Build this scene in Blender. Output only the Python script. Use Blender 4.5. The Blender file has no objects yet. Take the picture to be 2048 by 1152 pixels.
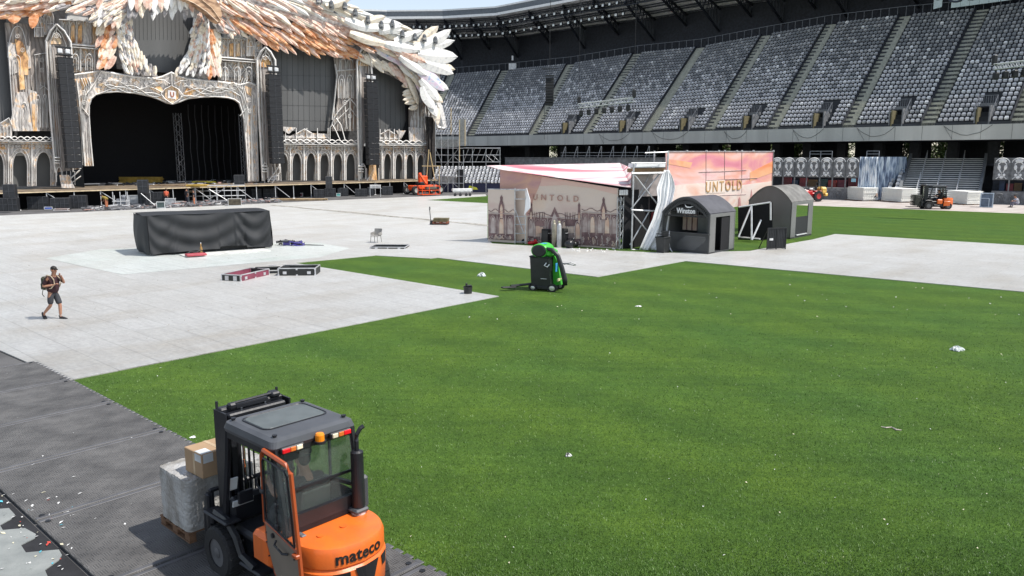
import bpy, bmesh, math, random
from mathutils import Vector, Matrix
R_=math.radians
random.seed(7)
scene=bpy.context.scene
# ---------- camera, sky, sun, exposure ----------
FPX=1562.0; CH=5.3; PITCH=math.atan((576-312)/FPX)
cd=bpy.data.cameras.new('camera'); cam=bpy.data.objects.new('camera',cd); scene.collection.objects.link(cam)
cd.sensor_width=36; cd.lens=36*FPX/2048; cd.clip_start=.1; cd.clip_end=3000
cam.location=(0,0,CH); cam.rotation_euler=(R_(90)-PITCH,0,0); scene.camera=cam
SUN=Vector((-.50,.13,-.85)).normalized()      # direction the light travels
w=bpy.data.worlds.new('World'); scene.world=w; w.use_nodes=True
nt=w.node_tree; bg=nt.nodes['Background']; sky=nt.nodes.new('ShaderNodeTexSky'); sky.sky_type='NISHITA'; sky.sun_disc=False
sky.sun_elevation=math.asin(-SUN.z); sky.sun_rotation=math.atan2(-SUN.x,-SUN.y); sky.air_density=1.1; sky.dust_density=.6
hs=nt.nodes.new('ShaderNodeHueSaturation'); hs.inputs['Saturation'].default_value=.62; nt.links.new(sky.outputs[0],hs.inputs['Color']); nt.links.new(hs.outputs[0],bg.inputs[0]); bg.inputs[1].default_value=.15
sd=bpy.data.lights.new('sun','SUN'); sd.energy=4.4; sd.angle=R_(.53); sd.color=(1,.95,.88)
so=bpy.data.objects.new('sun',sd); scene.collection.objects.link(so); so.rotation_euler=SUN.to_track_quat('-Z','Y').to_euler()
scene.view_settings.view_transform='Standard'; scene.view_settings.look='None'; scene.view_settings.exposure=.30; scene.view_settings.gamma=1
scene.render.engine='CYCLES'
# ---------- frames ----------
CO,SI=math.cos(PITCH),math.sin(PITCH)
def ray(x,y):
    u=(x-1024)/FPX; v=(576-y)/FPX
    return Vector((u,CO+v*SI,-SI+v*CO))
def at(x,y,z=0.):
    r=ray(x,y); return Vector((0,0,CH))+r*((z-CH)/r.z)
def proj(p):
    z=p[2]-CH; d=p[1]*CO-z*SI; u=p[1]*SI+z*CO
    return 1024+FPX*p[0]/d, 576-FPX*u/d
ang=R_(47.7); FD=Vector((-math.sin(ang),math.cos(ang),0)); RD=Vector((math.cos(ang),math.sin(ang),0)); UP=Vector((0,0,1))
def fr(f,r,z=0.): return FD*f+RD*r+UP*z
HEAD=math.atan2(FD.y,FD.x)     # rotation whose local +X is FD
HR=math.atan2(RD.y,RD.x)
def upz(base,x,y):
    """height of pixel (x,y) on the vertical line over base"""
    r=ray(x,y); k=base.y/r.y; return CH+r.z*k
# ---------- materials ----------
MT={}
def lin(c): return tuple(((v/255.)/12.92 if v/255.<=.04045 else ((v/255.+.055)/1.055)**2.4) for v in c)+(1,)
def mat(n,c,rough=.6,metal=0,var=.15,sc=3.,c2=None,bump=0,bsc=30.,spec=.5,emit=0,stretch=None,trans=0,alpha=None):
    if n in MT: return MT[n]
    m=bpy.data.materials.new(n); m.use_nodes=True; t=m.node_tree; N=t.nodes; L=t.links; b=N['Principled BSDF']
    c=tuple(c)+(1,) if len(c)==3 else c
    b.inputs['Roughness'].default_value=rough; b.inputs['Metallic'].default_value=metal; b.inputs['Specular IOR Level'].default_value=spec
    tc=N.new('ShaderNodeTexCoord'); mp=N.new('ShaderNodeMapping'); L.new(tc.outputs['Object'],mp.inputs[0])
    if stretch: mp.inputs['Scale'].default_value=stretch
    nz=N.new('ShaderNodeTexNoise'); nz.inputs['Scale'].default_value=sc; nz.inputs['Detail'].default_value=6; L.new(mp.outputs[0],nz.inputs[0])
    rp=N.new('ShaderNodeValToRGB'); L.new(nz.outputs[0],rp.inputs[0])
    if c2 is None: c2=tuple(min(1,v*(1+var)) for v in c[:3])+(1,); c1=tuple(v*(1-var) for v in c[:3])+(1,)
    else: c1=c; c2=tuple(c2[:3])+(1,)
    rp.color_ramp.elements[0].position=.38; rp.color_ramp.elements[0].color=c1
    rp.color_ramp.elements[1].position=.62; rp.color_ramp.elements[1].color=c2
    L.new(rp.outputs[0],b.inputs['Base Color'])
    if bump:
        n2=N.new('ShaderNodeTexNoise'); n2.inputs['Scale'].default_value=bsc; n2.inputs['Detail'].default_value=3; L.new(tc.outputs['Object'],n2.inputs[0])
        bp=N.new('ShaderNodeBump'); bp.inputs['Strength'].default_value=bump; bp.inputs['Distance'].default_value=.05; L.new(n2.outputs[0],bp.inputs['Height']); L.new(bp.outputs[0],b.inputs['Normal'])
    if emit: b.inputs['Emission Color'].default_value=c; b.inputs['Emission Strength'].default_value=emit
    if trans: b.inputs['Transmission Weight'].default_value=trans
    if alpha is not None: b.inputs['Alpha'].default_value=alpha
    MT[n]=m; return m
def ramp(m,els):
    """replace the colour ramp of a mat() material"""
    r=[n for n in m.node_tree.nodes if n.type=='VALTORGB'][0].color_ramp
    while len(r.elements)>1: r.elements.remove(r.elements[-1])
    for i,(p,c) in enumerate(els):
        e=r.elements[0] if i==0 else r.elements.new(p)
        e.position=p; e.color=tuple(c[:3])+(1,)
    return m
def tracery(m,sc=1.1,w=.035,dark=.35,light=None,st=(1,1,1)):
    """printed line art: cell outlines and curved strokes over the base colour"""
    t=m.node_tree; N=t.nodes; L=t.links; b=N['Principled BSDF']; src=b.inputs['Base Color'].links[0].from_socket
    tc=N.new('ShaderNodeTexCoord'); mp=N.new('ShaderNodeMapping'); mp.inputs['Scale'].default_value=st; L.new(tc.outputs['Object'],mp.inputs[0])
    nz=N.new('ShaderNodeTexNoise'); nz.inputs['Scale'].default_value=sc*.8; L.new(mp.outputs[0],nz.inputs[0])
    ad=N.new('ShaderNodeMix'); ad.data_type='RGBA'; ad.inputs[0].default_value=.25; L.new(mp.outputs[0],ad.inputs[6]); L.new(nz.outputs[1],ad.inputs[7])
    v=N.new('ShaderNodeTexWave'); v.inputs['Scale'].default_value=sc; v.inputs['Distortion'].default_value=9; v.inputs['Detail'].default_value=1.5; v.inputs['Detail Scale'].default_value=.8; L.new(ad.outputs[2],v.inputs[0])
    r=N.new('ShaderNodeValToRGB'); e=r.color_ramp.elements; e[0].position=.0; e[0].color=(dark,dark,dark,1); e[1].position=.22; e[1].color=(1,1,1,1); q=e.new(.85); q.color=(1,1,1,1); q=e.new(1.); q.color=(1.25,1.25,1.25,1); L.new(v.outputs[1],r.inputs[0])
    x=N.new('ShaderNodeMix'); x.data_type='RGBA'; x.blend_type='MULTIPLY'; x.inputs[0].default_value=1; L.new(src,x.inputs[6]); L.new(r.outputs[0],x.inputs[7]); L.new(x.outputs[2],b.inputs['Base Color']); return m
# ---------- mesh builder ----------
class MB:
    def __init__(s,T=None): s.v=[];s.f=[];s.m=[];s.T=T
    def add(s,vs,fs,mi=0):
        o=len(s.v)
        s.v+= [tuple(s.T@Vector(p)) if s.T else tuple(p) for p in vs]
        s.f+=[tuple(i+o for i in f) for f in fs]; s.m+=[mi]*len(fs); return s
    def box(s,c,d,mi=0,rz=0,M=None):
        x,y,z=d[0]/2,d[1]/2,d[2]/2
        vs=[Vector((a*x,b*y,e*z)) for e in(-1,1) for b in(-1,1) for a in(-1,1)]
        if M is None: M=Matrix.Rotation(rz,3,'Z')
        vs=[M@p+Vector(c) for p in vs]
        return s.add(vs,[(0,2,3,1),(4,5,7,6),(0,1,5,4),(2,6,7,3),(0,4,6,2),(1,3,7,5)],mi)
    def bbox(s,c,d,b=.02,mi=0,rz=0,M=None):
        """box with bevelled edges"""
        x,y,z=d[0]/2,d[1]/2,d[2]/2; b=min(b,x*.9,y*.9,z*.9)
        vs=[];ix={}
        for e in(-1,1):
            for q in(-1,1):
                for a in(-1,1):
                    for k,(dx,dy,dz) in enumerate(((0,b,b),(b,0,b),(b,b,0))):
                        ix[(a,q,e,k)]=len(vs); vs.append(Vector((a*(x-dx),q*(y-dy),e*(z-dz))))
        fs=[]
        def F(l):
            ctr=sum((vs[i] for i in l),Vector())/len(l); n=(vs[l[1]]-vs[l[0]]).cross(vs[l[2]]-vs[l[1]])
            fs.append(tuple(l) if n.dot(ctr)>0 else tuple(reversed(l)))
        for a in(-1,1): F([ix[(a,-1,-1,0)],ix[(a,1,-1,0)],ix[(a,1,1,0)],ix[(a,-1,1,0)]])
        for q in(-1,1): F([ix[(-1,q,-1,1)],ix[(1,q,-1,1)],ix[(1,q,1,1)],ix[(-1,q,1,1)]])
        for e in(-1,1): F([ix[(-1,-1,e,2)],ix[(1,-1,e,2)],ix[(1,1,e,2)],ix[(-1,1,e,2)]])
        for a in(-1,1):
            for q in(-1,1): F([ix[(a,q,-1,0)],ix[(a,q,1,0)],ix[(a,q,1,1)],ix[(a,q,-1,1)]])
            for e in(-1,1): F([ix[(a,-1,e,0)],ix[(a,1,e,0)],ix[(a,1,e,2)],ix[(a,-1,e,2)]])
        for q in(-1,1):
            for e in(-1,1): F([ix[(-1,q,e,1)],ix[(1,q,e,1)],ix[(1,q,e,2)],ix[(-1,q,e,2)]])
        for a in(-1,1):
            for q in(-1,1):
                for e in(-1,1): F([ix[(a,q,e,0)],ix[(a,q,e,1)],ix[(a,q,e,2)]])
        if M is None: M=Matrix.Rotation(rz,3,'Z')
        return s.add([M@p+Vector(c) for p in vs],fs,mi)
    def beam(s,p,q,w,h=None,mi=0,up=None):
        p=Vector(p);q=Vector(q);h=w if h is None else h; d=q-p
        if d.length<1e-6: return s
        d.normalize(); u=Vector(up) if up else (UP if abs(d.z)<.95 else Vector((1,0,0)))
        a=d.cross(u).normalized()*w/2; b=a.cross(d).normalized()*h/2
        vs=[p-a-b,p+a-b,p+a+b,p-a+b,q-a-b,q+a-b,q+a+b,q-a+b]
        return s.add(vs,[(0,1,2,3),(7,6,5,4),(0,4,5,1),(1,5,6,2),(2,6,7,3),(3,7,4,0)],mi)
    def tube(s,p,q,r,n=6,mi=0,r2=None,cap=True):
        p=Vector(p);q=Vector(q);d=q-p
        if d.length<1e-6: return s
        d.normalize(); u=UP if abs(d.z)<.95 else Vector((1,0,0)); a=d.cross(u).normalized(); b=a.cross(d)
        r2=r if r2 is None else r2; vs=[]
        for c,rr in((p,r),(q,r2)):
            for i in range(n):
                t=2*math.pi*i/n; vs.append(c+(a*math.cos(t)+b*math.sin(t))*rr)
        fs=[((i+1)%n,i,n+i,n+(i+1)%n) for i in range(n)]
        if cap: fs+=[tuple(range(n)),tuple(range(2*n-1,n-1,-1))]
        return s.add(vs,fs,mi)
    def path(s,pts,r,n=6,mi=0):
        pts=[Vector(p) for p in pts]; vs=[];m=len(pts)
        for i,p in enumerate(pts):
            d=(pts[min(i+1,m-1)]-pts[max(i-1,0)]).normalized(); u=UP if abs(d.z)<.95 else Vector((1,0,0)); a=d.cross(u).normalized(); b=a.cross(d)
            rr=r[i] if isinstance(r,(list,tuple)) else r
            for k in range(n):
                t=2*math.pi*k/n; vs.append(p+(a*math.cos(t)+b*math.sin(t))*rr)
        fs=[]
        for i in range(m-1):
            for k in range(n): fs.append((i*n+(k+1)%n,i*n+k,(i+1)*n+k,(i+1)*n+(k+1)%n))
        fs+=[tuple(range(n)),tuple(range(m*n-1,(m-1)*n-1,-1))]
        return s.add(vs,fs,mi)
    def prism(s,pts,vec,mi=0,side=None):
        pts=[Vector(p) for p in pts]; n=len(pts); vec=Vector(vec)
        nn=Vector()
        for i in range(n):
            nn+=pts[i].cross(pts[(i+1)%n])
        if nn.dot(vec)>0: pts=pts[::-1]
        s.add(pts+[p+vec for p in pts],[tuple(range(n)),tuple(range(2*n-1,n-1,-1))],mi)
        o=len(s.v)-2*n
        for i in range(n):
            j=(i+1)%n; s.f.append((o+j,o+i,o+n+i,o+n+j)); s.m.append(mi if side is None else side)
        return s
    def lathe(s,prof,c,n=16,mi=0,axis='Z',ring=False):
        if ring: prof=list(prof)+[prof[0]]
        vs=[];m=len(prof);c=Vector(c)
        for r,h in prof:
            for k in range(n):
                t=2*math.pi*k/n; x,y=r*math.cos(t),r*math.sin(t)
                vs.append(c+(Vector((x,y,h)) if axis=='Z' else Vector((x,h,-y)) if axis=='Y' else Vector((h,x,y))))
        fs=[(i*n+k,i*n+(k+1)%n,(i+1)*n+(k+1)%n,(i+1)*n+k) for i in range(m-1) for k in range(n)]
        if not ring: fs+=[tuple(range(n-1,-1,-1)),tuple(range((m-1)*n,m*n))]
        return s.add(vs,fs,mi)
    def ball(s,c,r,mi=0,n=10,h=6):
        r=(r,r,r) if not isinstance(r,(tuple,list)) else r
        vs=[];c=Vector(c)
        for i in range(h+1):
            a=math.pi*i/h
            for k in range(n):
                t=2*math.pi*k/n; vs.append(c+Vector((r[0]*math.sin(a)*math.cos(t),r[1]*math.sin(a)*math.sin(t),-r[2]*math.cos(a))))
        return s.add(vs,[(i*n+k,i*n+(k+1)%n,(i+1)*n+(k+1)%n,(i+1)*n+k) for i in range(h) for k in range(n)],mi)
    def grid(s,fn,nu,nv,mi=0):
        vs=[fn(i/nu,j/nv) for j in range(nv+1) for i in range(nu+1)]
        return s.add(vs,[(j*(nu+1)+i,j*(nu+1)+i+1,(j+1)*(nu+1)+i+1,(j+1)*(nu+1)+i) for j in range(nv) for i in range(nu)],mi)
    def build(s,name,mats,parent=None,world=False,smooth=False,solid=0,auto=0):
        me=bpy.data.meshes.new(name); vs=s.v
        if world and parent is not None:
            L=parent.location; vs=[(p[0]-L.x,p[1]-L.y,p[2]-L.z) for p in vs]
        me.from_pydata(vs,[],s.f)
        if not isinstance(mats,(list,tuple)): mats=[mats]
        for m in mats: me.materials.append(m)
        me.polygons.foreach_set('material_index',s.m)
        if smooth: me.polygons.foreach_set('use_smooth',[True]*len(me.polygons))
        me.update()
        if auto:
            me.polygons.foreach_set('use_smooth',[True]*len(me.polygons)); me.set_sharp_from_angle(angle=R_(auto))
        o=bpy.data.objects.new(name,me); scene.collection.objects.link(o)
        if parent is not None: o.parent=parent
        if solid:
            md=o.modifiers.new('solidify','SOLIDIFY'); md.thickness=solid
        return o
def tag(o,label,cat,group=None,kind=None):
    if label: o['label']=label
    if cat: o['category']=cat
    if group: o['group']=group
    if kind: o['kind']=kind
    return o
def thing(name,label,cat,loc=(0,0,0),rz=0,group=None):
    o=bpy.data.objects.new(name,None); scene.collection.objects.link(o); o.location=loc; o.rotation_euler=(0,0,rz); o.empty_display_size=.2
    return tag(o,label,cat,group)
def dup(r,loc,rz=0,label=None,group=None,scale=None):
    def rec(o,par):
        c=o.copy(); scene.collection.objects.link(c); c.parent=par
        for ch in o.children: rec(ch,c)
        return c
    c=rec(r,None); c.location=loc; c.rotation_euler=(0,0,rz)
    if label: c['label']=label
    if group: c['group']=group
    if scale: c.scale=scale
    return c
def struct(name,mb,m,smooth=False): return tag(mb.build(name,m,smooth=smooth),None,None,None,'structure')
def text(name,body,size,m,parent,loc,rot,ex=.01,sx=1.,bold=0,align='CENTER',shear=0,sp=1.):
    c=bpy.data.curves.new(name,'FONT'); c.body=body; c.size=size; c.extrude=ex; c.offset=bold; c.align_x=align; c.align_y='CENTER'; c.shear=shear; c.space_character=sp; c.resolution_u=3
    t=bpy.data.objects.new('tmp_text',c); scene.collection.objects.link(t)
    dg=bpy.context.evaluated_depsgraph_get(); me=bpy.data.meshes.new_from_object(t.evaluated_get(dg)); bpy.data.objects.remove(t); me.materials.clear(); me.materials.append(m)
    o=bpy.data.objects.new(name,me); scene.collection.objects.link(o); o.parent=parent; o.location=loc
    if isinstance(rot,Matrix): o.rotation_euler=rot.to_euler()
    else: o.rotation_euler=rot
    o.scale=(sx,1,1)
    return o
def basis(x,y):
    x=Vector(x).normalized(); z=x.cross(Vector(y)).normalized(); y=z.cross(x)
    return Matrix((x,y,z)).transposed()
def gpoly(pts,z): return [at(x,y,0)+UP*z for x,y in pts]
# ---------- common materials ----------
m_black=mat('black_steel',(.012,.013,.015),.5,var=.3,bump=.1)
m_alu=mat('aluminium',(.66,.67,.68),.4,.15,var=.1)
m_galv=mat('galvanised_tube',(.5,.51,.52),.45,.5,var=.2)
m_glass=None
# ---------- ground ----------
mg=mat('asphalt_track',(.10,.098,.098),.9,var=.25,sc=.6,bump=.3,bsc=60)
g=MB(); g.box((0,200,-.06),(1600,1600,.1)); struct('ground',g,mg)
# turf: stripes of slightly different green plus blade-scale noise
mt_=bpy.data.materials.new('turf_grass'); mt_.use_nodes=True; t=mt_.node_tree; N=t.nodes; L=t.links; b=N['Principled BSDF']
b.inputs['Roughness'].default_value=.75; b.inputs['Specular IOR Level'].default_value=.10; b.inputs['Sheen Weight'].default_value=.17; b.inputs['Sheen Roughness'].default_value=.6; b.inputs['Sheen Tint'].default_value=(.5,.75,.2,1)
geo=N.new('ShaderNodeNewGeometry')
def noise(sc,det=4,rough=.6,stretch=None):
    n=N.new('ShaderNodeTexNoise'); n.inputs['Scale'].default_value=sc; n.inputs['Detail'].default_value=det; n.inputs['Roughness'].default_value=rough
    mp=N.new('ShaderNodeMapping'); L.new(geo.outputs['Position'],mp.inputs[0]); L.new(mp.outputs[0],n.inputs[0])
    mp.inputs['Rotation'].default_value=(0,0,-HEAD)
    if stretch: mp.inputs['Scale'].default_value=stretch
    return n
n1=noise(26,6,.8); n2=noise(1.1,5,.6,(1,.6,1)); n3=noise(90,2,.7)
def rampn(n,els):
    r=N.new('ShaderNodeValToRGB'); L.new(n.outputs[0],r.inputs[0])
    r.color_ramp.elements[0].position=els[0][0]; r.color_ramp.elements[0].color=tuple(els[0][1])+(1,)
    r.color_ramp.elements[1].position=els[-1][0]; r.color_ramp.elements[1].color=tuple(els[-1][1])+(1,)
    for p,c in els[1:-1]: e=r.color_ramp.elements.new(p); e.color=tuple(c)+(1,)
    return r
r1=rampn(n1,[(.3,(.014,.040,.005)),(.5,(.038,.086,.010)),(.72,(.088,.160,.033))])
r2=rampn(n2,[(.3,(.72,.78,.7)),(.7,(1.2,1.13,1.05))])
r3=rampn(n3,[(.3,(.6,.6,.6)),(.7,(1.35,1.35,1.3))])
def mul(a,c):
    x=N.new('ShaderNodeMix'); x.data_type='RGBA'; x.blend_type='MULTIPLY'; x.inputs[0].default_value=1; L.new(a,x.inputs[6]); L.new(c,x.inputs[7]); return x.outputs[2]
n4=noise(.22,5,.6); r4=rampn(n4,[(.35,(.84,.96,1.2)),(.5,(1,1,1)),(.68,(1.14,1.05,.85))])
wv=N.new('ShaderNodeTexWave'); wv.bands_direction='X'; wv.inputs['Scale'].default_value=.11; wv.inputs['Distortion'].default_value=1.2; wv.inputs['Detail'].default_value=2
mq=N.new('ShaderNodeMapping'); mq.inputs['Rotation'].default_value=(0,0,-HR-.12); L.new(geo.outputs['Position'],mq.inputs[0]); L.new(mq.outputs[0],wv.inputs[0]); r5=rampn(wv,[(.2,(.86,.90,.88)),(.8,(1.12,1.09,1.06))])
n6=noise(.9,4,.6,(.12,3.,1)); r6=rampn(n6,[(.35,(.84,.88,.86)),(.65,(1.16,1.11,1.08))])
n7=noise(5,5,.75); r7=rampn(n7,[(.35,(.74,.77,.78)),(.65,(1.22,1.18,1.12))])
L.new(mul(mul(mul(mul(mul(mul(r1.outputs[0],r7.outputs[0]),r2.outputs[0]),r3.outputs[0]),r4.outputs[0]),r5.outputs[0]),r6.outputs[0]),b.inputs['Base Color'])
bp=N.new('ShaderNodeBump'); bp.inputs['Strength'].default_value=.7; bp.inputs['Distance'].default_value=.04; L.new(n1.outputs[0],bp.inputs['Height']); L.new(bp.outputs[0],b.inputs['Normal'])
E1r=6.2; E0r=3.21
tl=at(1626,411.5); tr=at(2048,427.5); td=(tr-tl).normalized()
turf=MB(); 
turf.add([fr(-30,E1r-.02,.012),fr(60,E1r-.02,.012),fr(60,60,.012),at(815,394.7)+UP*.012,at(973,391)+UP*.012,tl-td*18+UP*.012,tr+td*60+UP*.012],[tuple(range(7))[::-1]])
struct('pitch_turf',turf,mt_)
# track in front of the stand
trk=MB(); a0=tl-td*30; a1=tr+td*60; pn=Vector((-td.y,td.x,0)); pn=pn if pn.y>0 else -pn
trk.add([a0+UP*.004,a1+UP*.004,a1+pn*16+UP*.004,a0+pn*16+UP*.004],[(0,1,2,3)])
struct('running_track',trk,mat('track_surface',(.38,.33,.30),.9,c2=(.50,.46,.43),sc=.5,bump=.2,stretch=(1,1.6,1)))
# white floor covers
def cover_mat(name,c1,c2,c3):
    m=bpy.data.materials.new(name); m.use_nodes=True; t=m.node_tree; N=t.nodes; L=t.links; b=N['Principled BSDF']
    b.inputs['Roughness'].default_value=.36; b.inputs['Specular IOR Level'].default_value=.7; b.inputs['Sheen Weight'].default_value=.35; b.inputs['Sheen Roughness'].default_value=.35
    geo=N.new('ShaderNodeNewGeometry'); mp=N.new('ShaderNodeMapping'); L.new(geo.outputs['Position'],mp.inputs[0]); mp.inputs['Rotation'].default_value=(0,0,-HEAD)
    def nz(sc,st,det=5):
        n=N.new('ShaderNodeTexNoise'); n.inputs['Scale'].default_value=sc; n.inputs['Detail'].default_value=det; n.inputs['Roughness'].default_value=.65
        q=N.new('ShaderNodeMapping'); q.inputs['Scale'].default_value=st; L.new(mp.outputs[0],q.inputs[0]); L.new(q.outputs[0],n.inputs[0]); return n
    a=nz(.35,(1,.35,1)); f=nz(9,(1,1,1)); f2=nz(3,(.25,1.8,1))
    r=N.new('ShaderNodeValToRGB'); L.new(a.outputs[0],r.inputs[0]); e=r.color_ramp.elements; e[0].position=.3; e[0].color=c1+(1,); e[1].position=.68; e[1].color=c3+(1,); x=e.new(.5); x.color=c2+(1,)
    r2=N.new('ShaderNodeValToRGB'); L.new(f.outputs[0],r2.inputs[0]); r2.color_ramp.elements[0].position=.35; r2.color_ramp.elements[0].color=(.84,.84,.84,1); r2.color_ramp.elements[1].position=.65; r2.color_ramp.elements[1].color=(1.1,1.1,1.1,1)
    r3=N.new('ShaderNodeValToRGB'); L.new(f2.outputs[0],r3.inputs[0]); r3.color_ramp.elements[0].position=.35; r3.color_ramp.elements[0].color=(.92,.91,.90,1); r3.color_ramp.elements[1].position=.6; r3.color_ramp.elements[1].color=(1.05,1.05,1.04,1)
    def mul(p,q):
        x=N.new('ShaderNodeMix'); x.data_type='RGBA'; x.blend_type='MULTIPLY'; x.inputs[0].default_value=1; L.new(p,x.inputs[6]); L.new(q,x.inputs[7]); return x.outputs[2]
    # panel joints every 1.05 x 3.6 m
    br=N.new('ShaderNodeTexBrick'); L.new(mp.outputs[0],br.inputs[0]); br.inputs['Scale'].default_value=1; br.inputs['Brick Width'].default_value=2.1; br.inputs['Row Height'].default_value=1.05; br.inputs['Mortar Size'].default_value=.018
    br.inputs['Color1'].default_value=(1,1,1,1); br.inputs['Color2'].default_value=(.91,.90,.88,1); br.inputs['Mortar'].default_value=(.66,.65,.63,1); br.inputs['Mortar Smooth'].default_value=.5
    sx=N.new('ShaderNodeSeparateXYZ'); L.new(geo.outputs['Position'],sx.inputs[0]); ms=N.new('ShaderNodeMapRange'); ms.inputs['From Min'].default_value=18; ms.inputs['From Max'].default_value=62; ms.inputs['To Min'].default_value=.76; ms.inputs['To Max'].default_value=1.36; L.new(sx.outputs['Y'],ms.inputs['Value'])   # distant glare painted into the colour: brighter away from the camera
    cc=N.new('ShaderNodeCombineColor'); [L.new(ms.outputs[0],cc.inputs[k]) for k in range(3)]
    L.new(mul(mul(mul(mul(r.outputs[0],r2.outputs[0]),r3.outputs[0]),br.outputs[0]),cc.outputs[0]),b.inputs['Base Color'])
    bp=N.new('ShaderNodeBump'); bp.inputs['Strength'].default_value=.35; bp.inputs['Distance'].default_value=.02; L.new(f.outputs[0],bp.inputs['Height']); L.new(bp.outputs[0],b.inputs['Normal'])
    return m
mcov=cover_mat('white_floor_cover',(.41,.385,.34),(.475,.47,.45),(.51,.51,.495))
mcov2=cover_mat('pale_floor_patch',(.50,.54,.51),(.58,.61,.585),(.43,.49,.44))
P=[(-300,545),(0,702.5),(137,763),(998,594),(590,527),(750,512),(860,518),(875,516.5),(1195,555),(1370,523),(2300,608),(2300,507),(1670,469),(1625,480),(1590,486),(1500,503),(1330,507),(1240,503),(985,488),(975,480),(975,407),(850,400.5),(973,392.5),(971,389),(815,394.5),(600,404),(312,418),(0,432),(-300,446)]
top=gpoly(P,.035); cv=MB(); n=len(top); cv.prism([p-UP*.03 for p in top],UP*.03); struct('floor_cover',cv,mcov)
P=[(90,518),(245,551),(640,516),(700,498),(640,487),(560,486),(200,500)]
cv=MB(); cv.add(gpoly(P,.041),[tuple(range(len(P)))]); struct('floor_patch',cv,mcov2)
# brown soiled joint running across the covers
cv=MB(); a=at(545,411); b_=at(985,453); d=(b_-a); k=14; rr=random.Random(3)
up=[];lo=[]
for i in range(k+1):
    p=a+d*i/k; nrm=Vector((-d.y,d.x,0)).normalized(); up.append(p+nrm*(.22+rr.random()*.35)+UP*.045); lo.append(p-nrm*(.2+rr.random()*.3)+UP*.045)
cv.add(up+lo[::-1],[tuple(range(2*k+2))]); struct('floor_joint',cv,mat('worn_joint',(.16,.155,.13),.9,c2=(.42,.40,.36),sc=2.))
# ---------- ground mats in the foreground ----------
mm=bpy.data.materials.new('ribbed_mat'); mm.use_nodes=True; t=mm.node_tree; N=t.nodes; L=t.links; b=N['Principled BSDF']; b.inputs['Roughness'].default_value=.55; b.inputs['Specular IOR Level'].default_value=.3; b.inputs['Sheen Weight'].default_value=0; b.inputs['Sheen Roughness'].default_value=.35
tc=N.new('ShaderNodeTexCoord')
def mk(typ,**k):
    n=N.new(typ)
    for a_,v_ in k.items(): n.inputs[a_.replace('_',' ')].default_value=v_
    return n
nn=mk('ShaderNodeTexNoise',Scale=1.6,Detail=7.,Roughness=.6); L.new(tc.outputs['Object'],nn.inputs[0])
rp=N.new('ShaderNodeValToRGB'); L.new(nn.outputs[0],rp.inputs[0]); rp.color_ramp.elements[0].position=.35; rp.color_ramp.elements[0].color=(.072,.070,.069,1); rp.color_ramp.elements[1].position=.68; rp.color_ramp.elements[1].color=(.140,.136,.132,1)
# weave of short ridges: two directions chosen in a checker
chk=mk('ShaderNodeTexChecker',Scale=9.); chk.inputs[1].default_value=(1,1,1,1); chk.inputs[2].default_value=(0,0,0,1); L.new(tc.outputs['Object'],chk.inputs[0])
w1=mk('ShaderNodeTexWave',Scale=10.); w1.bands_direction='X'; w2=mk('ShaderNodeTexWave',Scale=10.); w2.bands_direction='Y'; L.new(tc.outputs['Object'],w1.inputs[0]); L.new(tc.outputs['Object'],w2.inputs[0])
mx=N.new('ShaderNodeMix'); mx.data_type='FLOAT'; L.new(chk.outputs[1],mx.inputs[0]); L.new(w1.outputs[1],mx.inputs[2]); L.new(w2.outputs[1],mx.inputs[3])
r2=N.new('ShaderNodeValToRGB'); L.new(mx.outputs[0],r2.inputs[0]); r2.color_ramp.elements[0].position=.15; r2.color_ramp.elements[0].color=(.66,.66,.67,1); r2.color_ramp.elements[1].position=.6; r2.color_ramp.elements[1].color=(1.16,1.16,1.15,1)
x=N.new('ShaderNodeMix'); x.data_type='RGBA'; x.blend_type='MULTIPLY'; x.inputs[0].default_value=1; L.new(rp.outputs[0],x.inputs[6]); L.new(r2.outputs[0],x.inputs[7]); L.new(x.outputs[2],b.inputs['Base Color'])
bp=N.new('ShaderNodeBump'); bp.inputs['Strength'].default_value=.55; bp.inputs['Distance'].default_value=.015; L.new(mx.outputs[0],bp.inputs['Height']); L.new(bp.outputs[0],b.inputs['Normal'])
seams=[4.7,7.22,9.75,12.3,14.8,17.35,19.9,22.4]
mlab=['grey ribbed ground mat under the counterweight end of the near forklift','grey ribbed ground mat beneath the rear wheels of the near forklift','grey ribbed ground mat under the front wheels of the near forklift','grey ribbed ground mat lying under the wrapped pallet load and its shadow','grey ribbed ground mat one mat beyond the wrapped load, by the turf edge','grey ribbed ground mat two beyond the load, touching the white floor corner','farthest grey ribbed ground mat, at the left picture edge beside the white floor']
for i in range(7):
    f0,f1=seams[i],seams[i+1]; o=thing('ground_mat',mlab[i],'ground mat',fr((f0+f1)/2,(E0r+E1r)/2,0),HEAD,'ground mats laid in a strip')
    L2,W2=(f1-f0)/2-.015,(E1r-E0r)/2
    m=MB(); m.bbox((0,0,.03),(2*L2,2*W2,.05),.012)
    m.build('panel',mm,o)
    m=MB()   # raised rim and scalloped tabs along the turf side
    for s_ in(-1,1):
        m.bbox((s_*(L2-.05),0,.057),(.07,2*W2-.04,.012),.004)
    k=12
    for j in range(k):
        m.bbox((-L2+(j+.5)*2*L2/k,-W2-.03,.022),(2*L2/k*.7,.1,.03),.012)
    m.build('rim',mat('mat_rim',(.085,.085,.09),.5,var=.2),o)
    m=MB()
    for sx in(-1,1):
        for sy in(-1,1): m.tube((sx*(L2-.12),sy*(W2-.12),.055),(sx*(L2-.12),sy*(W2-.12),.066),.04,10)
    m.build('bolt_cap',m_black,o)
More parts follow.
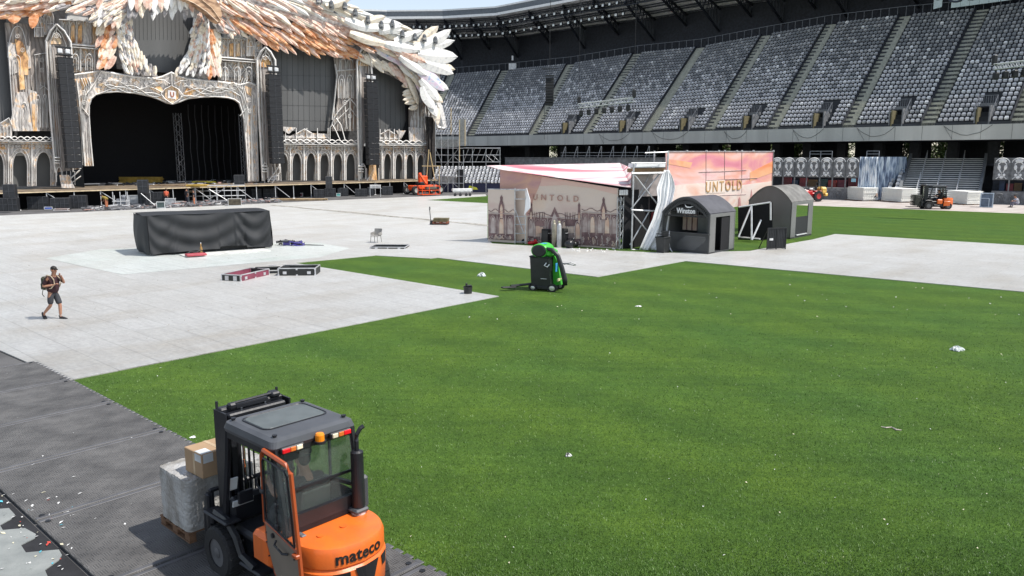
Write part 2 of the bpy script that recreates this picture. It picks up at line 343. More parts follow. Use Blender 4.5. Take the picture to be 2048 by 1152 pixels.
cv=MB(); cv.add([fr(-5,E0r-.03,.003),fr(40,E0r-.03,.003),fr(40,-6,.003),fr(-5,-6,.003)],[(3,2,1,0)]); struct('rubber_track_edge',cv,mat('rubber_track_dark',(.016,.016,.018),.85,var=.3,sc=3))
# ---------- torn grey sheet and litter on the asphalt ----------
P=[(-60,950),(-8,1020),(18,1018),(30,1031),(22,1040),(0,1052),(6,1062),(50,1058),(72,1070),(70,1078),(42,1092),(52,1107),(118,1101),(124,1112),(118,1122),(90,1142),(100,1165),(-60,1180)]
cv=MB(); cv.prism(gpoly(P,.004),UP*.012); o=cv.build('torn_floor_sheet',mat('weathered_panel',(.19,.205,.20),.8,c2=(.26,.275,.265),sc=2.2,bump=.15)); tag(o,'weathered pale grey floor sheet with a torn jagged edge on the asphalt','floor sheet')
# ---------- grandstand ----------
bx=[942,1066,1175,1293,1419,1545,1696,1855,2036,2250]; by=[276,274,272,269,267,262,257,253.5,250,246]
txx=[990,1132,1275,1402,1533,1663,1811,1966,2140,2345]; ty=[145,133,112,100,76,54,38,25,2,-22]
H1=8.62; FT=1.47
bl0=Vector((57.8,87.9,0)); ba=R_(47.5); bdir=Vector((-math.sin(ba),math.cos(ba),0)); bnor=Vector((math.cos(ba),math.sin(ba),0))
def on_line(px,z):
    """point at height z over the straight front line seen at column px"""
    # solve for s: proj(bl0+bdir*s,z).x == px
    lo,hi=-66.,98.
    for _ in range(50):
        m=(lo+hi)/2
        if proj(bl0+bdir*m+UP*z)[0]>px: lo=m
        else: hi=m
    return (lo+hi)/2
bays=[]   # (bottom point, top point)
for i,px in enumerate(bx):
    s=on_line(px,H1); p=bl0+bdir*s+UP*H1
    # direction of the flight: turns toward the camera at the far end
    turn=[.30,.22,.08,0,0,0,0,0,0,0][i]
    a=ba+turn; n_=Vector((math.cos(a),math.sin(a),0))
    # ray through the top pixel; D from the column, height from the row
    lo,hi=4.,30.
    D=17.
    for _ in range(60):
        D=(lo+hi)/2; q=p+n_*D
        z=upz(q,txx[i],ty[i])
        qx=proj(Vector((q.x,q.y,z)))[0]
        if (qx<txx[i]): lo=D
        else: hi=D
    D=min(max(D,14.7),21.2); q=p+n_*D; z=upz(q,txx[i],ty[i]); bays.append((p.copy(),Vector((q.x,q.y,z)),n_))
    print('bay',i,[round(v,1) for v in p],'D %.1f z %.1f'%(D,z))
# extend behind the stage on the left
def extl(k):
    b0,t0,n0=bays[0]; a=ba+.30+.14*k; n_=Vector((math.cos(a),math.sin(a),0)); step=Vector((-n_.y,n_.x,0))
    return (b0+step*9.5*k, b0+step*9.5*k+n_*14.5+UP*(t0.z-H1-.5*k), n_)
bays=[extl(3),extl(2),extl(1)]+bays
NR=28
m_conc=mat('stand_concrete',(.045,.048,.055),.85,var=.18,sc=.8,bump=.2)
m_step=mat('aisle_concrete',(.58,.57,.48),.85,var=.15,sc=2)
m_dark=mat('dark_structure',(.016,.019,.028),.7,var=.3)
m_fas=mat('fascia_concrete',(.50,.50,.47),.8,var=.12,sc=.35,stretch=(1,1,.15),bump=.1)
gs=thing('grandstand','long grey two tier stadium grandstand with a dark roof behind the pitch','grandstand',(30,105,0))
def lerp(a,b,t): return a+(b-a)*t
# terrace steps
m=MB(); st=MB(); rl=MB()
nb=len(bays)
for i in range(nb-1):
    for r in range(NR):
        t0,t1=r/NR,(r+1)/NR
        A0=lerp(bays[i][0],bays[i][1],t0);B0=lerp(bays[i+1][0],bays[i+1][1],t0)
        A1=lerp(bays[i][0],bays[i][1],t1);B1=lerp(bays[i+1][0],bays[i+1][1],t1)
        dzA=A1.z-A0.z;dzB=B1.z-B0.z
        m.add([A0,B0,B0+UP*dzB,A0+UP*dzA],[(0,1,2,3)]); m.add([A0+UP*dzA,B0+UP*dzB,B1,A1],[(0,1,2,3)])
m.build('terrace',m_conc,gs,True)
# aisles: twice as many steps, a handrail and a dark side wall
for i in range(nb):
    p,q,n_=bays[i]; side=Vector((-n_.y,n_.x,0))   # leftwards
    for r in range(NR*2):
        a=lerp(p,q,r/(NR*2)); b2=lerp(p,q,(r+1)/(NR*2)); dz=b2.z-a.z
        w_=.74
        st.add([a-side*w_+UP*.0,a+side*w_+UP*.0,a+side*w_+UP*(dz+.30),a-side*w_+UP*(dz+.30)],[(0,1,2,3)],1)
        st.add([a-side*w_+UP*(dz+.30),a+side*w_+UP*(dz+.30),b2+side*w_+UP*.30,b2-side*w_+UP*.30],[(0,1,2,3)],0)
    rl.beam(p+side*.80+UP*.55,q+side*.80+UP*.55,.10,.62)
st.build('aisle_steps',[m_step,mat('aisle_riser',(.36,.36,.31),.9)],gs,True)
rl.build('aisle_side_wall',m_dark,gs,True)
# seats
def seat_geo(p,u,n_,up=UP,w=.41):
    """u = along row, n_ = back direction; p at tread level"""
    b=p+n_*.36
    rows=[(-.0,.36,.16,.19),(.04,.42,.30,.205),(.07,.45,.46,.2),(.09,.45,.58,.14)]
    vs=[];fs=[]
    for j,(d,dd,h,hw) in enumerate(rows):
        for s_ in(-1,-.4,.4,1):
            vs.append(p+n_*(.28+d-.05*abs(s_)**3*1.0)+u*(s_*hw*1.02)+up*h)
    for j in range(3):
        for k in range(3): fs.append((j*4+k,j*4+k+1,(j+1)*4+k+1,(j+1)*4+k))
    o=len(vs)
    vs+=[p-n_*.06-u*.19+up*.40,p-n_*.06+u*.19+up*.40,p+n_*.26+u*.19+up*.36,p+n_*.26-u*.19+up*.36,p-n_*.04-u*.16+up*.30,p-n_*.04+u*.16+up*.30]
    fs+=[(o,o+1,o+2,o+3),(o+4,o+5,o+1,o)]
    return vs,fs
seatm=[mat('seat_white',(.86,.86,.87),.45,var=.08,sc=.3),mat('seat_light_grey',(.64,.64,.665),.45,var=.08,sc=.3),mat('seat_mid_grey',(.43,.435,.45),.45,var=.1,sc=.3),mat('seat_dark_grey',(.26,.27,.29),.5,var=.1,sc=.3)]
vom={}   # bay -> vomitory centre fraction
for i in range(nb-1): vom[i]=.37
seats=[]
rs=random.Random(11)
for i in range(nb-1):
    for r in range(NR):
        t0=(r+.02)/NR; run=1.0/NR
        A=lerp(bays[i][0],bays[i][1],t0);B=lerp(bays[i+1][0],bays[i+1][1],t0)
        A=Vector((A.x,A.y,A.z+ (bays[i][1].z-bays[i][0].z)/NR)); B=Vector((B.x,B.y,B.z+(bays[i+1][1].z-bays[i+1][0].z)/NR))
        d=B-A; Ln=d.length; u=d.normalized(); n_=(bays[i][2]+bays[i+1][2]).normalized()
        usable=Ln-1.9; k=int(usable/.54)
        for j in range(k):
            x=.95+usable*(j+.5)/k
            if i>=4 and r<6 and abs(x/Ln-.62)<(.115 if r>3 else .10): continue
            p=A+u*x
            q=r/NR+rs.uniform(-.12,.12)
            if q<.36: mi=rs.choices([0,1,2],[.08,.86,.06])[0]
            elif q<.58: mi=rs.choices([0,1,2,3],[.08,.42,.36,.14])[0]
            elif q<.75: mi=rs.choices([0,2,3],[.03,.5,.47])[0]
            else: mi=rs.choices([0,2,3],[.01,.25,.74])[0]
            seats.append((p,u,n_,mi,i,r))
cand=sorted([s_ for s_ in seats if 0<proj(s_[0])[0]<2048 and proj(s_[0])[1]>0],key=lambda s_:s_[0].y)[:100]
cs=set(id(s_) for s_ in cand)
sm=MB()
for s_ in seats:
    vs,fs=seat_geo(s_[0],s_[1],s_[2])
    if id(s_) in cs:
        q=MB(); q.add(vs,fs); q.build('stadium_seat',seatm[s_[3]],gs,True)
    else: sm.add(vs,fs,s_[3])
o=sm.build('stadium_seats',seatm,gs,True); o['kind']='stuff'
print('seats',len(seats))
# front fascia, slab, back wall, roof
def strip(mb,f0,f1,mi=0):
    for i in range(nb-1): mb.add([f0(i),f0(i+1),f1(i+1),f1(i)],[(0,1,2,3)],mi)
m=MB()
fo=-.35
strip(m,lambda i:bays[i][0]+bays[i][2]*fo-UP*FT,lambda i:bays[i][0]+bays[i][2]*fo+UP*.25)
strip(m,lambda i:bays[i][0]+bays[i][2]*fo+UP*.25,lambda i:bays[i][0]+UP*.25)
strip(m,lambda i:bays[i][0]+UP*.25,lambda i:bays[i][0]-UP*.1)
m.build('front_fascia',m_fas,gs,True)
m=MB()
for i in range(1,nb-1):
    for f in (.3,.62,.95):
        p=lerp(bays[i][0],bays[i+1][0],f)+bays[i][2]*(fo-.01); m.beam(p+UP*.24,p-UP*(FT-.02),.03,.02)
rc=random.Random(5)
for i in range(5,nb-1):     # drooping cables taped to the fascia
    a=lerp(bays[i][0],bays[i+1][0],rc.uniform(.1,.3))+bays[i][2]*(fo-.04); b2=lerp(bays[i][0],bays[i+1][0],rc.uniform(.6,.8))+bays[i][2]*(fo-.04)
    m.path([lerp(a,b2,t/8)+UP*(.2-1.2*(1-(t/4-1)**2)*rc.uniform(.9,1)) for t in range(9)],.025,4)
    m.beam(a+UP*.2,a+bdir*-1.0-UP*(FT-.1),.035,.02)
m.build('fascia_cable',mat('old_cable',(.10,.10,.10),.8),gs,True)
m=MB()
strip(m,lambda i:bays[i][0]+bays[i][2]*fo-UP*FT,lambda i:bays[i][0]+bays[i][2]*16-UP*FT)
strip(m,lambda i:bays[i][1],lambda i:bays[i][1]+bays[i][2]*6)
strip(m,lambda i:bays[i][1]+bays[i][2]*6,lambda i:bays[i][1]+bays[i][2]*6+UP*12)
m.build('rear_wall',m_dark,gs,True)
# rail along the top row and small technical boxes
m=MB()
for i in range(2,nb-1):
    for k in range(9):
        a=lerp(bays[i][1],bays[i+1][1],k/9); b2=lerp(bays[i][1],bays[i+1][1],(k+1)/9)
        m.beam(a,a+UP*1.75,.06); m.beam(a+UP*1.75,b2+UP*1.75,.06); m.beam(a+UP*.3,b2+UP*.3,.05)
m.build('top_rail',mat('rail_grey',(.16,.17,.19),.5,.3),gs,True)
# vomitories
for i in range(4,nb-1):
    u=(bays[i+1][0]-bays[i][0]).normalized(); n_=(bays[i][2]+bays[i+1][2]).normalized()
    c=lerp(bays[i][0],bays[i+1][0],.62)
    T=Matrix.Translation(c)@Matrix((u,n_,UP)).transposed().to_4x4()
    m=MB(T); m.box((-.62,1.0,1.05),(.14,2.2,2.3)); m.build('vomitory_wall',mat('ochre_wall',(.15,.13,.07),.8),gs,True)
    m=MB(T); m.box((.62,1.0,1.15),(.14,2.2,2.5)); m.box((0,1.9,2.55),(1.6,.5,.35)); m.box((-.85,1.2,1.2),(.12,2.6,1.6)); m.build('vomitory_frame',mat('vomitory_grey',(.17,.175,.185),.7),gs,True)
    m=MB(T); m.box((0,1.9,1.1),(1.1,.1,2.3)); m.build('vomitory_opening',mat('void_black',(.004,.004,.006),.9),gs,True)
    m=MB(T)
    for k in range(9): m.beam((-.95+k*.24,1.75,2.7),(-.95+k*.24,1.75,3.6),.04)
    m.beam((-1,1.75,3.6),(1,1.75,3.6),.06)
    for s_ in(-.95,.95):
        for k in range(5): m.beam((s_,-.1+k*.45,1.2+.1*k),(s_,-.1+k*.45,2.0+.38*k),.035)
        m.beam((s_,-.1,2.0),(s_,1.7,3.6),.06)
    m.build('vomitory_rail',mat('rail_grey',(.16,.17,.19)),gs,True)
# roof: deck, front beam, trusses, purlins
RZ=30.7; RB=29.2
def rf(i): return bays[i][0].xy.to_3d()+bays[i][2]*11.0+UP*(RZ+1.4+.25*max(0,i-3))
def rb(i): return bays[i][1].xy.to_3d()+bays[i][2]*6.2+UP*(RB+.25*max(0,i-3))
roof=thing('stadium_roof','dark cantilever stadium roof with steel trusses over the grandstand','roof',(20,105,28))
m=MB()
strip(m,rf,rb)
strip(m,lambda i:rf(i)+UP*.5,lambda i:rb(i)+UP*.5)
m.build('roof_deck',mat('roof_sheet',(.72,.73,.75),.6,var=.25,sc=.5,stretch=(1,1,1)),roof,True)
m=MB()
for i in range(nb-1):
    for k in range(1,14):
        a=lerp(rf(i),rb(i),k/14)-UP*.12; b2=lerp(rf(i+1),rb(i+1),k/14)-UP*.12; m.beam(a,b2,.18,.22,1 if k%3==0 else 0)
m.build('purlin',[mat('purlin_steel',(.05,.056,.07),.6),mat('purlin_light',(.5,.5,.5),.5)],roof,True)
m=MB()
for i in range(nb):
    for fr_ in ((0.,.5) if i<nb-1 else (0.,)):
        A=lerp(rf(i),rf(min(i+1,nb-1)),fr_); B=lerp(rb(i),rb(min(i+1,nb-1)),fr_); dp=2.6 if fr_==0 else 1.3
        a=A-UP*.3; b2=B-UP*.3; a2=A-UP*(.3+dp*.5); b3=B-UP*(.3+dp*1.4)
        m.beam(a,b2,.28,.3); m.beam(a2,b3,.28,.3)
        K=10
        for k in range(K):
            m.beam(lerp(a,b2,k/K),lerp(a2,b3,(k+.5)/K),.14); m.beam(lerp(a2,b3,(k+.5)/K),lerp(a,b2,(k+1)/K),.14)
        m.beam(b3,B-UP*9,.5,.5) if fr_==0 else None
m.build('roof_truss',mat('truss_dark',(.022,.026,.036),.5,.3),roof,True)
m=MB()
strip(m,lambda i:rf(i)-bays[i][2]*.6-UP*.1,lambda i:rf(i)-bays[i][2]*.6+UP*1.5,1)
strip(m,lambda i:rf(i)-bays[i][2]*.75-UP*.1,lambda i:rf(i)-bays[i][2]*.75+UP*.35,0)
strip(m,lambda i:rf(i)-bays[i][2]*.75+UP*1.3,lambda i:rf(i)-bays[i][2]*.75+UP*1.6,0)
strip(m,lambda i:rf(i)-bays[i][2]*.75-UP*.1,lambda i:rf(i)-UP*.1,0)
m.build('roof_edge',[mat('roof_edge_white',(.9,.9,.88),.5,var=.05),mat('roof_edge_grey',(.14,.16,.18),.5,var=.1)],roof,True)
m=MB()
for i in range(nb-1):
    a=rf(i)+bays[i][2]*.4-UP*1.0; b2=rf(i+1)+bays[i+1][2]*.4-UP*1.0
    for dz in(0,-1.1): m.beam(a+UP*dz,b2+UP*dz,.12)
    for k in range(12):
        m.beam(lerp(a,b2,k/12),lerp(a,b2,(k+.5)/12)-UP*1.1,.07); m.beam(lerp(a,b2,(k+.5)/12)-UP*1.1,lerp(a,b2,(k+1)/12),.07)
m.build('edge_catwalk',mat('truss_dark',(.03,.035,.045)),roof,True)
# floodlights under the roof edge
k=0
m_fl=mat('floodlight_face',(.75,.78,.76),.3,var=.1); first=None
rl_=random.Random(2)
for i in range(0,5):
    for j in range(9):
        for row in (0,1):
            p=lerp(rf(i),rf(i+1),(j+.5*row+rl_.random()*.2)/9)+bays[i][2]*(-.2+row*1.2)-UP*(1.6+row*1.7)
            if first is None:
                first=thing('floodlight','square white floodlight hung below the roof edge','floodlight',p,HR,'floodlights in rows under the stadium roof edge')
                q=MB(); q.bbox((-.1,0,0),(.12,.42,.42),.04); q.build('lens',m_fl,first)
                q=MB(); q.bbox((.08,0,0),(.25,.5,.5),.05); q.beam((.05,-.28,0),(.05,-.28,.5),.05); q.beam((.05,.28,0),(.05,.28,.5),.05); q.beam((.05,-.28,.5),(.05,.28,.5),.05); q.beam((.05,0,.5),(.05,0,1.0),.06); q.build('housing',m_black,first)
            else: dup(first,p,HR+rl_.uniform(-.3,.3))
# columns and lower tier void under the upper stand
cz=thing('stand_undercroft','dark concourse with columns under the upper tier of the grandstand','concourse',(35,105,0))
m=MB()
for i in range(nb-1):
    for f in(0,.5):
        p=lerp(bays[i][0],bays[i+1][0],f)+bays[i][2]*12.5; zt=H1-FT-.02
        m.box((p.x,p.y,(zt+4.3)/2),(1.2,1.2,zt-4.3),rz=ba)
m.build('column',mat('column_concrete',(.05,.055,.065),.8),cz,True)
m=MB()
strip(m,lambda i:bays[i][0].xy.to_3d()+bays[i][2]*16+UP*0,lambda i:bays[i][0].xy.to_3d()+bays[i][2]*16+UP*4.3)
for i in range(nb-1):
    for (f0,f1) in ([(.0,.22),(.42,.62),(.85,1)] if i%2 else [(0,.4),(.55,1)]) if i>2 else [(0,1)]:
        a=lerp(bays[i][0],bays[i+1][0],f0).xy.to_3d()+bays[i][2]*16; b2=lerp(bays[i][0],bays[i+1][0],f1).xy.to_3d()+bays[i+1][2]*16
        m.add([a+UP*4.3,b2+UP*4.3,b2+UP*(H1-FT),a+UP*(H1-FT)],[(0,1,2,3)])
strip(m,lambda i:bays[i][0].xy.to_3d()+bays[i][2]*11+UP*4.0,lambda i:bays[i][0].xy.to_3d()+bays[i][2]*16+UP*4.28)
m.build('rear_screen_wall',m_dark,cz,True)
# ---------- festival stage ----------
S0=at(29.7,382.5,1.9); S1=at(873,358.5,1.9); ST=(S1-S0).xy.to_3d().normalized(); SN=Vector((ST.y,-ST.x,0)); SA=math.atan2(ST.y,ST.x)
def SP(x,y,off=-5.):
    """point seen at pixel (x,y) on the vertical plane 'off' metres in front of the deck's front edge"""
    r=ray(x,y); o=Vector((0,0,CH)); k=((S0+SN*off)-o).dot(SN)/r.dot(SN); return o+r*k
def Sx(px,off=0,z=0.):
    p=SP(px,300,off); return Vector((p.x,p.y,z))
def spoly(mb,pts,off,th=.15,mi=0): mb.prism([SP(x,y,off) for x,y in pts],-SN*th,mi)
def rib(mb,pts,w,off,dep=.2,mi=0):
    """a raised moulding following a pixel polyline, w = width in pixels (number or list)"""
    n=len(pts); L=[];Rr=[]
    for i,(x,y) in enumerate(pts):
        x0,y0=pts[max(i-1,0)];x1,y1=pts[min(i+1,n-1)]; dx,dy=x1-x0,y1-y0; l=math.hypot(dx,dy) or 1; ww=(w[i] if isinstance(w,(list,tuple)) else w)/2
        nx,ny=-dy/l*ww,dx/l*ww; L.append((x+nx,y+ny)); Rr.append((x-nx,y-ny))
    A=[SP(x,y,off-dep) for x,y in L]; B=[SP(x,y,off-dep) for x,y in Rr]; C=[SP(x,y,off) for x,y in pts]
    vs=A+C+B; fs=[]
    for i in range(n-1): fs+=[(i,n+i,n+i+1,i+1),(n+i,2*n+i,2*n+i+1,n+i+1),(2*n+i,i,i+1,2*n+i+1)]
    fs+=[(0,2*n,n),(n-1,2*n-1,3*n-1)]
    mb.add(vs,fs,mi)
def garch(cx,y0,y1,hw,n=7,sp=.45):
    """pointed arch outline: left foot, apex, right foot"""
    ys=y1-(y1-y0)*(1-sp); pts=[(cx-hw,y1)]
    for i in range(n+1):
        t=i/n; pts.append((cx-hw*math.cos(t*math.pi/2)**.85 if t<1 else cx, ys-(ys-y0)*math.sin(t*math.pi/2)**1.25))
    return pts+[(2*cx-x,y) for x,y in pts[::-1][1:]]
stone=ramp(mat('printed_stone',(.3,.28,.26),.75,sc=1.1,bump=.15),[(.30,(.34,.31,.29)),(.44,(.48,.445,.42)),(.54,(.58,.54,.50)),(.61,(.66,.44,.26)),(.68,(.60,.55,.50)),(.78,(.70,.48,.26))])
stone_d=ramp(mat('printed_stone_dark',(.1,.1,.1),.75,sc=.7,stretch=(1,1,.25)),[(.3,(.17,.15,.14)),(.45,(.27,.235,.21)),(.55,(.37,.33,.30)),(.64,(.32,.20,.13)),(.75,(.38,.35,.33))])
moul=ramp(mat('pale_moulding',(.6,.6,.6),.6,sc=.9),[(.33,(.66,.63,.60)),(.46,(.84,.83,.81)),(.62,(.88,.87,.85)),(.74,(.78,.64,.48))])
amber=ramp(mat('printed_amber_glow',(.6,.3,.1),.7,sc=.6),[(.3,(.30,.13,.06)),(.45,(.70,.42,.18)),(.6,(.62,.48,.36)),(.75,(.85,.60,.28))])
scr=mat('screen_panel',(.105,.106,.106),.55,var=.10,sc=.4,stretch=(1,1,.15))
voidm=mat('void_black',(.004,.004,.006),.9)
stg=thing('stage_facade','tall fantasy stage front with feathered bird wings, gothic arches and dark screens','stage',(S0+ST*20-SN*5).xy.to_3d(),0)
def P_(name,mb,m,smooth=False): return mb.build(name,m,stg,True,smooth)
tracery(stone,1.6,dark=.6); tracery(stone_d,1.5,dark=.55,st=(1,1,.45)); tracery(amber,1.6,dark=.6)
# led screens
for nm,pts,off in [('led_screen',[(-40,15),(10,22),(20,120),(24,240),(20,262),(-40,270)],-6.2),('led_screen',[(545,95),(690,95),(690,262),(560,262)],-6.2),('led_screen',[(745,135),(830,140),(832,275),(752,275)],-6.2),('heart_screen',[(255,10),(400,10),(396,70),(388,100),(372,128),(350,150),(338,158),(322,157),(300,140),(280,110),(268,75)],-6.6)]:
    m=MB(); spoly(m,pts,off,.3); P_(nm,m,scr)
    x0=min(p[0] for p in pts);x1=max(p[0] for p in pts);y0=min(p[1] for p in pts);y1=max(p[1] for p in pts)
m=MB()
for x in range(552,690,11): rib(m,[(x,100),(x+1,262)],.5,-6.17,.02)
for x in range(750,830,10): rib(m,[(x,140),(x+1,272)],.5,-6.17,.02)
for x in range(270,392,8): rib(m,[(x,20),(x+1,80)],.6,-6.57,.02)
for y in (150,180,210,240): rib(m,[(550,y),(690,y+3)],.4,-6.17,.02)
o=P_('screen_joint',m,mat('screen_joint',(.035,.036,.04),.6))
# main opening: black box, back drop and side truss
m=MB(); A=SP(150,160,-5.4);B=SP(525,170,-5.4); zt=A.z+1.5
a=Vector((A.x,A.y,1.9));b2=Vector((B.x,B.y,1.9)); bk=-SN*13
for p,q in((a,a+bk),(b2,b2+bk),(a+bk,b2+bk)): m.add([p,q,q+UP*(zt-1.9),p+UP*(zt-1.9)],[(0,1,2,3)])
m.add([a+UP*(zt-1.9),b2+UP*(zt-1.9),b2+bk+UP*(zt-1.9),a+bk+UP*(zt-1.9)],[(0,1,2,3)])
P_('black_drape',m,voidm)
m=MB()
for px in range(382,482,13):
    p=Sx(px,-12,2); m.path([p+UP*z*1.4+ST*.08*math.sin(z*2+px) for z in range(8)],.05,4)
P_('hanging_drape_edge',m,mat('drape_fold',(.035,.036,.042),.8))
m=MB()
def lattice(mb,p,q,w=.5,k=10,r=.03,mi=0,ax=None):
    """box truss between p and q"""
    d=(q-p).normalized(); u=UP if abs(d.z)<.9 else ST; a=d.cross(u).normalized()*w/2; b_=a.cross(d).normalized()*w/2
    c=[a+b_,a-b_,-a-b_,-a+b_]
    for o_ in c: mb.tube(p+o_,q+o_,r,5,mi)
    for i in range(k):
        s=lerp(p,q,i/k);e=lerp(p,q,(i+1)/k)
        for j in range(4):
            o1,o2=c[j],c[(j+1)%4]
            if i%2: o1,o2=o2,o1
            mb.tube(s+o1,e+o2,r*.6,4,mi,cap=False)
for px,o_ in((489,-7),(497,-8.5),(359,-11)):
    lattice(m,Sx(px,o_,1.9),Sx(px,o_,10.6),.7,14,.035)
P_('side_truss',m,mat('truss_grey',(.22,.23,.25),.4,.5))
# proscenium arch band
top=[(147,150),(160,148),(175,146),(200,142),(230,147),(260,152),(290,156),(310,157),(326,153),(343,145),(358,153),(378,158),(410,161),(450,165),(480,170),(498,165),(512,171)]
und=[(178,232),(178,212),(183,198),(192,190),(207,186),(235,184),(270,187),(300,193),(320,200),(333,206),(345,209),(358,205),(375,198),(400,195),(430,194),(455,196),(470,200),(479,207),(484,222),(488,240)]
pts=top+[(515,250),(518,363),(497,363),(493,300)]+und[::-1]+[(180,280),(186,332),(170,332),(160,250),(153,200)]
m=MB(); spoly(m,pts,-5.0,.3); P_('arch_panel',m,stone)
m=MB()
rib(m,top,4,-4.75,.3); rib(m,[(x,y-1) for x,y in und],3.2,-4.7,.3); rib(m,[(497,363),(493,300),(488,240)],3,-4.7,.3); rib(m,[(153,160),(158,200),(164,260),(170,332)],3,-4.7,.3)
rib(m,[(178,232),(181,280),(186,332)],3,-4.7,.3); rib(m,[(513,172),(514,250),(517,362)],3,-4.7,.3); rib(m,[(505,190),(503,250),(506,362)],2.5,-4.7,.25)
rr=random.Random(4)
def wav(x0,x1,ya,yb,amp,ph,n=18): return [(x0+(x1-x0)*i/n, ya+(yb-ya)*i/n+amp*math.sin(ph+i*2*math.pi/n*1.5)) for i in range(n+1)]
for args in [(205,325,166,190,7,0),(205,325,176,182,-7,.5),(200,320,182,170,5,2),(215,330,160,198,5,3),(365,480,190,172,7,0),(365,482,178,186,-7,1),(370,485,182,180,5,2.5),(362,470,198,176,5,4)]:
    rib(m,wav(*args),2,-4.62,.3)
for s_,x0 in((1,160),(-1,498)):
    for k in range(4):
        rib(m,[(x0+s_*(2+k*5),156),(x0+s_*(10+k*4),175-k*2),(x0+s_*(6+k*3),195),(x0+s_*(2+k*2),225),(x0+s_*(5+k),262)],2,-4.66,.3)
    rib(m,[(x0+s_*42,142+(s_<0)*26),(x0+s_*30,165),(x0+s_*12,190),(x0+s_*4,215),(x0+s_*18,232)],2.6,-4.6,.3)
rib(m,[(322,188),(330,178),(343,171),(356,178),(364,188),(360,198),(345,208),(330,198),(322,188)],2.4,-4.5,.35)
rib(m,[(343,146),(344,171)],3,-4.5,.35); rib(m,[(312,158),(328,160),(340,168)],2,-4.5,.3); rib(m,[(376,160),(360,162),(348,168)],2,-4.5,.3)
P_('arch_moulding',m,moul)
m=MB()
for pts in ([(300,176),(320,172),(326,180),(318,188)],[(368,188),(374,176),(392,180),(380,190)],[(330,180),(343,172),(357,180),(357,196),(345,206),(331,196)],[(160,160),(172,156),(176,166),(166,178)],[(490,172),(503,176),(502,192),(494,186)],[(196,170),(208,164),(212,174)]): spoly(m,pts,-4.85,.12)
P_('arch_amber_inlay',m,amber)
m=MB(); spoly(m,[(336,180),(352,182),(352,198),(336,196)],-4.7,.1); P_('emblem_plate',m,mat('emblem_white',(.66,.64,.64),.6))
t=text('emblem_letter','U',.75,mat('emblem_brown',(.35,.12,.06),.6),stg,SP(344.5,189.5,-4.66)-stg.location,basis(ST,UP),.03,.9,.02)
# gothic towers framing the speaker columns
def tower(ax,ay,lx0,ly0,lx1,ly1,lx2,ly2,rx0,ry0,rx1,ry1,fill=True):
    m=MB(); L=[(lx2,ly2),(lx1,ly1),(lx0,ly0),(ax*.45+lx0*.55,ay*.62+ly0*.38),(ax,ay)]; Rr=[(ax,ay),(ax*.45+rx0*.55,ay*.62+ry0*.38),(rx0,ry0),(rx1,ry1)]
    rib(m,L,5,-3.6,.7); rib(m,Rr,5,-3.6,.7)
    s=.72; Li=[(x+(ax-x)*.28+2,y+6) for x,y in L]; Ri=[(x+(ax-x)*.28-1,y+6) for x,y in Rr]
    rib(m,Li,2.4,-3.9,.4); rib(m,Ri,2.4,-3.9,.4)
    rib(m,[(ax,ay+4),(ax,ay+16)],1.5,-3.8,.3)
    rib(m,[(ax-9,ay+28),(ax-5,ay+20),(ax,ay+17),(ax+5,ay+20),(ax+9,ay+28)],2,-3.8,.3)
    P_('tower_arch_moulding',m,moul)
    m=MB(); spoly(m,L+Rr[1:],-4.35,.15); P_('tower_panel',m,stone_d)
    m=MB(); spoly(m,[(ax-11,ay+32),(ax,ay+16),(ax+10,ay+32),(ax+10,ay+40),(ax-11,ay+40)],-4.2,.1); P_('tower_amber_panel',m,amber)
    m=MB()
    for y in (ly2-30,ly2-24,ly2-19): rib(m,[(lx2-2,y),(lx2+9,y+.3)],3,-3.4,.5)
    P_('tower_base_moulding',m,moul)
tower(113,48,92,82,101,220,111,345,141,84,160,338)
tower(531,94,514,120,518,220,526,362,550,120,559,345)
tower(728,92,714,124,716,220,718.5,362,742,118,744,165)
m=MB()
for x0,x1,y in((112,162,338),(524,561,330),(720,752,332)):
    rib(m,garch(x0+6,y-4,y+26,5),1.8,-3.5,.3); rib(m,[(x0+12,y+34),(x1-2,y+2)],2.6,-3.4,.3); rib(m,[(x0+20,y+36),(x1,y+14)],2,-3.4,.3)
    for k in range(4): rib(m,[(x0+13+k*8,y+4),(x0+14+k*8,y+32)],1.4,-3.5,.3)
P_('tower_railing',m,moul)
m=MB(); spoly(m,[(120,350),(138,350),(150,376),(124,376)],-3.2,.2); spoly(m,[(740,330),(752,330),(754,360),(738,360)],-3.5,.2,1); P_('loose_print_panel',m,[stone,amber])
# tall panels between screens
m=MB()
spoly(m,[(10,45),(55,48),(62,90),(66,150),(60,200),(70,262),(30,262),(22,180),(14,100)],-5.1,.2)
spoly(m,[(55,50),(92,60),(98,150),(106,262),(64,262),(66,150)],-5.4,.2)
spoly(m,[(668,112),(716,112),(717,262),(664,262),(676,200),(673,150)],-5.3,.2)
P_('gothic_panel',m,stone_d)
m=MB()
spoly(m,[(34,184),(54,184),(62,240),(66,262),(26,262),(22,240)],-4.9,.15); spoly(m,[(56,178),(74,184),(80,262),(66,262)],-4.95,.15)
spoly(m,[(15,84),(60,92),(62,136),(20,150)],-5.0,.1)
P_('torn_print_panel',m,stone)
m=MB(); spoly(m,[(30,78),(45,84),(56,110),(57,150),(48,150),(50,178),(40,180),(36,120)],-4.85,.1); spoly(m,[(64,208),(72,208),(74,262),(66,262)],-4.85,.1); P_('amber_print_panel',m,amber)
m=MB()
rib(m,garch(35,52,262,19,8,.3)[1:-1],2.2,-4.8,.25); rib(m,[(16,90),(20,150),(27,260)],1.8,-4.8,.2)
for x in(70,78,86,93): rib(m,[(x,110),(x+8,258)],1.6,-5.2,.2)
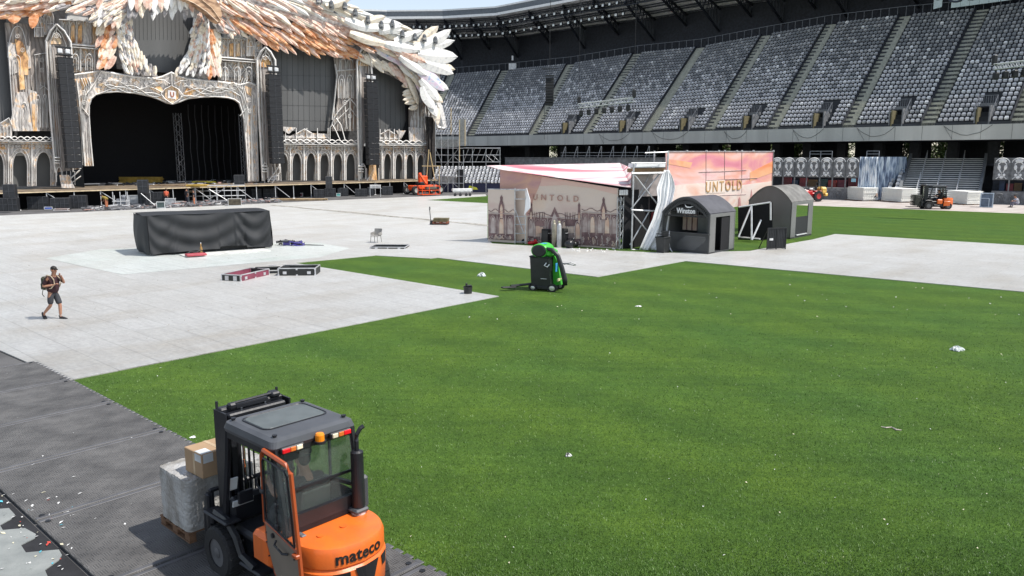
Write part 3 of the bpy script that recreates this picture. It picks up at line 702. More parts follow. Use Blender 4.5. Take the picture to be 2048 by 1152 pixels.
rib(m,[(68,110),(92,106)],3,-5.2,.3); rib(m,[(80,178),(88,172),(96,180)],2,-5.1,.2)
rib(m,[(670,128),(674,150),(669,200),(664,240)],3.2,-5.0,.35); rib(m,[(674,142),(715,138)],2.6,-5.0,.3); rib(m,[(680,118),(678,142)],2,-5,.3)
for x in(682,690,698,706): rib(m,[(x,118),(x+1,198)],1.3,-5.1,.2)
for cx in(686,700): rib(m,garch(cx,118,140,6),1.5,-5.0,.2)
rib(m,[(662,254),(668,236),(676,224),(690,208),(700,197),(710,208),(717,222)],2.4,-4.6,.35); rib(m,[(664,258),(676,238),(690,225),(700,215),(712,232)],1.8,-4.6,.3)
rib(m,[(700,200),(700,262)],2.4,-4.6,.3); rib(m,[(690,212),(694,258)],1.5,-4.6,.3); rib(m,[(708,212),(706,258)],1.5,-4.6,.3)
rib(m,[(660,256),(664,248),(672,262),(680,280)],2,-4.4,.3); rib(m,[(672,236),(682,250),(690,280)],2,-4.4,.3); rib(m,[(660,256),(660,282)],1.6,-4.4,.3)
P_('gothic_tracery',m,moul)
# upper gallery rows with domes
m=MB();d=MB();am=MB();ml=MB()
for x0,x1,yt,yb,cx,dx in((118,198,38,95,155,22),(436,512,74,122,467,20)):
    sl=.04
    spoly(m,[(x0,yt),(x1,yt+3),(x1,yb),(x0,yb-6)],-5.5,.15); spoly(m,[(x0,yb),(x1,yb+4),(x1,yb+52),(x0,yb+48)],-5.7,.15)
    n=8
    dome=[(cx-dx,yt+2)]+[(cx-dx*math.cos(t*math.pi/8),yt-0-18*math.sin(t*math.pi/8)) for t in range(1,8)]+[(cx+dx,yt+2)]
    spoly(d,dome,-5.0,.6)
    rib(ml,[(x0,yt+1),(x1,yt+5)],3,-4.9,.4); rib(ml,[(x0,yb-8),(x1,yb-2)],4,-4.7,.6); rib(ml,[(x0,yb-3),(x1,yb+3)],2.5,-4.6,.6)
    for k in range(6):
        x=x0+6+k*(x1-x0-8)/5; rib(ml,[(x,yt+4),(x,yb-8)],2,-5.0,.3); 
        if k<5: rib(ml,garch(x+(x1-x0-8)/10,yt+6,yb-10,6.5),1.4,-5.1,.25); (spoly(am,[(x+4,yt+14),(x+11,yt+12),(x+11,yb-10),(x+4,yb-10)],-5.35,.1) if k in(1,2,4) else 0)
    for k in range(3):
        x=x0+14+k*(x1-x0-14)/2.3; rib(ml,[(x,yb+2),(x,yb+48)],4,-5.2,.3); rib(ml,[(x-20,yb+6),(x-4,yb+30)],2,-5.3,.3); rib(ml,[(x+22,yb+6),(x+3,yb+30)],2,-5.3,.3)
for ax,ay,w_,h_ in((78,32,9,42),(97,20,10,50),(502,70,8,42),(517,82,7,38)):
    ml_=garch(ax,ay,ay+h_,w_,6,.35); spoly(m,ml_,-4.9,.2); rib(ml,ml_,2.2,-4.6,.3); rib(ml,garch(ax,ay+12,ay+h_,w_*.5,5),1.5,-4.6,.2); rib(ml,[(ax-w_,ay+h_*.55),(ax+w_,ay+h_*.55)],1.6,-4.6,.2)
P_('gallery_panel',m,stone); P_('gallery_dome',d,mat('dome_grey',(.48,.49,.50),.6,sc=.6)); P_('gallery_amber_panel',am,amber); P_('gallery_moulding',ml,moul)
# arcades
def arcade(name_x,apex,ybase,ycor,x0,x1,hw,dark):
    m=MB();p=MB();ml=MB();c=MB();am=MB()
    # back panels (doors)
    spoly(c,[(x0,ycor+12),(x1,ycor+12),(x1,ybase(x1)),(x0,ybase(x0))],-6.0,.1); P_('arcade_back_panel',c,mat('grey_door_panel',(.11,.112,.11),.7,var=.12,sc=.5,stretch=(1,1,.2)))
    # spandrel with arch cut outs
    xs=[x0]+[(apex[i][0]+apex[i+1][0])/2 for i in range(len(apex)-1)]+[x1]
    for i,(ax,ay) in enumerate(apex):
        a,b_=xs[i],xs[i+1]; yb=ybase(ax); g_=[(x,y) for x,y in garch(ax,ay,yb-8,hw)]
        g_=[q for q in g_ if a-.1<=q[0]<=b_+.1]
        poly=[(a,ycor+2),(b_,ycor+2),(b_,yb),(g_[-1][0],yb)]+g_[::-1]+[(g_[0][0],yb),(a,yb)]
        spoly(m,poly,-5.0,.25)
        rib(ml,[(g_[0][0],yb)]+g_+[(g_[-1][0],yb)],2.2,-4.75,.3)
        g2=[q for q in garch(ax,ay-7,yb-8,hw+4.5) if a<=q[0]<=b_]
        rib(ml,g2,1.8,-4.65,.35)
        if i%2==1 or len(apex)<4: spoly(am,[(ax+hw*.2,ay-14),(ax+hw,ay-14),(ax+hw+3,ay-6),(ax+hw*.3,ay-7)],-4.9,.08)
    for x in xs[:]: rib(ml,[(x,ycor+2),(x+.5,ybase(x))],3.2,-4.5,.4)
    rib(ml,[(x0,ycor),(x1,ycor+(x1-x0)*.012)],3,-4.2,.7); rib(ml,[(x0,ycor+4),(x1,ycor+4+(x1-x0)*.012)],1.4,-4.3,.5)
    # intertwined cresting
    n=int((x1-x0)/3)
    for ph in (0,math.pi):
        rib(ml,[(x0+(x1-x0)*i/n,ycor-6+(x1-x0)*.012*i/n+3.6*math.sin(ph+i*.75)) for i in range(n+1)],2.2,-4.2-(ph>0)*.12,.35)
    P_('arcade_panel',m,stone); P_('arcade_moulding',ml,moul); P_('arcade_amber_panel',am,amber)
arcade('l',[(-7,304),(40,304),(87,304)],lambda x:374 if x<0 else 373-x*.012,282,-28,111,15,False)
arcade('r',[(567,307),(593.5,306),(622,305.5),(649,305.5),(675.6,306),(701.5,307)],lambda x:360.8,288,556,717,9.6,False)
arcade('s',[(752,307),(775,307),(798,307),(820,308),(842,309)],lambda x:357.5,290,742,858,8,False)
m=MB();ml=MB()
for x0,x1,yb,pk in((563,658,288,609),(752,800,290,776)):
    spoly(m,[(x0,yb-4),(x0,yb-20),(x0+18,yb-16),(pk-14,yb-22),(pk,yb-30),(pk+14,yb-22),(x1,yb-20),(x1,yb-4)],-4.9,.15)
    for k in range(5): x=x0+8+k*(x1-x0-10)/4; rib(ml,[(x,yb-4),(x,yb-32)],2,-4.5,.3)
    rib(ml,[(x0,yb-14),(x1,yb-13)],1.4,-4.6,.2); rib(ml,[(pk-14,yb-22),(pk,yb-30),(pk+14,yb-22)],2,-4.5,.3)
    for k in range(10): x=x0+4+k*(x1-x0-8)/9; rib(ml,[(x-4,yb-5),(x,yb-13),(x+4,yb-5)],.9,-4.6,.2)
spoly(m,[(562,253),(592,255),(578,268),(568,262)],-4.6,.1); spoly(m,[(792,261),(812,261),(802,278)],-4.6,.1)
rib(ml,[(0,247),(18,236),(24,250)],2.4,-4.7,.3); spoly(m,[(-20,262),(-20,250),(0,247),(18,236),(24,250),(24,276),(-20,276)],-5,.2)
for x in(4,11,18): rib(ml,garch(x,250,274,3),1.2,-4.7,.2)
P_('cresting_panel',m,stone); P_('cresting_moulding',ml,moul)
# end tower: spires, hanging print and black drape
m=MB(); spoly(m,[(820,215),(828,205),(835,200),(842,208),(850,195),(858,205),(868,200),(872,232),(870,283),(820,283)],-4.9,.3); P_('spire_panel',m,stone_d)
m=MB()
for x,y in((822,232),(829,214),(836,205),(843,216),(850,208),(857,214),(864,206)): rib(m,[(x,283),(x,y+14),(x+1,y)],[3,3,.4],-4.6,.3)
P_('spire',m,moul)
m=MB(); spoly(m,[(818,254),(848,256),(847,283),(819,283)],-4.5,.15); P_('spire_base_panel',m,stone)
m=MB(); spoly(m,[(852,233),(872,235),(870,300),(869,360),(853,360),(855,300)],-3.6,.2); rib(m,[(856,236),(859,300),(857,358)],3,-3.4,.25); rib(m,[(866,240),(864,300),(867,358)],3,-3.4,.25); P_('black_end_drape',m,mat('drape_brown_black',(.03,.026,.024),.8,var=.4))
m=MB(); spoly(m,[(812,195),(822,225),(818,283),(806,270),(815,240)],-5.6,.3); P_('black_wing_backing',m,voidm)
m=MB(); rib(m,[(868,196),(877,215),(884,240),(888,256)],[12,17,14,11],-3.9,.4); rib(m,[(870,240),(876,255),(889,257)],[4,8,6],-3.7,.3); P_('hanging_white_print',m,mat('white_print',(.66,.64,.62),.7))
m=MB(); spoly(m,[(-60,40),(-60,-40),(640,-40),(690,20),(800,80),(868,120),(868,285),(530,290),(500,172),(343,160),(150,160),(120,290),(-60,290)],-7.6,.3); P_('black_backing',m,mat('backing_grey',(.05,.05,.052),.8,var=.3))
# fine fluting, rosettes and small tracery on piers, bands and towers
m=MB(); dk_=MB()
def flute(x0,x1,y0,y1,n,off,lean=0,mb=None):
    for k in range(n):
        x=x0+(x1-x0)*(k+.5)/n; rib(mb or m,[(x,y0),(x+lean,y1)],.9,off,.08)
for a in((158,178,236,330,4,-4.84,5),(494,512,215,360,4,-4.8,3),(96,108,90,335,3,-4.1,17),(519,530,125,355,2,-4.1,7),(717,724,130,355,2,-4.1,3),(22,66,150,250,7,-4.85,8),(70,92,170,255,4,-5.2,8),(678,714,150,198,7,-5.15,1),(666,716,215,262,9,-5.15,0),(822,868,240,280,8,-4.4,0),(120,196,102,142,14,-5.55,2),(438,510,128,160,14,-5.55,2)): flute(*a)
def rosette(x,y,r,off):
    rib(m,[(x+r*math.cos(t*math.pi/5),y+r*math.sin(t*math.pi/5)) for t in range(11)],.9,off,.1); rib(m,[(x-r*.6,y),(x+r*.6,y)],.7,off,.1); rib(m,[(x,y-r*.6),(x,y+r*.6)],.7,off,.1)
for i in range(13):
    x=200+i*10.2; rosette(x,158+ (x-200)*.05+ (4 if i%2 else 0),3.1,-4.6)
for i in range(11):
    x=370+i*10.2; rosette(x,170-(x-370)*.01+(4 if i%2 else 0),3.1,-4.6)
for x,y in((167,185),(169,205),(498,200),(500,222),(113,72),(531,116),(728,114),(35,72),(45,100),(690,205),(700,232),(84,120),(84,140)): rosette(x,y,4,-3.4 if x in(113,531,728) else -4.6)
for x0,x1,y in((-5,110,296),(560,714,300),(756,858,302)):
    n_=int((x1-x0)/6.6)
    for k in range(n_): rosette(x0+(k+.5)*(x1-x0)/n_,y-4+(x1-x0)*.012*k/n_,1.9,-4.6)
for cx,y0,y1,hw in((90,188,255,5),(76,190,255,5),(48,205,258,7),(683,150,196,6),(700,150,196,6),(33,110,150,8),(127,108,140,6),(150,108,140,7),(178,108,140,7),(450,134,160,6),(475,134,160,6),(498,134,162,6),(832,225,270,6),(848,225,270,6),(862,225,270,5)):
    rib(m,garch(cx,y0,y1,hw,6,.3),1.3,-4.75,.12); rib(m,garch(cx,y0+8,y1,hw*.5,5,.3),.9,-4.75,.1)
P_('fine_tracery',m,moul)
# ---------- feathers ----------
def fmat(n,els): return ramp(mat(n,(.5,.5,.5),.65,sc=1.6,stretch=(1,1,1.6),bump=.1),els)
FM=[fmat('feather_white',[(.30,(.58,.57,.57)),(.45,(.78,.77,.74)),(.62,(.84,.83,.80)),(.75,(.78,.68,.54))]),
    fmat('feather_cream',[(.3,(.52,.46,.40)),(.45,(.76,.66,.52)),(.6,(.80,.74,.64)),(.75,(.66,.42,.22))]),
    fmat('feather_pink',[(.3,(.46,.26,.20)),(.45,(.68,.44,.34)),(.6,(.76,.62,.54)),(.75,(.60,.28,.14))]),
    fmat('feather_orange',[(.3,(.38,.13,.05)),(.45,(.62,.26,.11)),(.58,(.70,.42,.26)),(.75,(.78,.40,.10))]),
    fmat('feather_grey',[(.3,(.10,.095,.095)),(.5,(.32,.30,.30)),(.7,(.58,.55,.54))]),
    fmat('feather_iridescent',[(.3,(.30,.42,.70)),(.45,(.74,.73,.76)),(.6,(.72,.55,.70)),(.75,(.76,.72,.66))])]
feath=[]
def feather(x,y,a,L,W,off,mi):
    """x,y root pixel; a = direction in degrees (0 right, 90 down); L,W pixels"""
    c,s=math.cos(R_(a)),math.sin(R_(a)); n=7; vs=[];cur=random.uniform(-.06,.06)*L
    for i in range(n+1):
        t=i/n; w_=W/2*(math.sin(math.pi*min(1,(t*.78+.18)))**.75) if i<n else 0
        if i==n: w_=.1
        bx_=x+c*L*t-s*cur*math.sin(math.pi*t); by_=y+s*L*t+c*cur*math.sin(math.pi*t)
        tilt=.0+.25*t
        vs+=[SP(bx_+s*w_,by_-c*w_,off+tilt-.05),SP(bx_,by_,off+tilt+.16*(1-t)+.03),SP(bx_-s*w_,by_+c*w_,off+tilt-.05)]
    m0=3*(n+1); vs+=[p-SN*.09 for p in vs[:m0]]
    fs=[]
    for i in range(n):
        b0=i*3
        for k in(0,1): fs+=[(b0+k,b0+3+k,b0+4+k,b0+1+k),(m0+b0+k,m0+b0+1+k,m0+b0+4+k,m0+b0+3+k)]
        fs+=[(b0,m0+b0,m0+b0+3,b0+3),(b0+2,b0+5,m0+b0+5,m0+b0+2)]
    vis= (x>-20 and y>-25)
    feath.append((L*W if vis else 0,vs,fs,mi))
rf_=random.Random(21)
def row(path,n,a0,a1,L0,L1,W,off,mis,jit=6):
    P2=[Vector((x,y,0)) for x,y in path]; seg=[(P2[i+1]-P2[i]).length for i in range(len(P2)-1)]; T=sum(seg)
    n=int(n*1.3); W*=.84
    for k in range(n):
        t=(k+.5+rf_.uniform(-.25,.25))/n; s=t*T; i=0
        while i<len(seg)-1 and s>seg[i]: s-=seg[i]; i+=1
        p=P2[i].lerp(P2[i+1],min(1,s/seg[i])); tt=t
        feather(p.x+rf_.uniform(-2,2),p.y+rf_.uniform(-2,2),a0+(a1-a0)*tt+rf_.uniform(-jit,jit),(L0+(L1-L0)*tt)*rf_.uniform(.88,1.12),W*rf_.uniform(.85,1.15),off+rf_.uniform(-.05,.05)+.012*k%.1,rf_.choice(mis))
m=MB(); spoly(m,[(398,-30),(640,-30),(640,8),(700,48),(800,78),(880,110),(880,170),(862,215),(845,190),(820,170),(760,140),(700,112),(655,96),(590,88),(520,60),(440,40)],-4.4,.3)
spoly(m,[(-40,-30),(215,-30),(200,15),(150,8),(90,22),(60,38),(-40,20)],-4.4,.3)
spoly(m,[(236,28),(262,20),(266,65),(276,95),(293,126),(318,154),(250,150),(238,100)],-5.2,.3); spoly(m,[(388,60),(398,30),(418,34),(420,100),(416,160),(356,156),(372,130),(384,95)],-5.2,.3); P_('wing_backing',m,FM[4])
O_=[3,3,2];Pk=[2,2,3,1];Wm=[0,1,2];Wh=[0,0,1,0,1,5,2]
# right wing, from the lower covert rows up to the white primaries
row([(500,62),(560,78),(620,88),(690,92)],17,42,36,46,46,12,-4.0,[3,3,2])
row([(690,98),(750,118),(790,132),(815,150),(826,180)],11,28,75,40,36,13,-4.0,[1,2,1])
row([(825,165),(830,195),(835,215)],5,178,160,26,20,13,-4.3,[1,1])
row([(455,36),(520,52),(590,66),(670,78)],18,38,32,52,50,12,-3.75,[3,2,3])
row([(420,0),(480,18),(560,42),(650,60),(720,82)],22,38,28,52,50,11.5,-3.5,[3,2,2])
row([(440,-8),(520,14),(600,36),(690,56),(770,96)],21,34,26,56,56,12,-3.25,[2,1,2])
row([(470,-22),(560,0),(640,22),(720,48),(800,84)],19,28,26,64,60,13,-3.0,[2,1,0,2])
row([(540,-26),(600,-8),(680,20),(750,52),(810,84)],16,22,20,68,64,14,-2.75,Wh)
row([(570,-34),(620,-14),(690,16),(770,52)],13,16,16,72,66,15,-2.5,Wh)
row([(800,95),(830,120),(845,150),(850,175)],9,24,78,58,52,19,-3.1,Wh)
row([(745,96),(790,112),(820,140),(835,165)],9,30,60,60,54,17,-3.5,[0,1,5,0])
feather(645,2,-4,58,20,-2.3,0);feather(652,12,-18,52,18,-2.2,1)
feather(740,50,10,70,20,-2.3,0);feather(758,64,-14,48,18,-2.2,0)
feather(838,92,-46,56,22,-2.45,1);feather(828,98,-12,84,22,-2.42,0);feather(842,126,11,70,24,-2.4,1);feather(844,148,30,62,24,-2.4,0);feather(846,164,46,58,22,-2.45,1);feather(790,84,-22,62,20,-2.35,0);feather(724,48,-18,50,18,-2.35,1);feather(830,100,-30,84,26,-2.3,0);feather(836,108,4,80,34,-2.25,0);feather(836,122,20,76,28,-2.3,0);feather(838,140,40,66,24,-2.35,5);feather(842,158,52,56,22,-2.4,0);feather(846,172,64,52,22,-2.45,0);feather(858,186,72,50,20,-2.6,0);feather(862,200,74,52,18,-2.7,1)
feather(700,66,16,84,19,-2.3,1);feather(690,40,14,80,18,-2.25,0);feather(770,88,10,74,20,-2.2,0);feather(790,98,24,70,18,-2.3,2);feather(800,112,36,66,18,-2.35,0)
# left wing
row([(110,14),(70,22),(30,26),(-20,22)],8,158,176,42,46,17,-4.0,[3,3,2]);row([(150,2),(100,4),(50,8),(0,8)],9,158,172,46,48,16,-3.7,[3,2]);row([(190,-12),(130,-14),(60,-10),(0,-8)],10,155,168,46,46,15,-3.4,[2,1,2])
row([(200,-4),(170,6),(150,14),(190,20),(120,10)],14,150,165,26,26,12,-3.3,[2,1,4]);feather(70,24,100,34,20,-3.8,3);feather(30,18,95,30,30,-3.9,3)
# small body feathers beside the head
for k in range(95):
    x=rf_.uniform(195,262); y=rf_.uniform(-12,36); feather(x,y,rf_.uniform(100,160),rf_.uniform(20,30),11,-3.6-.01*k*.3,rf_.choice([1,2,4,1,0]))
for k in range(95):
    x=rf_.uniform(425,500); y=rf_.uniform(-12,62)*(1-(x-425)/260); feather(x,y+ (x-425)*.16,rf_.uniform(20,70),rf_.uniform(20,30),10,-4.2+.01*k*.3,rf_.choice([1,2,4,1,0,2]))
for y0,n_ in((54,5),(78,6),(100,5),(120,5)):
    for k in range(n_): feather(206+k*6,y0-8+rf_.uniform(-3,3),rf_.uniform(95,125),30,13,-4.4+.005*k,rf_.choice([1,3,2,3])); 
    for k in range(4): feather(420+k*5,y0+6+rf_.uniform(-3,3),rf_.uniform(70,95),32,12,-4.5,rf_.choice([2,3,1]))
# breast feathers around the heart shaped screen
def tabl(T,y):
    for (y0,a0,b0),(y1,a1,b1) in zip(T,T[1:]):
        if y<=y1: t=(y-y0)/(y1-y0); return a0+(a1-a0)*t,b0+(b1-b0)*t
    return T[-1][1:]
LB=[(22,238,258),(65,234,262),(95,238,270),(126,244,292),(150,252,322)]; RBk=[(30,394,414),(65,390,416),(95,386,417),(126,370,417),(152,350,414)]
for T,s_ in((LB,1),(RBk,-1)):
    for r in range(17):
        y=T[0][0]-4+r*(T[-1][0]-T[0][0]-14)/16; a,b_=tabl(T,y+8)
        for k in range(6): feather(a+(b_-a)*k/5,y+rf_.uniform(-3,3),90-s_*rf_.uniform(2,26)+(k-2.5)*s_*3,20,8,-4.1+.02*k-.02*r,rf_.choice([0,1,0,1,2,4]))
for k in range(16): feather(262+k*9.4,-18+abs(k-7)*1.5+rf_.uniform(-3,6),rf_.uniform(78,102),rf_.uniform(40,58) if 3<k<13 else 46,14,-3.0+.02*(k%3),rf_.choice([0,1,0,4]))
for k in range(12): feather(260+k*11,-22+rf_.uniform(-3,6),rf_.uniform(78,102),42,14,-2.7,rf_.choice([1,2,0]))
feath.sort(key=lambda q:-q[0]); rest=MB(); print('feathers',len(feath))
for i,(ar,vs,fs,mi) in enumerate(feath):
    if i<100: q=MB(); q.add(vs,fs); P_('feather',q,FM[mi])
    else: rest.add(vs,fs,mi)
o=P_('feathers',rest,FM); o['kind']='stuff'
# beak
m=MB(); bk1=[(352,-20),(400,-20),(425,-8),(440,10),(444,30),(441,46),(430,40),(412,22),(385,6),(360,-5)]
m.prism([SP(x,y,-1.6) for x,y in bk1],-SN*1.2)
P_('beak',m,ramp(mat('beak_horn',(.4,.25,.15),.5,sc=1.,stretch=(1,1,3)),[(.35,(.22,.12,.07)),(.5,(.45,.28,.17)),(.7,(.62,.42,.26))]))
m=MB(); rib(m,[(360,-6),(388,6),(412,22),(436,44)],3,-1.4,.4); rib(m,[(372,-16),(400,-4),(424,16),(441,40)],2,-1.45,.3); P_('beak_ridge',m,mat('beak_light',(.66,.54,.42),.5))
# moving heads with rain covers along the wing
for i,(x,y) in enumerate([(637,6),(663,14),(690,17),(711,30),(736,44),(763,54),(785,52),(805,72),(830,78),(849,80),(871,84)]):
    p=SP(x,y+3,-1.95)
    if i==0:
        mh=thing('moving_head_light','moving head stage light in a clear rain cover perched on top of the feathered wing','stage light',p,SA,'stage lights under rain covers on the wing top')
        q=MB(); q.bbox((0,0,.12),(.5,.5,.24),.05); q.beam((-.26,0,.2),(-.26,0,.75),.07); q.beam((.26,0,.2),(.26,0,.75),.07); q.build('base',m_black,mh)
        q=MB(); q.lathe([(.1,-.2),(.22,-.15),(.24,.1),(.16,.28)],(0,0,.7),10); q.build('head',m_black,mh)
        q=MB(); q.lathe([(.30,-.1),(.34,.4),(.28,.8),(.16,1.0),(.03,1.06)],(0,0,0),10); q.build('rain_cover',mat('rain_cover_plastic',(.75,.78,.82),.2,trans=.85),mh)
    else: dup(mh,p,SA)
# ---------- line arrays ----------
def larray(name,x0,x1,y0,y1,off,n,label):
    p=SP((x0+x1)/2,y0,off); q=SP((x0+x1)/2,y1,off); w_=(SP(x1,y0,off)-SP(x0,y0,off)).length; h=p.z-q.z
    o=thing(name,label,'speaker array',(p.x,p.y,q.z),SA,'tall black hanging speaker arrays')
    for k in range(n):
        z=h*(k+.5)/n; c=MB(); back=.0+.35*(1-(k+.5)/n)**2*0
        c.bbox((0,.1+back,z),(w_,.8,h/n*.93),.03); c.build('speaker_cabinet',mat('speaker_grille',(.010,.011,.014),.6,var=.2),o)
    c=MB()
    for k in range(n):
        z=h*(k+1)/n; c.box((0,-.32,z-.01),(w_*.96,.03,.025))
    c.box((0,-.32,h*.5),(.03,.03,h*.96)); c.build('cabinet_trim',mat('array_trim',(.07,.075,.085),.5),o)
    c=MB(); c.box((0,0,h+.25),(w_*.9,.9,.12)); c.beam((-w_*.5,0,h+1.0),(w_*.5,0,h+1.0),.18); c.beam((-w_*.4,0,h+.3),(-w_*.4,0,h+1),.08); c.beam((w_*.4,0,h+.3),(w_*.4,0,h+1),.08)
    for s_ in(-1,1): c.bbox((s_*w_*.25,0,h+.62),(w_*.3,.3,.45),.05,1)
    c.build('hoist_frame',[m_black,m_alu],o)
larray('speaker_array',113,144,115,337,-2.6,16,'tall black hanging speaker array in the gothic tower left of the main stage opening')
larray('speaker_array',534,559,149,328,-2.6,16,'tall black hanging speaker array in the gothic tower right of the main stage opening')
larray('speaker_array',731,753,164,330,-2.6,15,'tall black hanging speaker array before the narrow right screen of the stage')
# ---------- deck ----------
dk=thing('stage_deck','long raised stage deck with plywood edge on thin steel legs','stage deck',Sx(430,0,0),SA)
DL=Sx(-60,0);DR=Sx(880,0); dl=(DR-DL).length; o0=(DL-dk.location).dot(ST)
m=MB(); m.box((o0+dl/2,8.,1.80),(dl,16,.12)); m.build('platform',mat('deck_plywood',(.17,.13,.09),.8,var=.3,sc=1.),dk)
m=MB(); m.box((o0+dl/2,-.03,1.74),(dl,.05,.10)); m.build('edge_strip',mat('raw_timber',(.62,.50,.33),.7,var=.15,sc=2),dk)
m=MB(); m.box((o0+dl/2,2.6,.9),(dl,.05,1.68)); m.build('black_skirt',mat('void_black',(.004,.004,.006)),dk)
k=0; x=o0+1
while x<o0+dl:
    m=MB(); m.tube((x,.1,0),(x,.1,1.72),.045,6); m.tube((x-.15,.1,.02),(x+.15,.1,.02),.05,5); m.build('leg',m_alu,dk)
    if k%2==0: m=MB(); m.tube((x,.15,1.65),(x+2.0,.15,.15),.04,5); m.build('brace',m_alu,dk)
    x+=2.55; k+=1
# ---------- painted print walls and pavilion ----------
_SP,_SN=SP,SN
def useplane(p0,p1):
    """route spoly/rib onto the vertical plane through two ground points"""
    global SP,SN,ST
    t_=(p1-p0).xy.to_3d().normalized(); n_=Vector((t_.y,-t_.x,0))
    def f(x,y,off=0.):
        r=ray(x,y); o=Vector((0,0,CH)); k=((p0+n_*off)-o).dot(n_)/r.dot(n_); return o+r*k
    SP=f; SN=n_; return t_,n_
def skyprint(n,els,st=(1,1,2.2),rot=0):
    m=mat(n,(.6,.4,.4),.65,sc=.28,stretch=st,bump=.08,bsc=4); ramp(m,els)
    nz=[q for q in m.node_tree.nodes if q.type=='TEX_NOISE'][0]; nz.inputs['Distortion'].default_value=.7
    [q for q in m.node_tree.nodes if q.type=='MAPPING'][0].inputs['Rotation'].default_value=(0,0,rot); return m
pink_roof=skyprint('sky_print_pink',[(.28,(.50,.10,.14)),(.38,(.62,.20,.24)),(.45,(.66,.34,.36)),(.50,(.80,.76,.74)),(.56,(.70,.40,.42)),(.63,(.58,.16,.20)),(.72,(.78,.52,.36))],(.25,1.5,1.),R_(47))
pink_wall=skyprint('sky_print_rose',[(.28,(.50,.12,.19)),(.42,(.64,.24,.29)),(.50,(.72,.36,.28)),(.57,(.74,.50,.47)),(.70,(.60,.20,.27))],(.6,.6,1.9))
pale_wall=skyprint('sky_print_pale',[(.3,(.58,.45,.40)),(.5,(.64,.54,.47)),(.7,(.68,.54,.43))])
mauve=skyprint('sky_print_mauve',[(.3,(.40,.20,.22)),(.45,(.50,.29,.28)),(.55,(.60,.36,.27)),(.7,(.44,.26,.27))])
ink=mat('print_dark_mauve',(.12,.07,.075),.7,c2=(.24,.15,.145),sc=2.2); ink2=mat('print_light_stone',(.52,.45,.42),.7,c2=(.36,.28,.26),sc=2.5); ink3=mat('print_glow',(.60,.40,.30),.7,c2=(.66,.54,.44),sc=2)
pav=thing('printed_pavilion','low festival pavilion with pink sloping roof and cathedral print below the word UNTOLD','pavilion',fr(29,37,0))
A0=at(1000,484.5);A1=at(1240,498)
t1,n1_=useplane(A0,A1)
m=MB(); spoly(m,[(1000,339),(1236,377),(1236,497.5),(1000,484.5)],0,.08); m.build('front_wall',pale_wall,pav,True)
m=MB(); spoly(m,[(1000,339),(1086,353),(1076,378),(1066,400),(1060,432),(1050,430),(1050,378),(1000,378)],.012,.008); m.build('sunset_print',mauve,pav,True)
m=MB(); spoly(m,[(1084,353),(1234,377.5),(1234,389),(1180,376),(1130,370),(1080,372)],.014,.008); m.build('rose_cloud_print',skyprint('sky_print_soft_rose',[(.3,(.60,.36,.32)),(.5,(.66,.47,.40)),(.7,(.62,.33,.31))],(.5,.5,2.),R_(47)),pav,True)
# cathedral print
m=MB();m2=MB();m3=MB()
def spire(cx,yt,yb,w_):
    spoly(m,[(cx-w_,yb),(cx-w_*.8,yt+22),(cx-2,yt+10),(cx-2.5,yt+5),(cx,yt),(cx+2.5,yt+5),(cx+2,yt+10),(cx+w_*.8,yt+22),(cx+w_,yb)],.03,.01)
    spoly(m3,[(cx-w_*.4,yb-2),(cx-w_*.4,yt+26),(cx,yt+18),(cx+w_*.4,yt+26),(cx+w_*.4,yb-2)],.04,.01)
def prnt(x0,x1,yt,yb,sl):
    rp_=random.Random(int(x0))
    spoly(m,[(x0,yt+14),(x1,yt+14+sl),(x1,yb+sl*1.3),(x0,yb)],.02,.01)
    n=max(2,int((x1-x0)/13))
    for k in range(n):
        cx=x0+(k+.5)*(x1-x0)/n; dy=sl*(cx-x0)/(x1-x0)
        spoly(m3 if k%2 else m2,garch(cx,yt+20+dy,yt+52+dy,4.2,5),.03,.01); rib(m2,garch(cx,yt+17+dy,yt+52+dy,5.6,5),1.3,.045,.012)
        rib(m2,[(cx+(x1-x0)/n/2,yt+14+dy),(cx+(x1-x0)/n/2,yt+56+dy)],1.4,.045,.012)
    rib(m2,[(x0,yt+12),(x1,yt+12+sl)],2,.045,.012); rib(m,[(x0+(x1-x0)*i/14,yt+6+sl*i/14+3*math.sin(i*1.3)) for i in range(15)],1.2,.045,.012)
    for k in range(int((x1-x0)*.8)):   # ruins and foliage at the foot
        x=rp_.uniform(x0+2,x1-3); dy=sl*(x-x0)/(x1-x0); y=yt+54+dy+rp_.uniform(0,yb-yt-56); h=rp_.uniform(5,14); y1=min(y+h,yb+dy-1)
        rib(rp_.choice([m,m2,m2,m3]),[(x,y),(x+rp_.uniform(-4,4),(y+y1)/2),(x+rp_.uniform(-3,3),y1)],rp_.uniform(.8,2.4),.05+rp_.random()*.01,.012)
prnt(1163,1236,412,490,4); prnt(1055,1162,420,483,6)
spire(1207,394,440,7); spire(1158,405,448,3.2); spire(1062,404,440,4); 
spoly(m,[(1096,470),(1098,440),(1109,414),(1121,440),(1123,472)],.035,.01); spoly(m2,[(1101,470),(1102,444),(1109,424),(1117,444),(1118,470)],.045,.01); spoly(m3,[(1105,470),(1106,450),(1109,438),(1113,450),(1114,470)],.055,.01)
for cx in(1079,1140):
    for dx in(-10,-6,6,10): rib(m,[(cx+dx,424),(cx+dx*.8,452)],[.6,3.4],.05,.012)
    spoly(m,[(cx-9,452),(cx-6,443),(cx,438),(cx+6,443),(cx+9,452)],.055,.01); spoly(m3,[(cx-7,454),(cx+7,454),(cx+7,466),(cx-7,466)],.055,.01); rib(m,[(cx,426),(cx,440)],1.8,.055,.01)
    for k in range(6): rib(m2,[(cx-8+k*3.2,454),(cx-8+k*3.2,480)],.9,.06,.012)
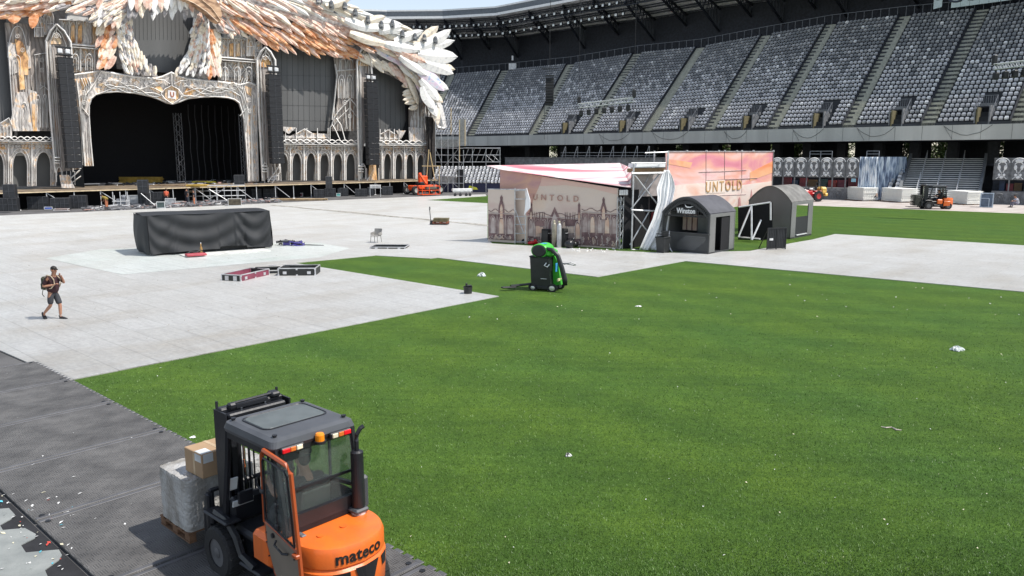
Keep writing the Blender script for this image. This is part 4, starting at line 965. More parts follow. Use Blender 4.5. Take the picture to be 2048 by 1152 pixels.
m.build('cathedral_print',ink,pav,True); m2.build('cathedral_tracery_print',ink2,pav,True); m3.build('cathedral_glow_print',ink3,pav,True)
B1=basis(t1,UP)
text('untold_lettering','UNTOLD',.50,mat('lettering_rose',(.42,.24,.20),.5,.2),pav,SP(1110.5,396.5,.06)-pav.location,B1@Matrix.Rotation(R_(-1.0),3,'Z'),.012,1.0,.0,sp=1.75)
# roof sail
def up_(f_,r_,x,y): p=fr(f_,r_); return Vector((p.x,p.y,upz(p,x,y)))
Lp=SP(972,331,.4); Dp=SP(1000,339,.3);C_=SP(1235,376.5,.25);C2=fr(24.95,37.4); C2.z=upz(C2,1258,375); E_=up_(26.7,40,1258,336); G_=up_(28.9,42,1237,326)
m=MB()
def sail(u,v):
    a=lerp(Lp,G_,u); b_=lerp(Dp,C2,u) if u>0 else Dp; p=lerp(b_,a,v); return p-UP*.12*math.sin(math.pi*u)*math.sin(math.pi*v)
m.grid(sail,24,10); m.add([C2,E_,G_],[(0,1,2)]); m.build('pink_roof_cloth',pink_roof,pav,True,True,solid=.02)
# right side: black box and truss
m=MB(); a=at(1244,498);b_=at(1262,496.5); zt=upz(a,1244,380)
m.add([a,b_,b_+UP*zt,a+UP*zt],[(0,1,2,3)]); bk=RD*5; m.add([b_,b_+bk,b_+bk+UP*zt,b_+UP*zt],[(0,1,2,3)]); m.add([A0,A0+bk*1.2,A0+bk*1.2+UP*4.1,A0+UP*4.1],[(0,1,2,3)]); m.add([A0+bk*1.2,b_+bk,b_+bk+UP*zt,A0+bk*1.2+UP*4.1],[(0,1,2,3)])
m.build('black_side_wall',voidm,pav,True)
m=MB()
lattice(m,at(1239,498)-n1_*-.05+UP*.0,at(1239,498)+UP*3.0,.26,8,.022); m.build('corner_truss',m_galv,pav,True)
m=MB()
for k in range(4): p=SP(1241+k*4.2,385,.1); m.bbox(tuple(p),(.1,.12,.3),.02,rz=HR)
m.build('white_fixture',mat('white_plastic',(.7,.7,.7),.5),pav,True)
# small separate print panel on a scaffold frame at the left
bp0=at(976,482.5);bp1=at(1050,488); t2,n2_=useplane(bp0,bp1)
pn_=thing('print_panel_scaffold','low scaffold frame with a cathedral print panel, left of the pavilion','scaffold panel',bp0)
m=MB(); spoly(m,[(976,378),(1029,379),(1029,486),(976,482.5)],.3,.06); m.build('print_panel',pale_wall,pn_,True)
m=MB();m2=MB();m3=MB()
_o=SP
SP=lambda x,y,off=0.: _o(x,y,off+.31)
prnt(977,1028.5,414,478,2.5); spire(1002.5,390,438,6.5)
SP=_o
m.build('cathedral_print',ink,pn_,True); m2.build('cathedral_tracery_print',ink2,pn_,True); m3.build('cathedral_glow_print',ink3,pn_,True)
m=MB()
for x,y0,y1 in((1030,378,487),(1051,379,488)): m.tube(SP(x,y1,.3),SP(x,y0-2,.3),.035,6); m.tube(SP(x,y1-3,-1.1),SP(x,y0-2,-1.1),.035,6)
for y in(381,398,433,449,467,484): m.tube(SP(1030,y,.3),SP(1051,y,.3),.03,6); 
m.tube(SP(1031,420,.3),SP(1047,466,.3),.03,6); m.tube(SP(976,378,.3),SP(1051,379,.3),.035)
m.build('scaffold_tube',m_galv,pn_,True)
m=MB(); spoly(m,[(1032,407),(1049,407),(1049,417),(1032,417)],-.2,.25); m.build('yellow_case',mat('yellow_case',(.62,.42,.05),.5),pn_,True)
m=MB(); spoly(m,[(1053,376),(1060,400),(1060,416),(1048,430),(1050,415),(1052,398)],.42,.04); m.build('white_cloth_scrap',mat('white_cloth',(.88,.88,.89),.7,var=.03),pn_,True)
# scaffold tower between the walls with hanging cloth
ta=at(1262,500.5);tb=at(1331,497.5); t3,n3_=useplane(ta,tb)
tw=thing('scaffold_tower','scaffold tower with crossed braces between the two printed walls','scaffold',ta)
m=MB(); X=[];
for dx,off in((1263,0),(1330,0),(1263,-2.4),(1330,-2.4),(1303,-2.4)):
    g0=SP(dx,500,off); g0.z=0; zt=upz(SP(1263,500,0),1263,326) if dx==1263 else 5.6
    m.tube(g0,g0+UP*zt,.05,6)
def tz(x0,y0,x1,y1,off=0,r=.04): m.tube(SP(x0,y0,off),SP(x1,y1,off),r,6)
tz(1263,420,1331,423,0,.055);tz(1263,499,1290,501);tz(1264,343,1322,418);tz(1322,344,1262,418,-.1);tz(1264,425,1308,478);tz(1300,420,1260,490,-.1);tz(1263,326,1331,326);tz(1263,347,1331,346,0,.07);tz(1290,306,1335,304);tz(1263,419,1331,415,-2.3);tz(1305,327,1303,440,-2.3,.035);tz(1301,345,1264,420,-1.2,.03)
m.build('scaffold_tube',m_galv,tw,True)
m=MB(); spoly(m,[(1264,346),(1329,345),(1327,391),(1263,394)],-1.2,.04); m.build('grey_wall_panel',mat('grey_beige_panel',(.42,.37,.35),.7),tw,True)
m=MB(); spoly(m,[(1262,394),(1331,391),(1331,500),(1262,502)],-2.5,.04); m.build('black_backcloth',voidm,tw,True)
m=MB(); spoly(m,[(1304,425),(1322,418),(1318,450),(1300,492),(1282,494),(1296,462)],-1.8,.1); m.build('red_curtain',mat('dark_red_cloth',(.20,.02,.025),.8),tw,True)
m=MB(); spoly(m,[(1264,337),(1330,336),(1330,344),(1264,345)],-.4,.6); m.build('timber_deck',mat('brown_plank',(.22,.13,.06),.7),tw,True)
m=MB(); spoly(m,[(1274,327),(1331,327),(1331,334),(1272,335)],-.3,1.0); m.build('white_canopy',mat('white_cloth',(.78,.78,.8)),tw,True)
# cloth hanging from the tower top
cl=[(1329,340,1338),(1323,352,1344),(1317,366,1349),(1313,378,1350),(1315,392,1347),(1315,405,1344),(1310,420,1342),(1305,438,1339),(1297,456,1337),(1289,474,1334),(1283,488,1326),(1278,500,1318)]
m=MB()
def cloth(u,v):
    k=min(int(v*11),10); t=v*11-k; a=cl[k];b_=cl[k+1]; xl=a[0]+(b_[0]-a[0])*t; xr=a[2]+(b_[2]-a[2])*t; y=a[1]+(b_[1]-a[1])*t
    amp=.09*(.3+v); return SP(xl+(xr-xl)*u,y,.35+amp*math.sin(u*13+v*3)+.05*math.sin(u*31+v*7))
m.grid(cloth,26,22); o=m.build('hanging_white_cloth',mat('white_cloth',(.78,.78,.8)),None,smooth=True,solid=.012); tag(o,'long white cloth hanging in folds from the scaffold tower to the ground','cloth')
# second printed wall, facing the pitch
w0=fr(24.5,40.6);w1=fr(24.5,55.6); t4,n4_=useplane(w0,w1)
wl=thing('printed_wall','tall pink sunset printed cloth wall reading UNTOLD behind the two kiosks','printed wall',fr(24.5,48,0))
m=MB(); spoly(m,[(1333,303),(1547,303),(1543,403.5),(1475,413),(1333,440)],0,.08); m.build('print_cloth',pink_wall,wl,True)
m=MB(); spoly(m,[(1333,372),(1400,366),(1470,372),(1545,362),(1544,403.5),(1475,413),(1333,440)],.012,.008); m.build('pale_print_area',skyprint('sky_print_cream',[(.3,(.66,.42,.36)),(.5,(.74,.64,.58)),(.68,(.70,.38,.28))]),wl,True)
m=MB(); spoly(m,[(1500,345),(1546,322),(1546,345),(1500,362)],.014,.008); spoly(m,[(1335,318),(1385,325),(1380,336),(1336,328)],.014,.008); m.build('orange_cloud_print',skyprint('sky_print_orange',[(.35,(.72,.24,.10)),(.5,(.76,.40,.22)),(.65,(.66,.26,.22))]),wl,True)
m=MB()
for x in(1412.5,1449.5,1484): rib(m,[(x,304),(x,345),(x-.5,386)],.8,.03,.02)
rib(m,[(1398,344),(1440,343),(1493,340)],1.6,.04,.03); rib(m,[(1413,360.5),(1470,358),(1515,356)],1.2,.05,.03); rib(m,[(1440,391),(1492,389)],1.5,.04,.03); 
m.build('pipe_shadow_line',mat('pipe_shadow_grey_rose',(.42,.30,.29),.7),wl,True)  # thin lines painting the scaffold pipes' shadows onto the cloth
m=MB(); rib(m,[(1333,303),(1548,303)],1.6,.06,.1); rib(m,[(1547.5,303),(1543.5,404)],1,.06,.1)
for x in(1374,1413,1438,1450,1474,1484,1507,1547): m.tube(SP(x,304,.0),SP(x,300.5,.0),.07,6)
m.build('top_rail',m_galv,wl,True)
m=MB(); spoly(m,[(1476,414),(1477,398),(1479,394),(1481,398),(1482,413)],.03,.01); spoly(m,[(1500,411),(1501,392),(1503,378),(1505,392),(1507,410)],.03,.01); m.build('spire_print',mat('print_rose_tower',(.52,.26,.25),.7),wl,True)
B4=basis(t4,UP)
text('untold_lettering','UNTOLD',.95,mat('lettering_gold',(.58,.36,.17),.5,.2),wl,SP(1449,373,.05)-wl.location,B4@Matrix.Rotation(R_(.4),3,'Z'),.012,1.05,.004,sp=1.35)
m=MB(); spoly(m,[(1412,361),(1450,360),(1450,385.5),(1412,386.5)],.03,.008); m.build('patched_strip',mat('patch_cream',(.74,.62,.54),.7,var=.06),wl,True)
# black understructure with white braces, between the kiosks
useplane(fr(24.2,45.6),fr(20.7,47.05))
m=MB()
bb=[(1476,415),(1545,405),(1545,478),(1476,486)]
spoly(m,bb,-.5,.1); m.build('black_backcloth',voidm,wl,True)
m=MB()
for x0,y0,x1,y1 in((1478,414,1541,404.5),(1503,411,1477,474),(1503,411,1503,480),(1522,440,1504,480),(1477,474,1520,478),(1541,405,1541,440)): m.tube(SP(x0,y0,.25),SP(x1,y1,.25 if y1<470 else .9),.055,6)
m.build('brace',m_alu,wl,True)
m=MB(); spoly(m,[(1478,455),(1493,452),(1491,466),(1478,470)],-.6,.1); m.build('print_offcut',ink3,wl,True)
SP,SN=_SP,_SN; ST=(S1-S0).xy.to_3d().normalized()
# ---------- kiosks (local frame: x along FD, y away along RD) ----------
kd=mat('kiosk_charcoal',(.045,.047,.050),.45,var=.15,sc=1.5); kg=mat('kiosk_grey_panel',(.15,.152,.15),.5,var=.08,sc=.8); krf=mat('kiosk_roof',(.075,.075,.085),.55,var=.15,sc=2,bump=.1)
def kiosk(o,W,D,he,ha,front,rm,sidew):
    """W along x (0..W), D along y (0..D), eave height he, apex ha"""
    n=8
    def roofpt(t,h0=0): # t 0..1 across, right(x=0) to left(x=W)
        x=W*t; s=1-abs(2*t-1); z=he+(ha-he)*(math.sin(s*math.pi/2)**.9); return x,z+h0
    prof=[roofpt(i/(2*n)) for i in range(2*n+1)]
    m=MB()
    for i in range(2*n):
        (x0,z0),(x1,z1)=prof[i],prof[i+1]
        m.add([(x0,-.06,z0),(x1,-.06,z1),(x1,D+.06,z1),(x0,D+.06,z0),(x0,-.06,z0+.05),(x1,-.06,z1+.05),(x1,D+.06,z1+.05),(x0,D+.06,z0+.05)],[(0,1,2,3),(4,7,6,5),(0,4,5,1),(2,6,7,3)])
    m.build('roof',rm,o)
    m=MB(); m.box((W/2,D/2,.06),(W,D,.1)); m.build('floor',kd,o)
    m=MB(); gap=sidew; m.box((.03,gap/2,he/2),(.06,gap,he)); m.box((.03,D-gap/2,he/2),(.06,gap,he)); m.box((W-.03,D/2,he/2),(.06,D,he)); m.box((.03,D/2,he-.09),(.06,D-2*gap,.18)); m.build('side_wall',kg,o)
    def arch(y,mm,nm,z0=0):
        q=MB(); pts=[(x,y,z-.002) for x,z in prof]; q.prism([(W,y,z0)]+pts[::-1]+[(0,y,z0)],(0,.05,0)); q.build(nm,mm,o)
    return prof,arch
k1=thing('kiosk','charcoal barrel roofed kiosk with a Winston sign over its open counter','kiosk',fr(20.48,38.42),HEAD); k1.location=at(1418,509.3)
# frame: x = FD, y = RD would be left handed with z up, so mirror by building with a negative determinant free basis
k1.rotation_euler=(0,0,HR); 
def flipx(mb_):  # map (x along FD, y along RD) into local (RD, FD): swap axes
    return mb_
class KB(MB):
    pass
_add=MB.add
def kadd(s,vs,fs,mi=0):
    return _add(s,[(p[1],p[0],p[2]) for p in vs],[tuple(reversed(f)) for f in fs],mi)
MB.add=kadd
prof,arch=kiosk(k1,2.98,2.9,2.18,3.05,0,krf,.62)
W=2.98
arch(2.8,kd,'back_wall')
m=MB(); m.box((W/2,-.02,.55),(W-.1,.06,1.02)); m.box((W/2,-.04,.06),(W,.1,.1)); m.box((W/2,-.05,1.1),(W,.2,.06)); m.box((.05,-.03,1.1),(.1,.08,2.1)); m.box((W-.05,-.03,1.1),(.1,.08,2.1)); m.build('counter_front',kd,k1)
m=MB()
for i in range(14):
    for j in range(8): 
        if i+j>4 and (i+j)<17: m.box((.25+i*.125+(j%2)*.06,-.056,.22+j*.1),(.07,.012,.02),M=Matrix.Rotation(R_(40),3,'Y'))
m.build('counter_pattern',mat('pattern_silver',(.42,.42,.43),.4,.2),k1)
m=MB()   # lattice arch band and grille under the gable
def pin(t,s): x,z=prof[int(t*16)]; return (W/2+(x-W/2)*s, -.03, 1.15+(z-1.15)*s)
for i in range(16):
    a,b_=prof[i],prof[i+1]
    m.beam((a[0],-.03,a[1]-.03),(b_[0],-.03,b_[1]-.03),.06)
    c_=lambda p:(W/2+(p[0]-W/2)*.86,-.03,1.1+(p[1]-1.1)*.84)
    m.beam(c_(a),c_(b_),.04); 
    for q in(0,.5):
        u=lerp(Vector((a[0],-.03,a[1])),Vector((b_[0],-.03,b_[1])),q);v=lerp(Vector(c_(a)),Vector(c_(b_)),q+.5); m.beam(u,v,.03); m.beam(lerp(Vector((a[0],-.03,a[1])),Vector((b_[0],-.03,b_[1])),q+.5),lerp(Vector(c_(a)),Vector(c_(b_)),q),.03)
for sx in(.12,W-.12): 
    for k in range(8): m.beam((sx-.07,-.03,1.15+k*.13),(sx+.07,-.03,1.28+k*.13),.025)
for k in range(-7,8):
    x=W/2+k*.15; zt=he_=2.18+(3.05-2.18)*(max(0,1-abs(k)/9.5))**.8*.86; m.beam((x,.0,2.02),(x,.0,zt-.05),.018)
for k in range(4): m.beam((W/2-1.0+k*.12,0,2.1+k*.2),(W/2+1.0-k*.12,0,2.1+k*.2),.018)
m.build('gable_grille',kd,k1)
m=MB(); m.box((W/2,.0,2.02),(W-.6,.04,.08)); m.box((W/2-.05,.0,2.32),(1.25,.02,.34)); m.build('sign_board',m_black,k1)
m=MB(); m.box((W*.72,1.6,1.55),(.9,.04,.9)); m.build('print_backwall',ink3,k1)
m=MB()
for k in range(3): m.beam((W*.55+k*.34,1.55,1.1),(W*.55+k*.34,1.55,2.0),.05)
m.box((W*.72,1.5,2.02),(1.1,.1,.06)); m.build('print_frame',ink,k1)
m=MB(); m.bbox((W*.33,1.3,1.3),(.75,.5,1.5),.03); m.build('drinks_cooler',mat('cooler_dark',(.05,.06,.06),.3),k1)
m=MB(); m.box((.06,1.8,1.0),(.05,.9,1.9)); m.build('door_void',voidm,k1)
m=MB(); m.path([(W-.55,-.12,1.15),(W-.58,-.2,.9),(W-.62,-.24,.5),(W-.75,-.3,.15),(W-.95,-.42,.02)],.028,6); m.build('white_hose',mat('white_plastic',(.7,.7,.7)),k1)
MB.add=_add
t=text('winston_lettering','Winston',.40,mat('white_lettering',(.85,.85,.85),.4,var=.01),k1,(-.035,W/2-.0,2.30),basis((0,-1,0),UP),.012,.82,.008)
m=MB(T=Matrix.Translation((-.04,W/2-.25,2.50))@basis((0,-1,0),UP).to_4x4()); m.prism([(-.32,.16,0),(-.2,.06,0),(0,.05,0),(.22,.09,0),(.02,0,0),(-.18,-.01,0),(-.28,.04,0)],(0,0,.02)); m.build('eagle_emblem',MT['white_lettering'],k1)
k2=thing('kiosk','plain grey barrel roofed kiosk with dusty roof and open side hatch','kiosk',at(1580,478.5),HR)
MB.add=kadd
prof,arch=kiosk(k2,2.95,3.5,2.35,3.35,0,mat('kiosk_roof_dusty',(.13,.127,.12),.8,c2=(.20,.195,.185),sc=1.6,bump=.2),.75)
arch(0,kg,'front_wall')
m=MB(); m.box((.045,1.75,.72),(.05,2.0,1.3)); m.build('hatch_wall',mat('kiosk_dark_interior',(.012,.013,.016),.6),k2)
m=MB(); m.box((.0,1.75,.2),(.12,1.7,.06)); m.build('hatch_sill',m_alu,k2)
m=MB(); m.box((3.3-.0,1.75,1.2),(.04,3.5,.01)); 
MB.add=_add
# bins, barrier, cylinders and the small things at the wall foot
def at_thing(name,label,cat,x,y,rz=0,group=None): return thing(name,label,cat,at(x,y),rz,group)
o=at_thing('waste_bin','black wheeled waste bin with a round yellow sticker beside the Winston kiosk','waste bin',1325,506,HR)
m=MB(); m.add([(-.24,-.22,.02),(.24,-.22,.02),(.24,.22,.02),(-.24,.22,.02),(-.31,-.29,.9),(.31,-.29,.9),(.31,.29,.9),(-.31,.29,.9)],[(0,3,2,1),(0,1,5,4),(1,2,6,5),(2,3,7,6),(3,0,4,7)]); m.bbox((0,0,.89),(.68,.64,.06),.02); m.build('body',mat('bin_black',(.028,.030,.032),.5,bump=.05),o)
m=MB(); m.bbox((0,.0,1.03),(.62,.56,.05),.02,M=Matrix.Rotation(R_(8),3,'Y')); m.build('rubbish_bag',mat('bin_bag',(.015,.015,.017),.3,bump=.5,bsc=9),o)
m=MB(); m.lathe([(.0,-.31),(.16,-.31),(.16,-.295)],(0,0,0),20,axis='X'); q=m.build('sticker',mat('sticker_yellow',(.75,.60,.08),.5),o); q.location=(0.03,0,.55); q.scale=(.9,.95,1.35)
m=MB()
for s_ in(-.2,.2): m.tube((.24,s_-.03,.1),(.24,s_+.03,.1),.1,12)
m.build('wheel',m_black,o)
o=at_thing('steel_barrier','dark mesh steel barrier gate standing in front of the second kiosk','barrier',1552,500,R_(12))
m=MB(); w_=.58
for y in(-w_,0,w_): m.beam((y,0,0),(y,0,1.25),.05)
for z in(.12,1.25): m.beam((-w_,0,z),(w_,0,z),.06)
m.beam((-w_,0,0),(-w_,.9,0),.05); m.beam((w_,0,.02),(w_,.9,.02),.05); m.beam((-w_,.9,0),(-w_,0,1.2),.04); m.build('frame',m_black,o)
m=MB()
for k in range(11): m.beam((-w_+.1*k+.05,0,.12),(-w_+.1*k+.05,0,1.25),.018)
m.box((0,.02,.7),(2*w_,.01,1.1)); m.build('mesh_panel',mat('mesh_dark',(.028,.03,.034),.5),o)
m=MB(); m.box((-.35,-.03,.62),(.22,.02,.12)); m.build('white_label',mat('white_plastic',(.7,.7,.7)),o)
for i,(x,y,c,lb) in enumerate([(1108,494,(.30,.28,.22),'olive brown gas cylinder standing at the foot of the cathedral print'),(1118,496,(.42,.43,.44),'light grey gas cylinder standing beside the brown one')]):
    o=at_thing('gas_cylinder',lb,'gas cylinder',x,y,0,'gas cylinders by the print wall')
    m=MB(); m.lathe([(.12,0),(.135,.03),(.135,1.25),(.11,1.38),(.05,1.45)],(0,0,0),14); m.build('body',mat('cylinder_%s'%('brown' if i==0 else 'grey'),c,.4,.3),o,smooth=True)
    m=MB(); m.lathe([(.05,1.44),(.06,1.46),(.06,1.56),(.03,1.58)],(0,0,0),10); m.build('valve_cap',mat('cap_%d'%i,(.45,.42,.30),.4),o)
o=at_thing('fire_extinguisher','red fire extinguisher lying near the print wall','fire extinguisher',1066,489,R_(200))
m=MB(); m.lathe([(.02,-.3),(.09,-.26),(.1,0),(.1,.26),(.05,.33)],(0,0,.1),12,axis='X'); m.ball((-.25,-.1,.17),.17,n=12,h=8); m.build('body',mat('signal_red',(.62,.015,.02),.35,var=.1),o,smooth=True)
m=MB(); m.path([(.3,0,.12),(.4,.1,.3),(.2,.2,.45),(-.1,.15,.4),(-.3,.1,.2)],.02,5); m.build('hose',m_black,o)
o=at_thing('hose_reel_cart','red tubular hand cart leaning on the print wall','hand cart',1057,487,R_(160))
m=MB(); m.path([(-.3,0,0),(-.28,0,.5),(-.1,0,.95),(.05,0,1.0)],.028,6); m.path([(.25,.1,0),(.2,.1,.5),(.0,.05,.95)],.028,6); m.tube((-.28,0,.4),(.2,.1,.4),.025); m.tube((-.2,0,.7),(.12,.07,.7),.025); m.build('frame',MT['signal_red'],o)
m=MB(); m.tube((-.3,-.05,.15),(-.3,.05,.15),.15,12); m.tube((.25,.05,.15),(.25,.15,.15),.15,12); m.build('wheel',m_black,o)
for x,y,sx,h,lb in [(1092,491,.34,.95,'tall narrow black box by the print wall, left of the cylinders'),(1126,494,.36,1.05,'black equipment case standing right of the gas cylinders'),(1140,497,.7,.55,'low black rubbish bag heap under the cathedral print')]:
    o=at_thing('equipment_case' if sx<.5 else 'rubbish_bag',lb,'case' if sx<.5 else 'rubbish bag',x,y,HR)
    m=MB()
    if sx<.5: m.bbox((0,0,h/2),(sx,.5,h),.03); m.bbox((0,0,h+.02),(sx*.96,.46,.04),.01); m.build('shell',m_black,o); m=MB(); m.path([(-.12,-.26,h*.8),(-.12,-.3,h*.8),(.12,-.3,h*.8),(.12,-.26,h*.8)],.012,5); m.build('handle',m_alu,o)
    else: m.ball((0,0,.26),(.38,.3,.28)); m.ball((.5,.1,.2),(.3,.26,.2)); m.ball((.15,-.1,.5),(.1,.1,.14)); m.build('bag',mat('bin_bag',(.015,.015,.017)),o,smooth=True)
# crumpled rubbish along the wall
rl2=random.Random(8); first=None
for k in range(24):
    x=rl2.uniform(1135,1240); y=500+(x-1135)*.02+rl2.uniform(-3,4)
    p=at(x,y)+UP*.05
    if first is None:
        m=MB(); m.ball((0,0,0),(.06,.05,.035),n=6,h=4); first=m.build('litter_scrap',mat('litter_white',(.72,.72,.70),.6)); first.location=p; tag(first,'small crumpled white scrap of rubbish on the ground before the print wall','litter','rubbish scraps at the foot of the print wall')
    else:
        c=first.copy(); scene.collection.objects.link(c); c.location=p; c.scale=(rl2.uniform(.5,1.6),rl2.uniform(.5,1.5),rl2.uniform(.5,1.4)); c.rotation_euler=(0,0,rl2.uniform(0,6))
# ---------- covered box on the white floor ----------
bx0=at(300,514);bx1=at(543,497)
ctr=None
P0=Vector((bx0.x,bx0.y,0)); P1=Vector((bx1.x,bx1.y,0))
e=(P1-P0); L_=e.length; ex=e.normalized(); ey=Vector((-ex.y,ex.x,0))
o=thing('covered_stage_block','large rectangular stage block covered by a draped black cloth','covered block',P0,math.atan2(ex.y,ex.x))
zl=upz(P0,300,430); zr=upz(P1,540,424); print('box',L_,zl,zr)
dpt=3.2; H_=(zl+zr)/2
rb_=random.Random(9)
def fold(s_,z,H,swags):
    d=0
    for (c,w,a,ph) in swags:
        # swag folds: hanging curves between two pins
        r=(s_-c)/w
        if abs(r)<1: sag=z/H+(1-r*r)*.55; d+=a*math.sin(sag*15+ph)*(1-r*r)**.6*(1-z/H*.4)
    return d
sw=[(L_*.40,L_*.40,.085,0),(L_*.86,L_*.17,.11,1.5),(L_*.1,L_*.12,.05,2)]
def front(u,v):
    s_=u*L_; z=.16+.18*u*0+(H_-.16)*v; d=fold(s_,z,H_,sw)+.03*math.sin(s_*6+v*2)*(1-v)
    zb=.12+.16*max(0,math.sin(u*math.pi))*.6+(.12 if .55<u<.78 else 0)
    z=zb+(H_-zb)*v+ .03*math.sin(s_*2.1)*(v==1)
    flare=.14*(1-v)
    return (s_,-flare-d-.10*(abs(s_-L_*.72)<.25)*(1-v),z)
def rside(u,v): y=u*dpt; return (L_+.1*(1-v)+.06*math.sin(y*5+v*3)*(1-v),y,.15+(H_-.15)*v)
def lside(u,v):
    y=u*dpt; bul=.28*math.sin(min(1,v*1.0)*math.pi)**1*.8+.1*math.sin(y*4+v*5)*(1-v)
    k_=math.sin(min(1,u*1.0)*math.pi)**.5; return (-.02-(.1*(1-v)+bul*.6+.15*v)*k_,y-.14*(1-v)*(1-u),.12+(H_-.12)*v)
def topf(u,v): return (u*(L_+.2)-.2 if True else 0,v*dpt,H_+.07*math.sin(v*math.pi)+.02*math.sin(u*9))
cb=mat('black_drape_cloth',(.019,.021,.024),.75,var=.12,sc=1.5)
m=MB(); m.grid(front,110,26); m.build('front_drape',cb,o,smooth=True)
m=MB(); m.grid(lambda u,v:rside(u,v),12,8); m.build('right_drape',cb,o,smooth=True); m=MB(); m.grid(lambda u,v:lside(1-u,v),16,14); m.build('left_drape',cb,o,smooth=True)
m=MB(); m.grid(topf,30,8); m.build('top_drape',cb,o,smooth=True)
m=MB(); m.box((L_/2,dpt/2+.06,.36+(H_-.1)/2-.1),(L_-.08,dpt-.2,H_-.42)); m.box((L_/2,dpt/2,.2),(L_-.5,dpt-.6,.36)); m.build('base_block',m_black,o)
m=MB(); m.box((L_*.56,-1.0,.07),(4.6,1.1,.05)); q=m.build('white_ramp_board',mat('pale_board',(.60,.60,.57),.6),None); q.location=P0; q.rotation_euler=o.rotation_euler; tag(q,'thin pale board lying on the floor in front of the draped black block','board')
o2=at_thing('red_floor_case','low red case with cables beside the pale board at the black block','case',392,515,math.atan2(ex.y,ex.x))
m=MB(); m.bbox((0,0,.16),(1.0,.5,.12),.02); m.build('shell',mat('case_red',(.40,.06,.08),.5),o2); m=MB(); m.path([(-.4,.2,.2),(-.2,.35,.3),(.1,.25,.24),(.35,.3,.35),(.5,.1,.22)],.03,5); m.build('cable',m_black,o2)
o2=at_thing('bottle','small amber bottle standing before the draped black block','bottle',403,511)
m=MB(); m.lathe([(.05,.1),(.07,.12),(.07,.42),(.025,.52),(.025,.66)],(0,0,0),8); m.build('glass',mat('amber_glass',(.35,.2,.06),.2),o2,smooth=True); m=MB(); m.tube((0,0,.66),(0,0,.7),.03,8); m.build('cap',m_alu,o2)
# ---------- people ----------
def skin(name,chain,edges,mats,parent,root=0,sub=2,matfn=None):
    """one continuous skinned surface: chain = [(pos,radius)], edges between them"""
    bm=bmesh.new(); ly=bm.verts.layers.skin.verify(); vs=[]
    for i,(p,r) in enumerate(chain):
        v=bm.verts.new(p); v[ly].radius=(r,r) if not isinstance(r,tuple) else r; v[ly].use_root=(i==root); vs.append(v)
    for a,b_ in edges: bm.edges.new((vs[a],vs[b_]))
    me=bpy.data.meshes.new(name); bm.to_mesh(me); bm.free(); t=bpy.data.objects.new('tmp_skin',me); scene.collection.objects.link(t)
    s=t.modifiers.new('s','SKIN'); s.use_smooth_shade=True; s.branch_smoothing=.3; u=t.modifiers.new('u','SUBSURF'); u.levels=sub; u.render_levels=sub
    dg=bpy.context.evaluated_depsgraph_get(); m2=bpy.data.meshes.new_from_object(t.evaluated_get(dg)); bpy.data.objects.remove(t)
    m2.materials.clear()
    for m in (mats if isinstance(mats,list) else [mats]): m2.materials.append(m)
    for p in m2.polygons:
        p.use_smooth=True; p.material_index=matfn(p.center) if matfn else 0
    o=bpy.data.objects.new(name,m2); scene.collection.objects.link(o)
    if parent: o.parent=parent
    return o
m_skin=mat('skin_tone',(.38,.19,.12),.55,var=.06); m_hair=mat('dark_hair',(.018,.013,.010),.6,var=.3)
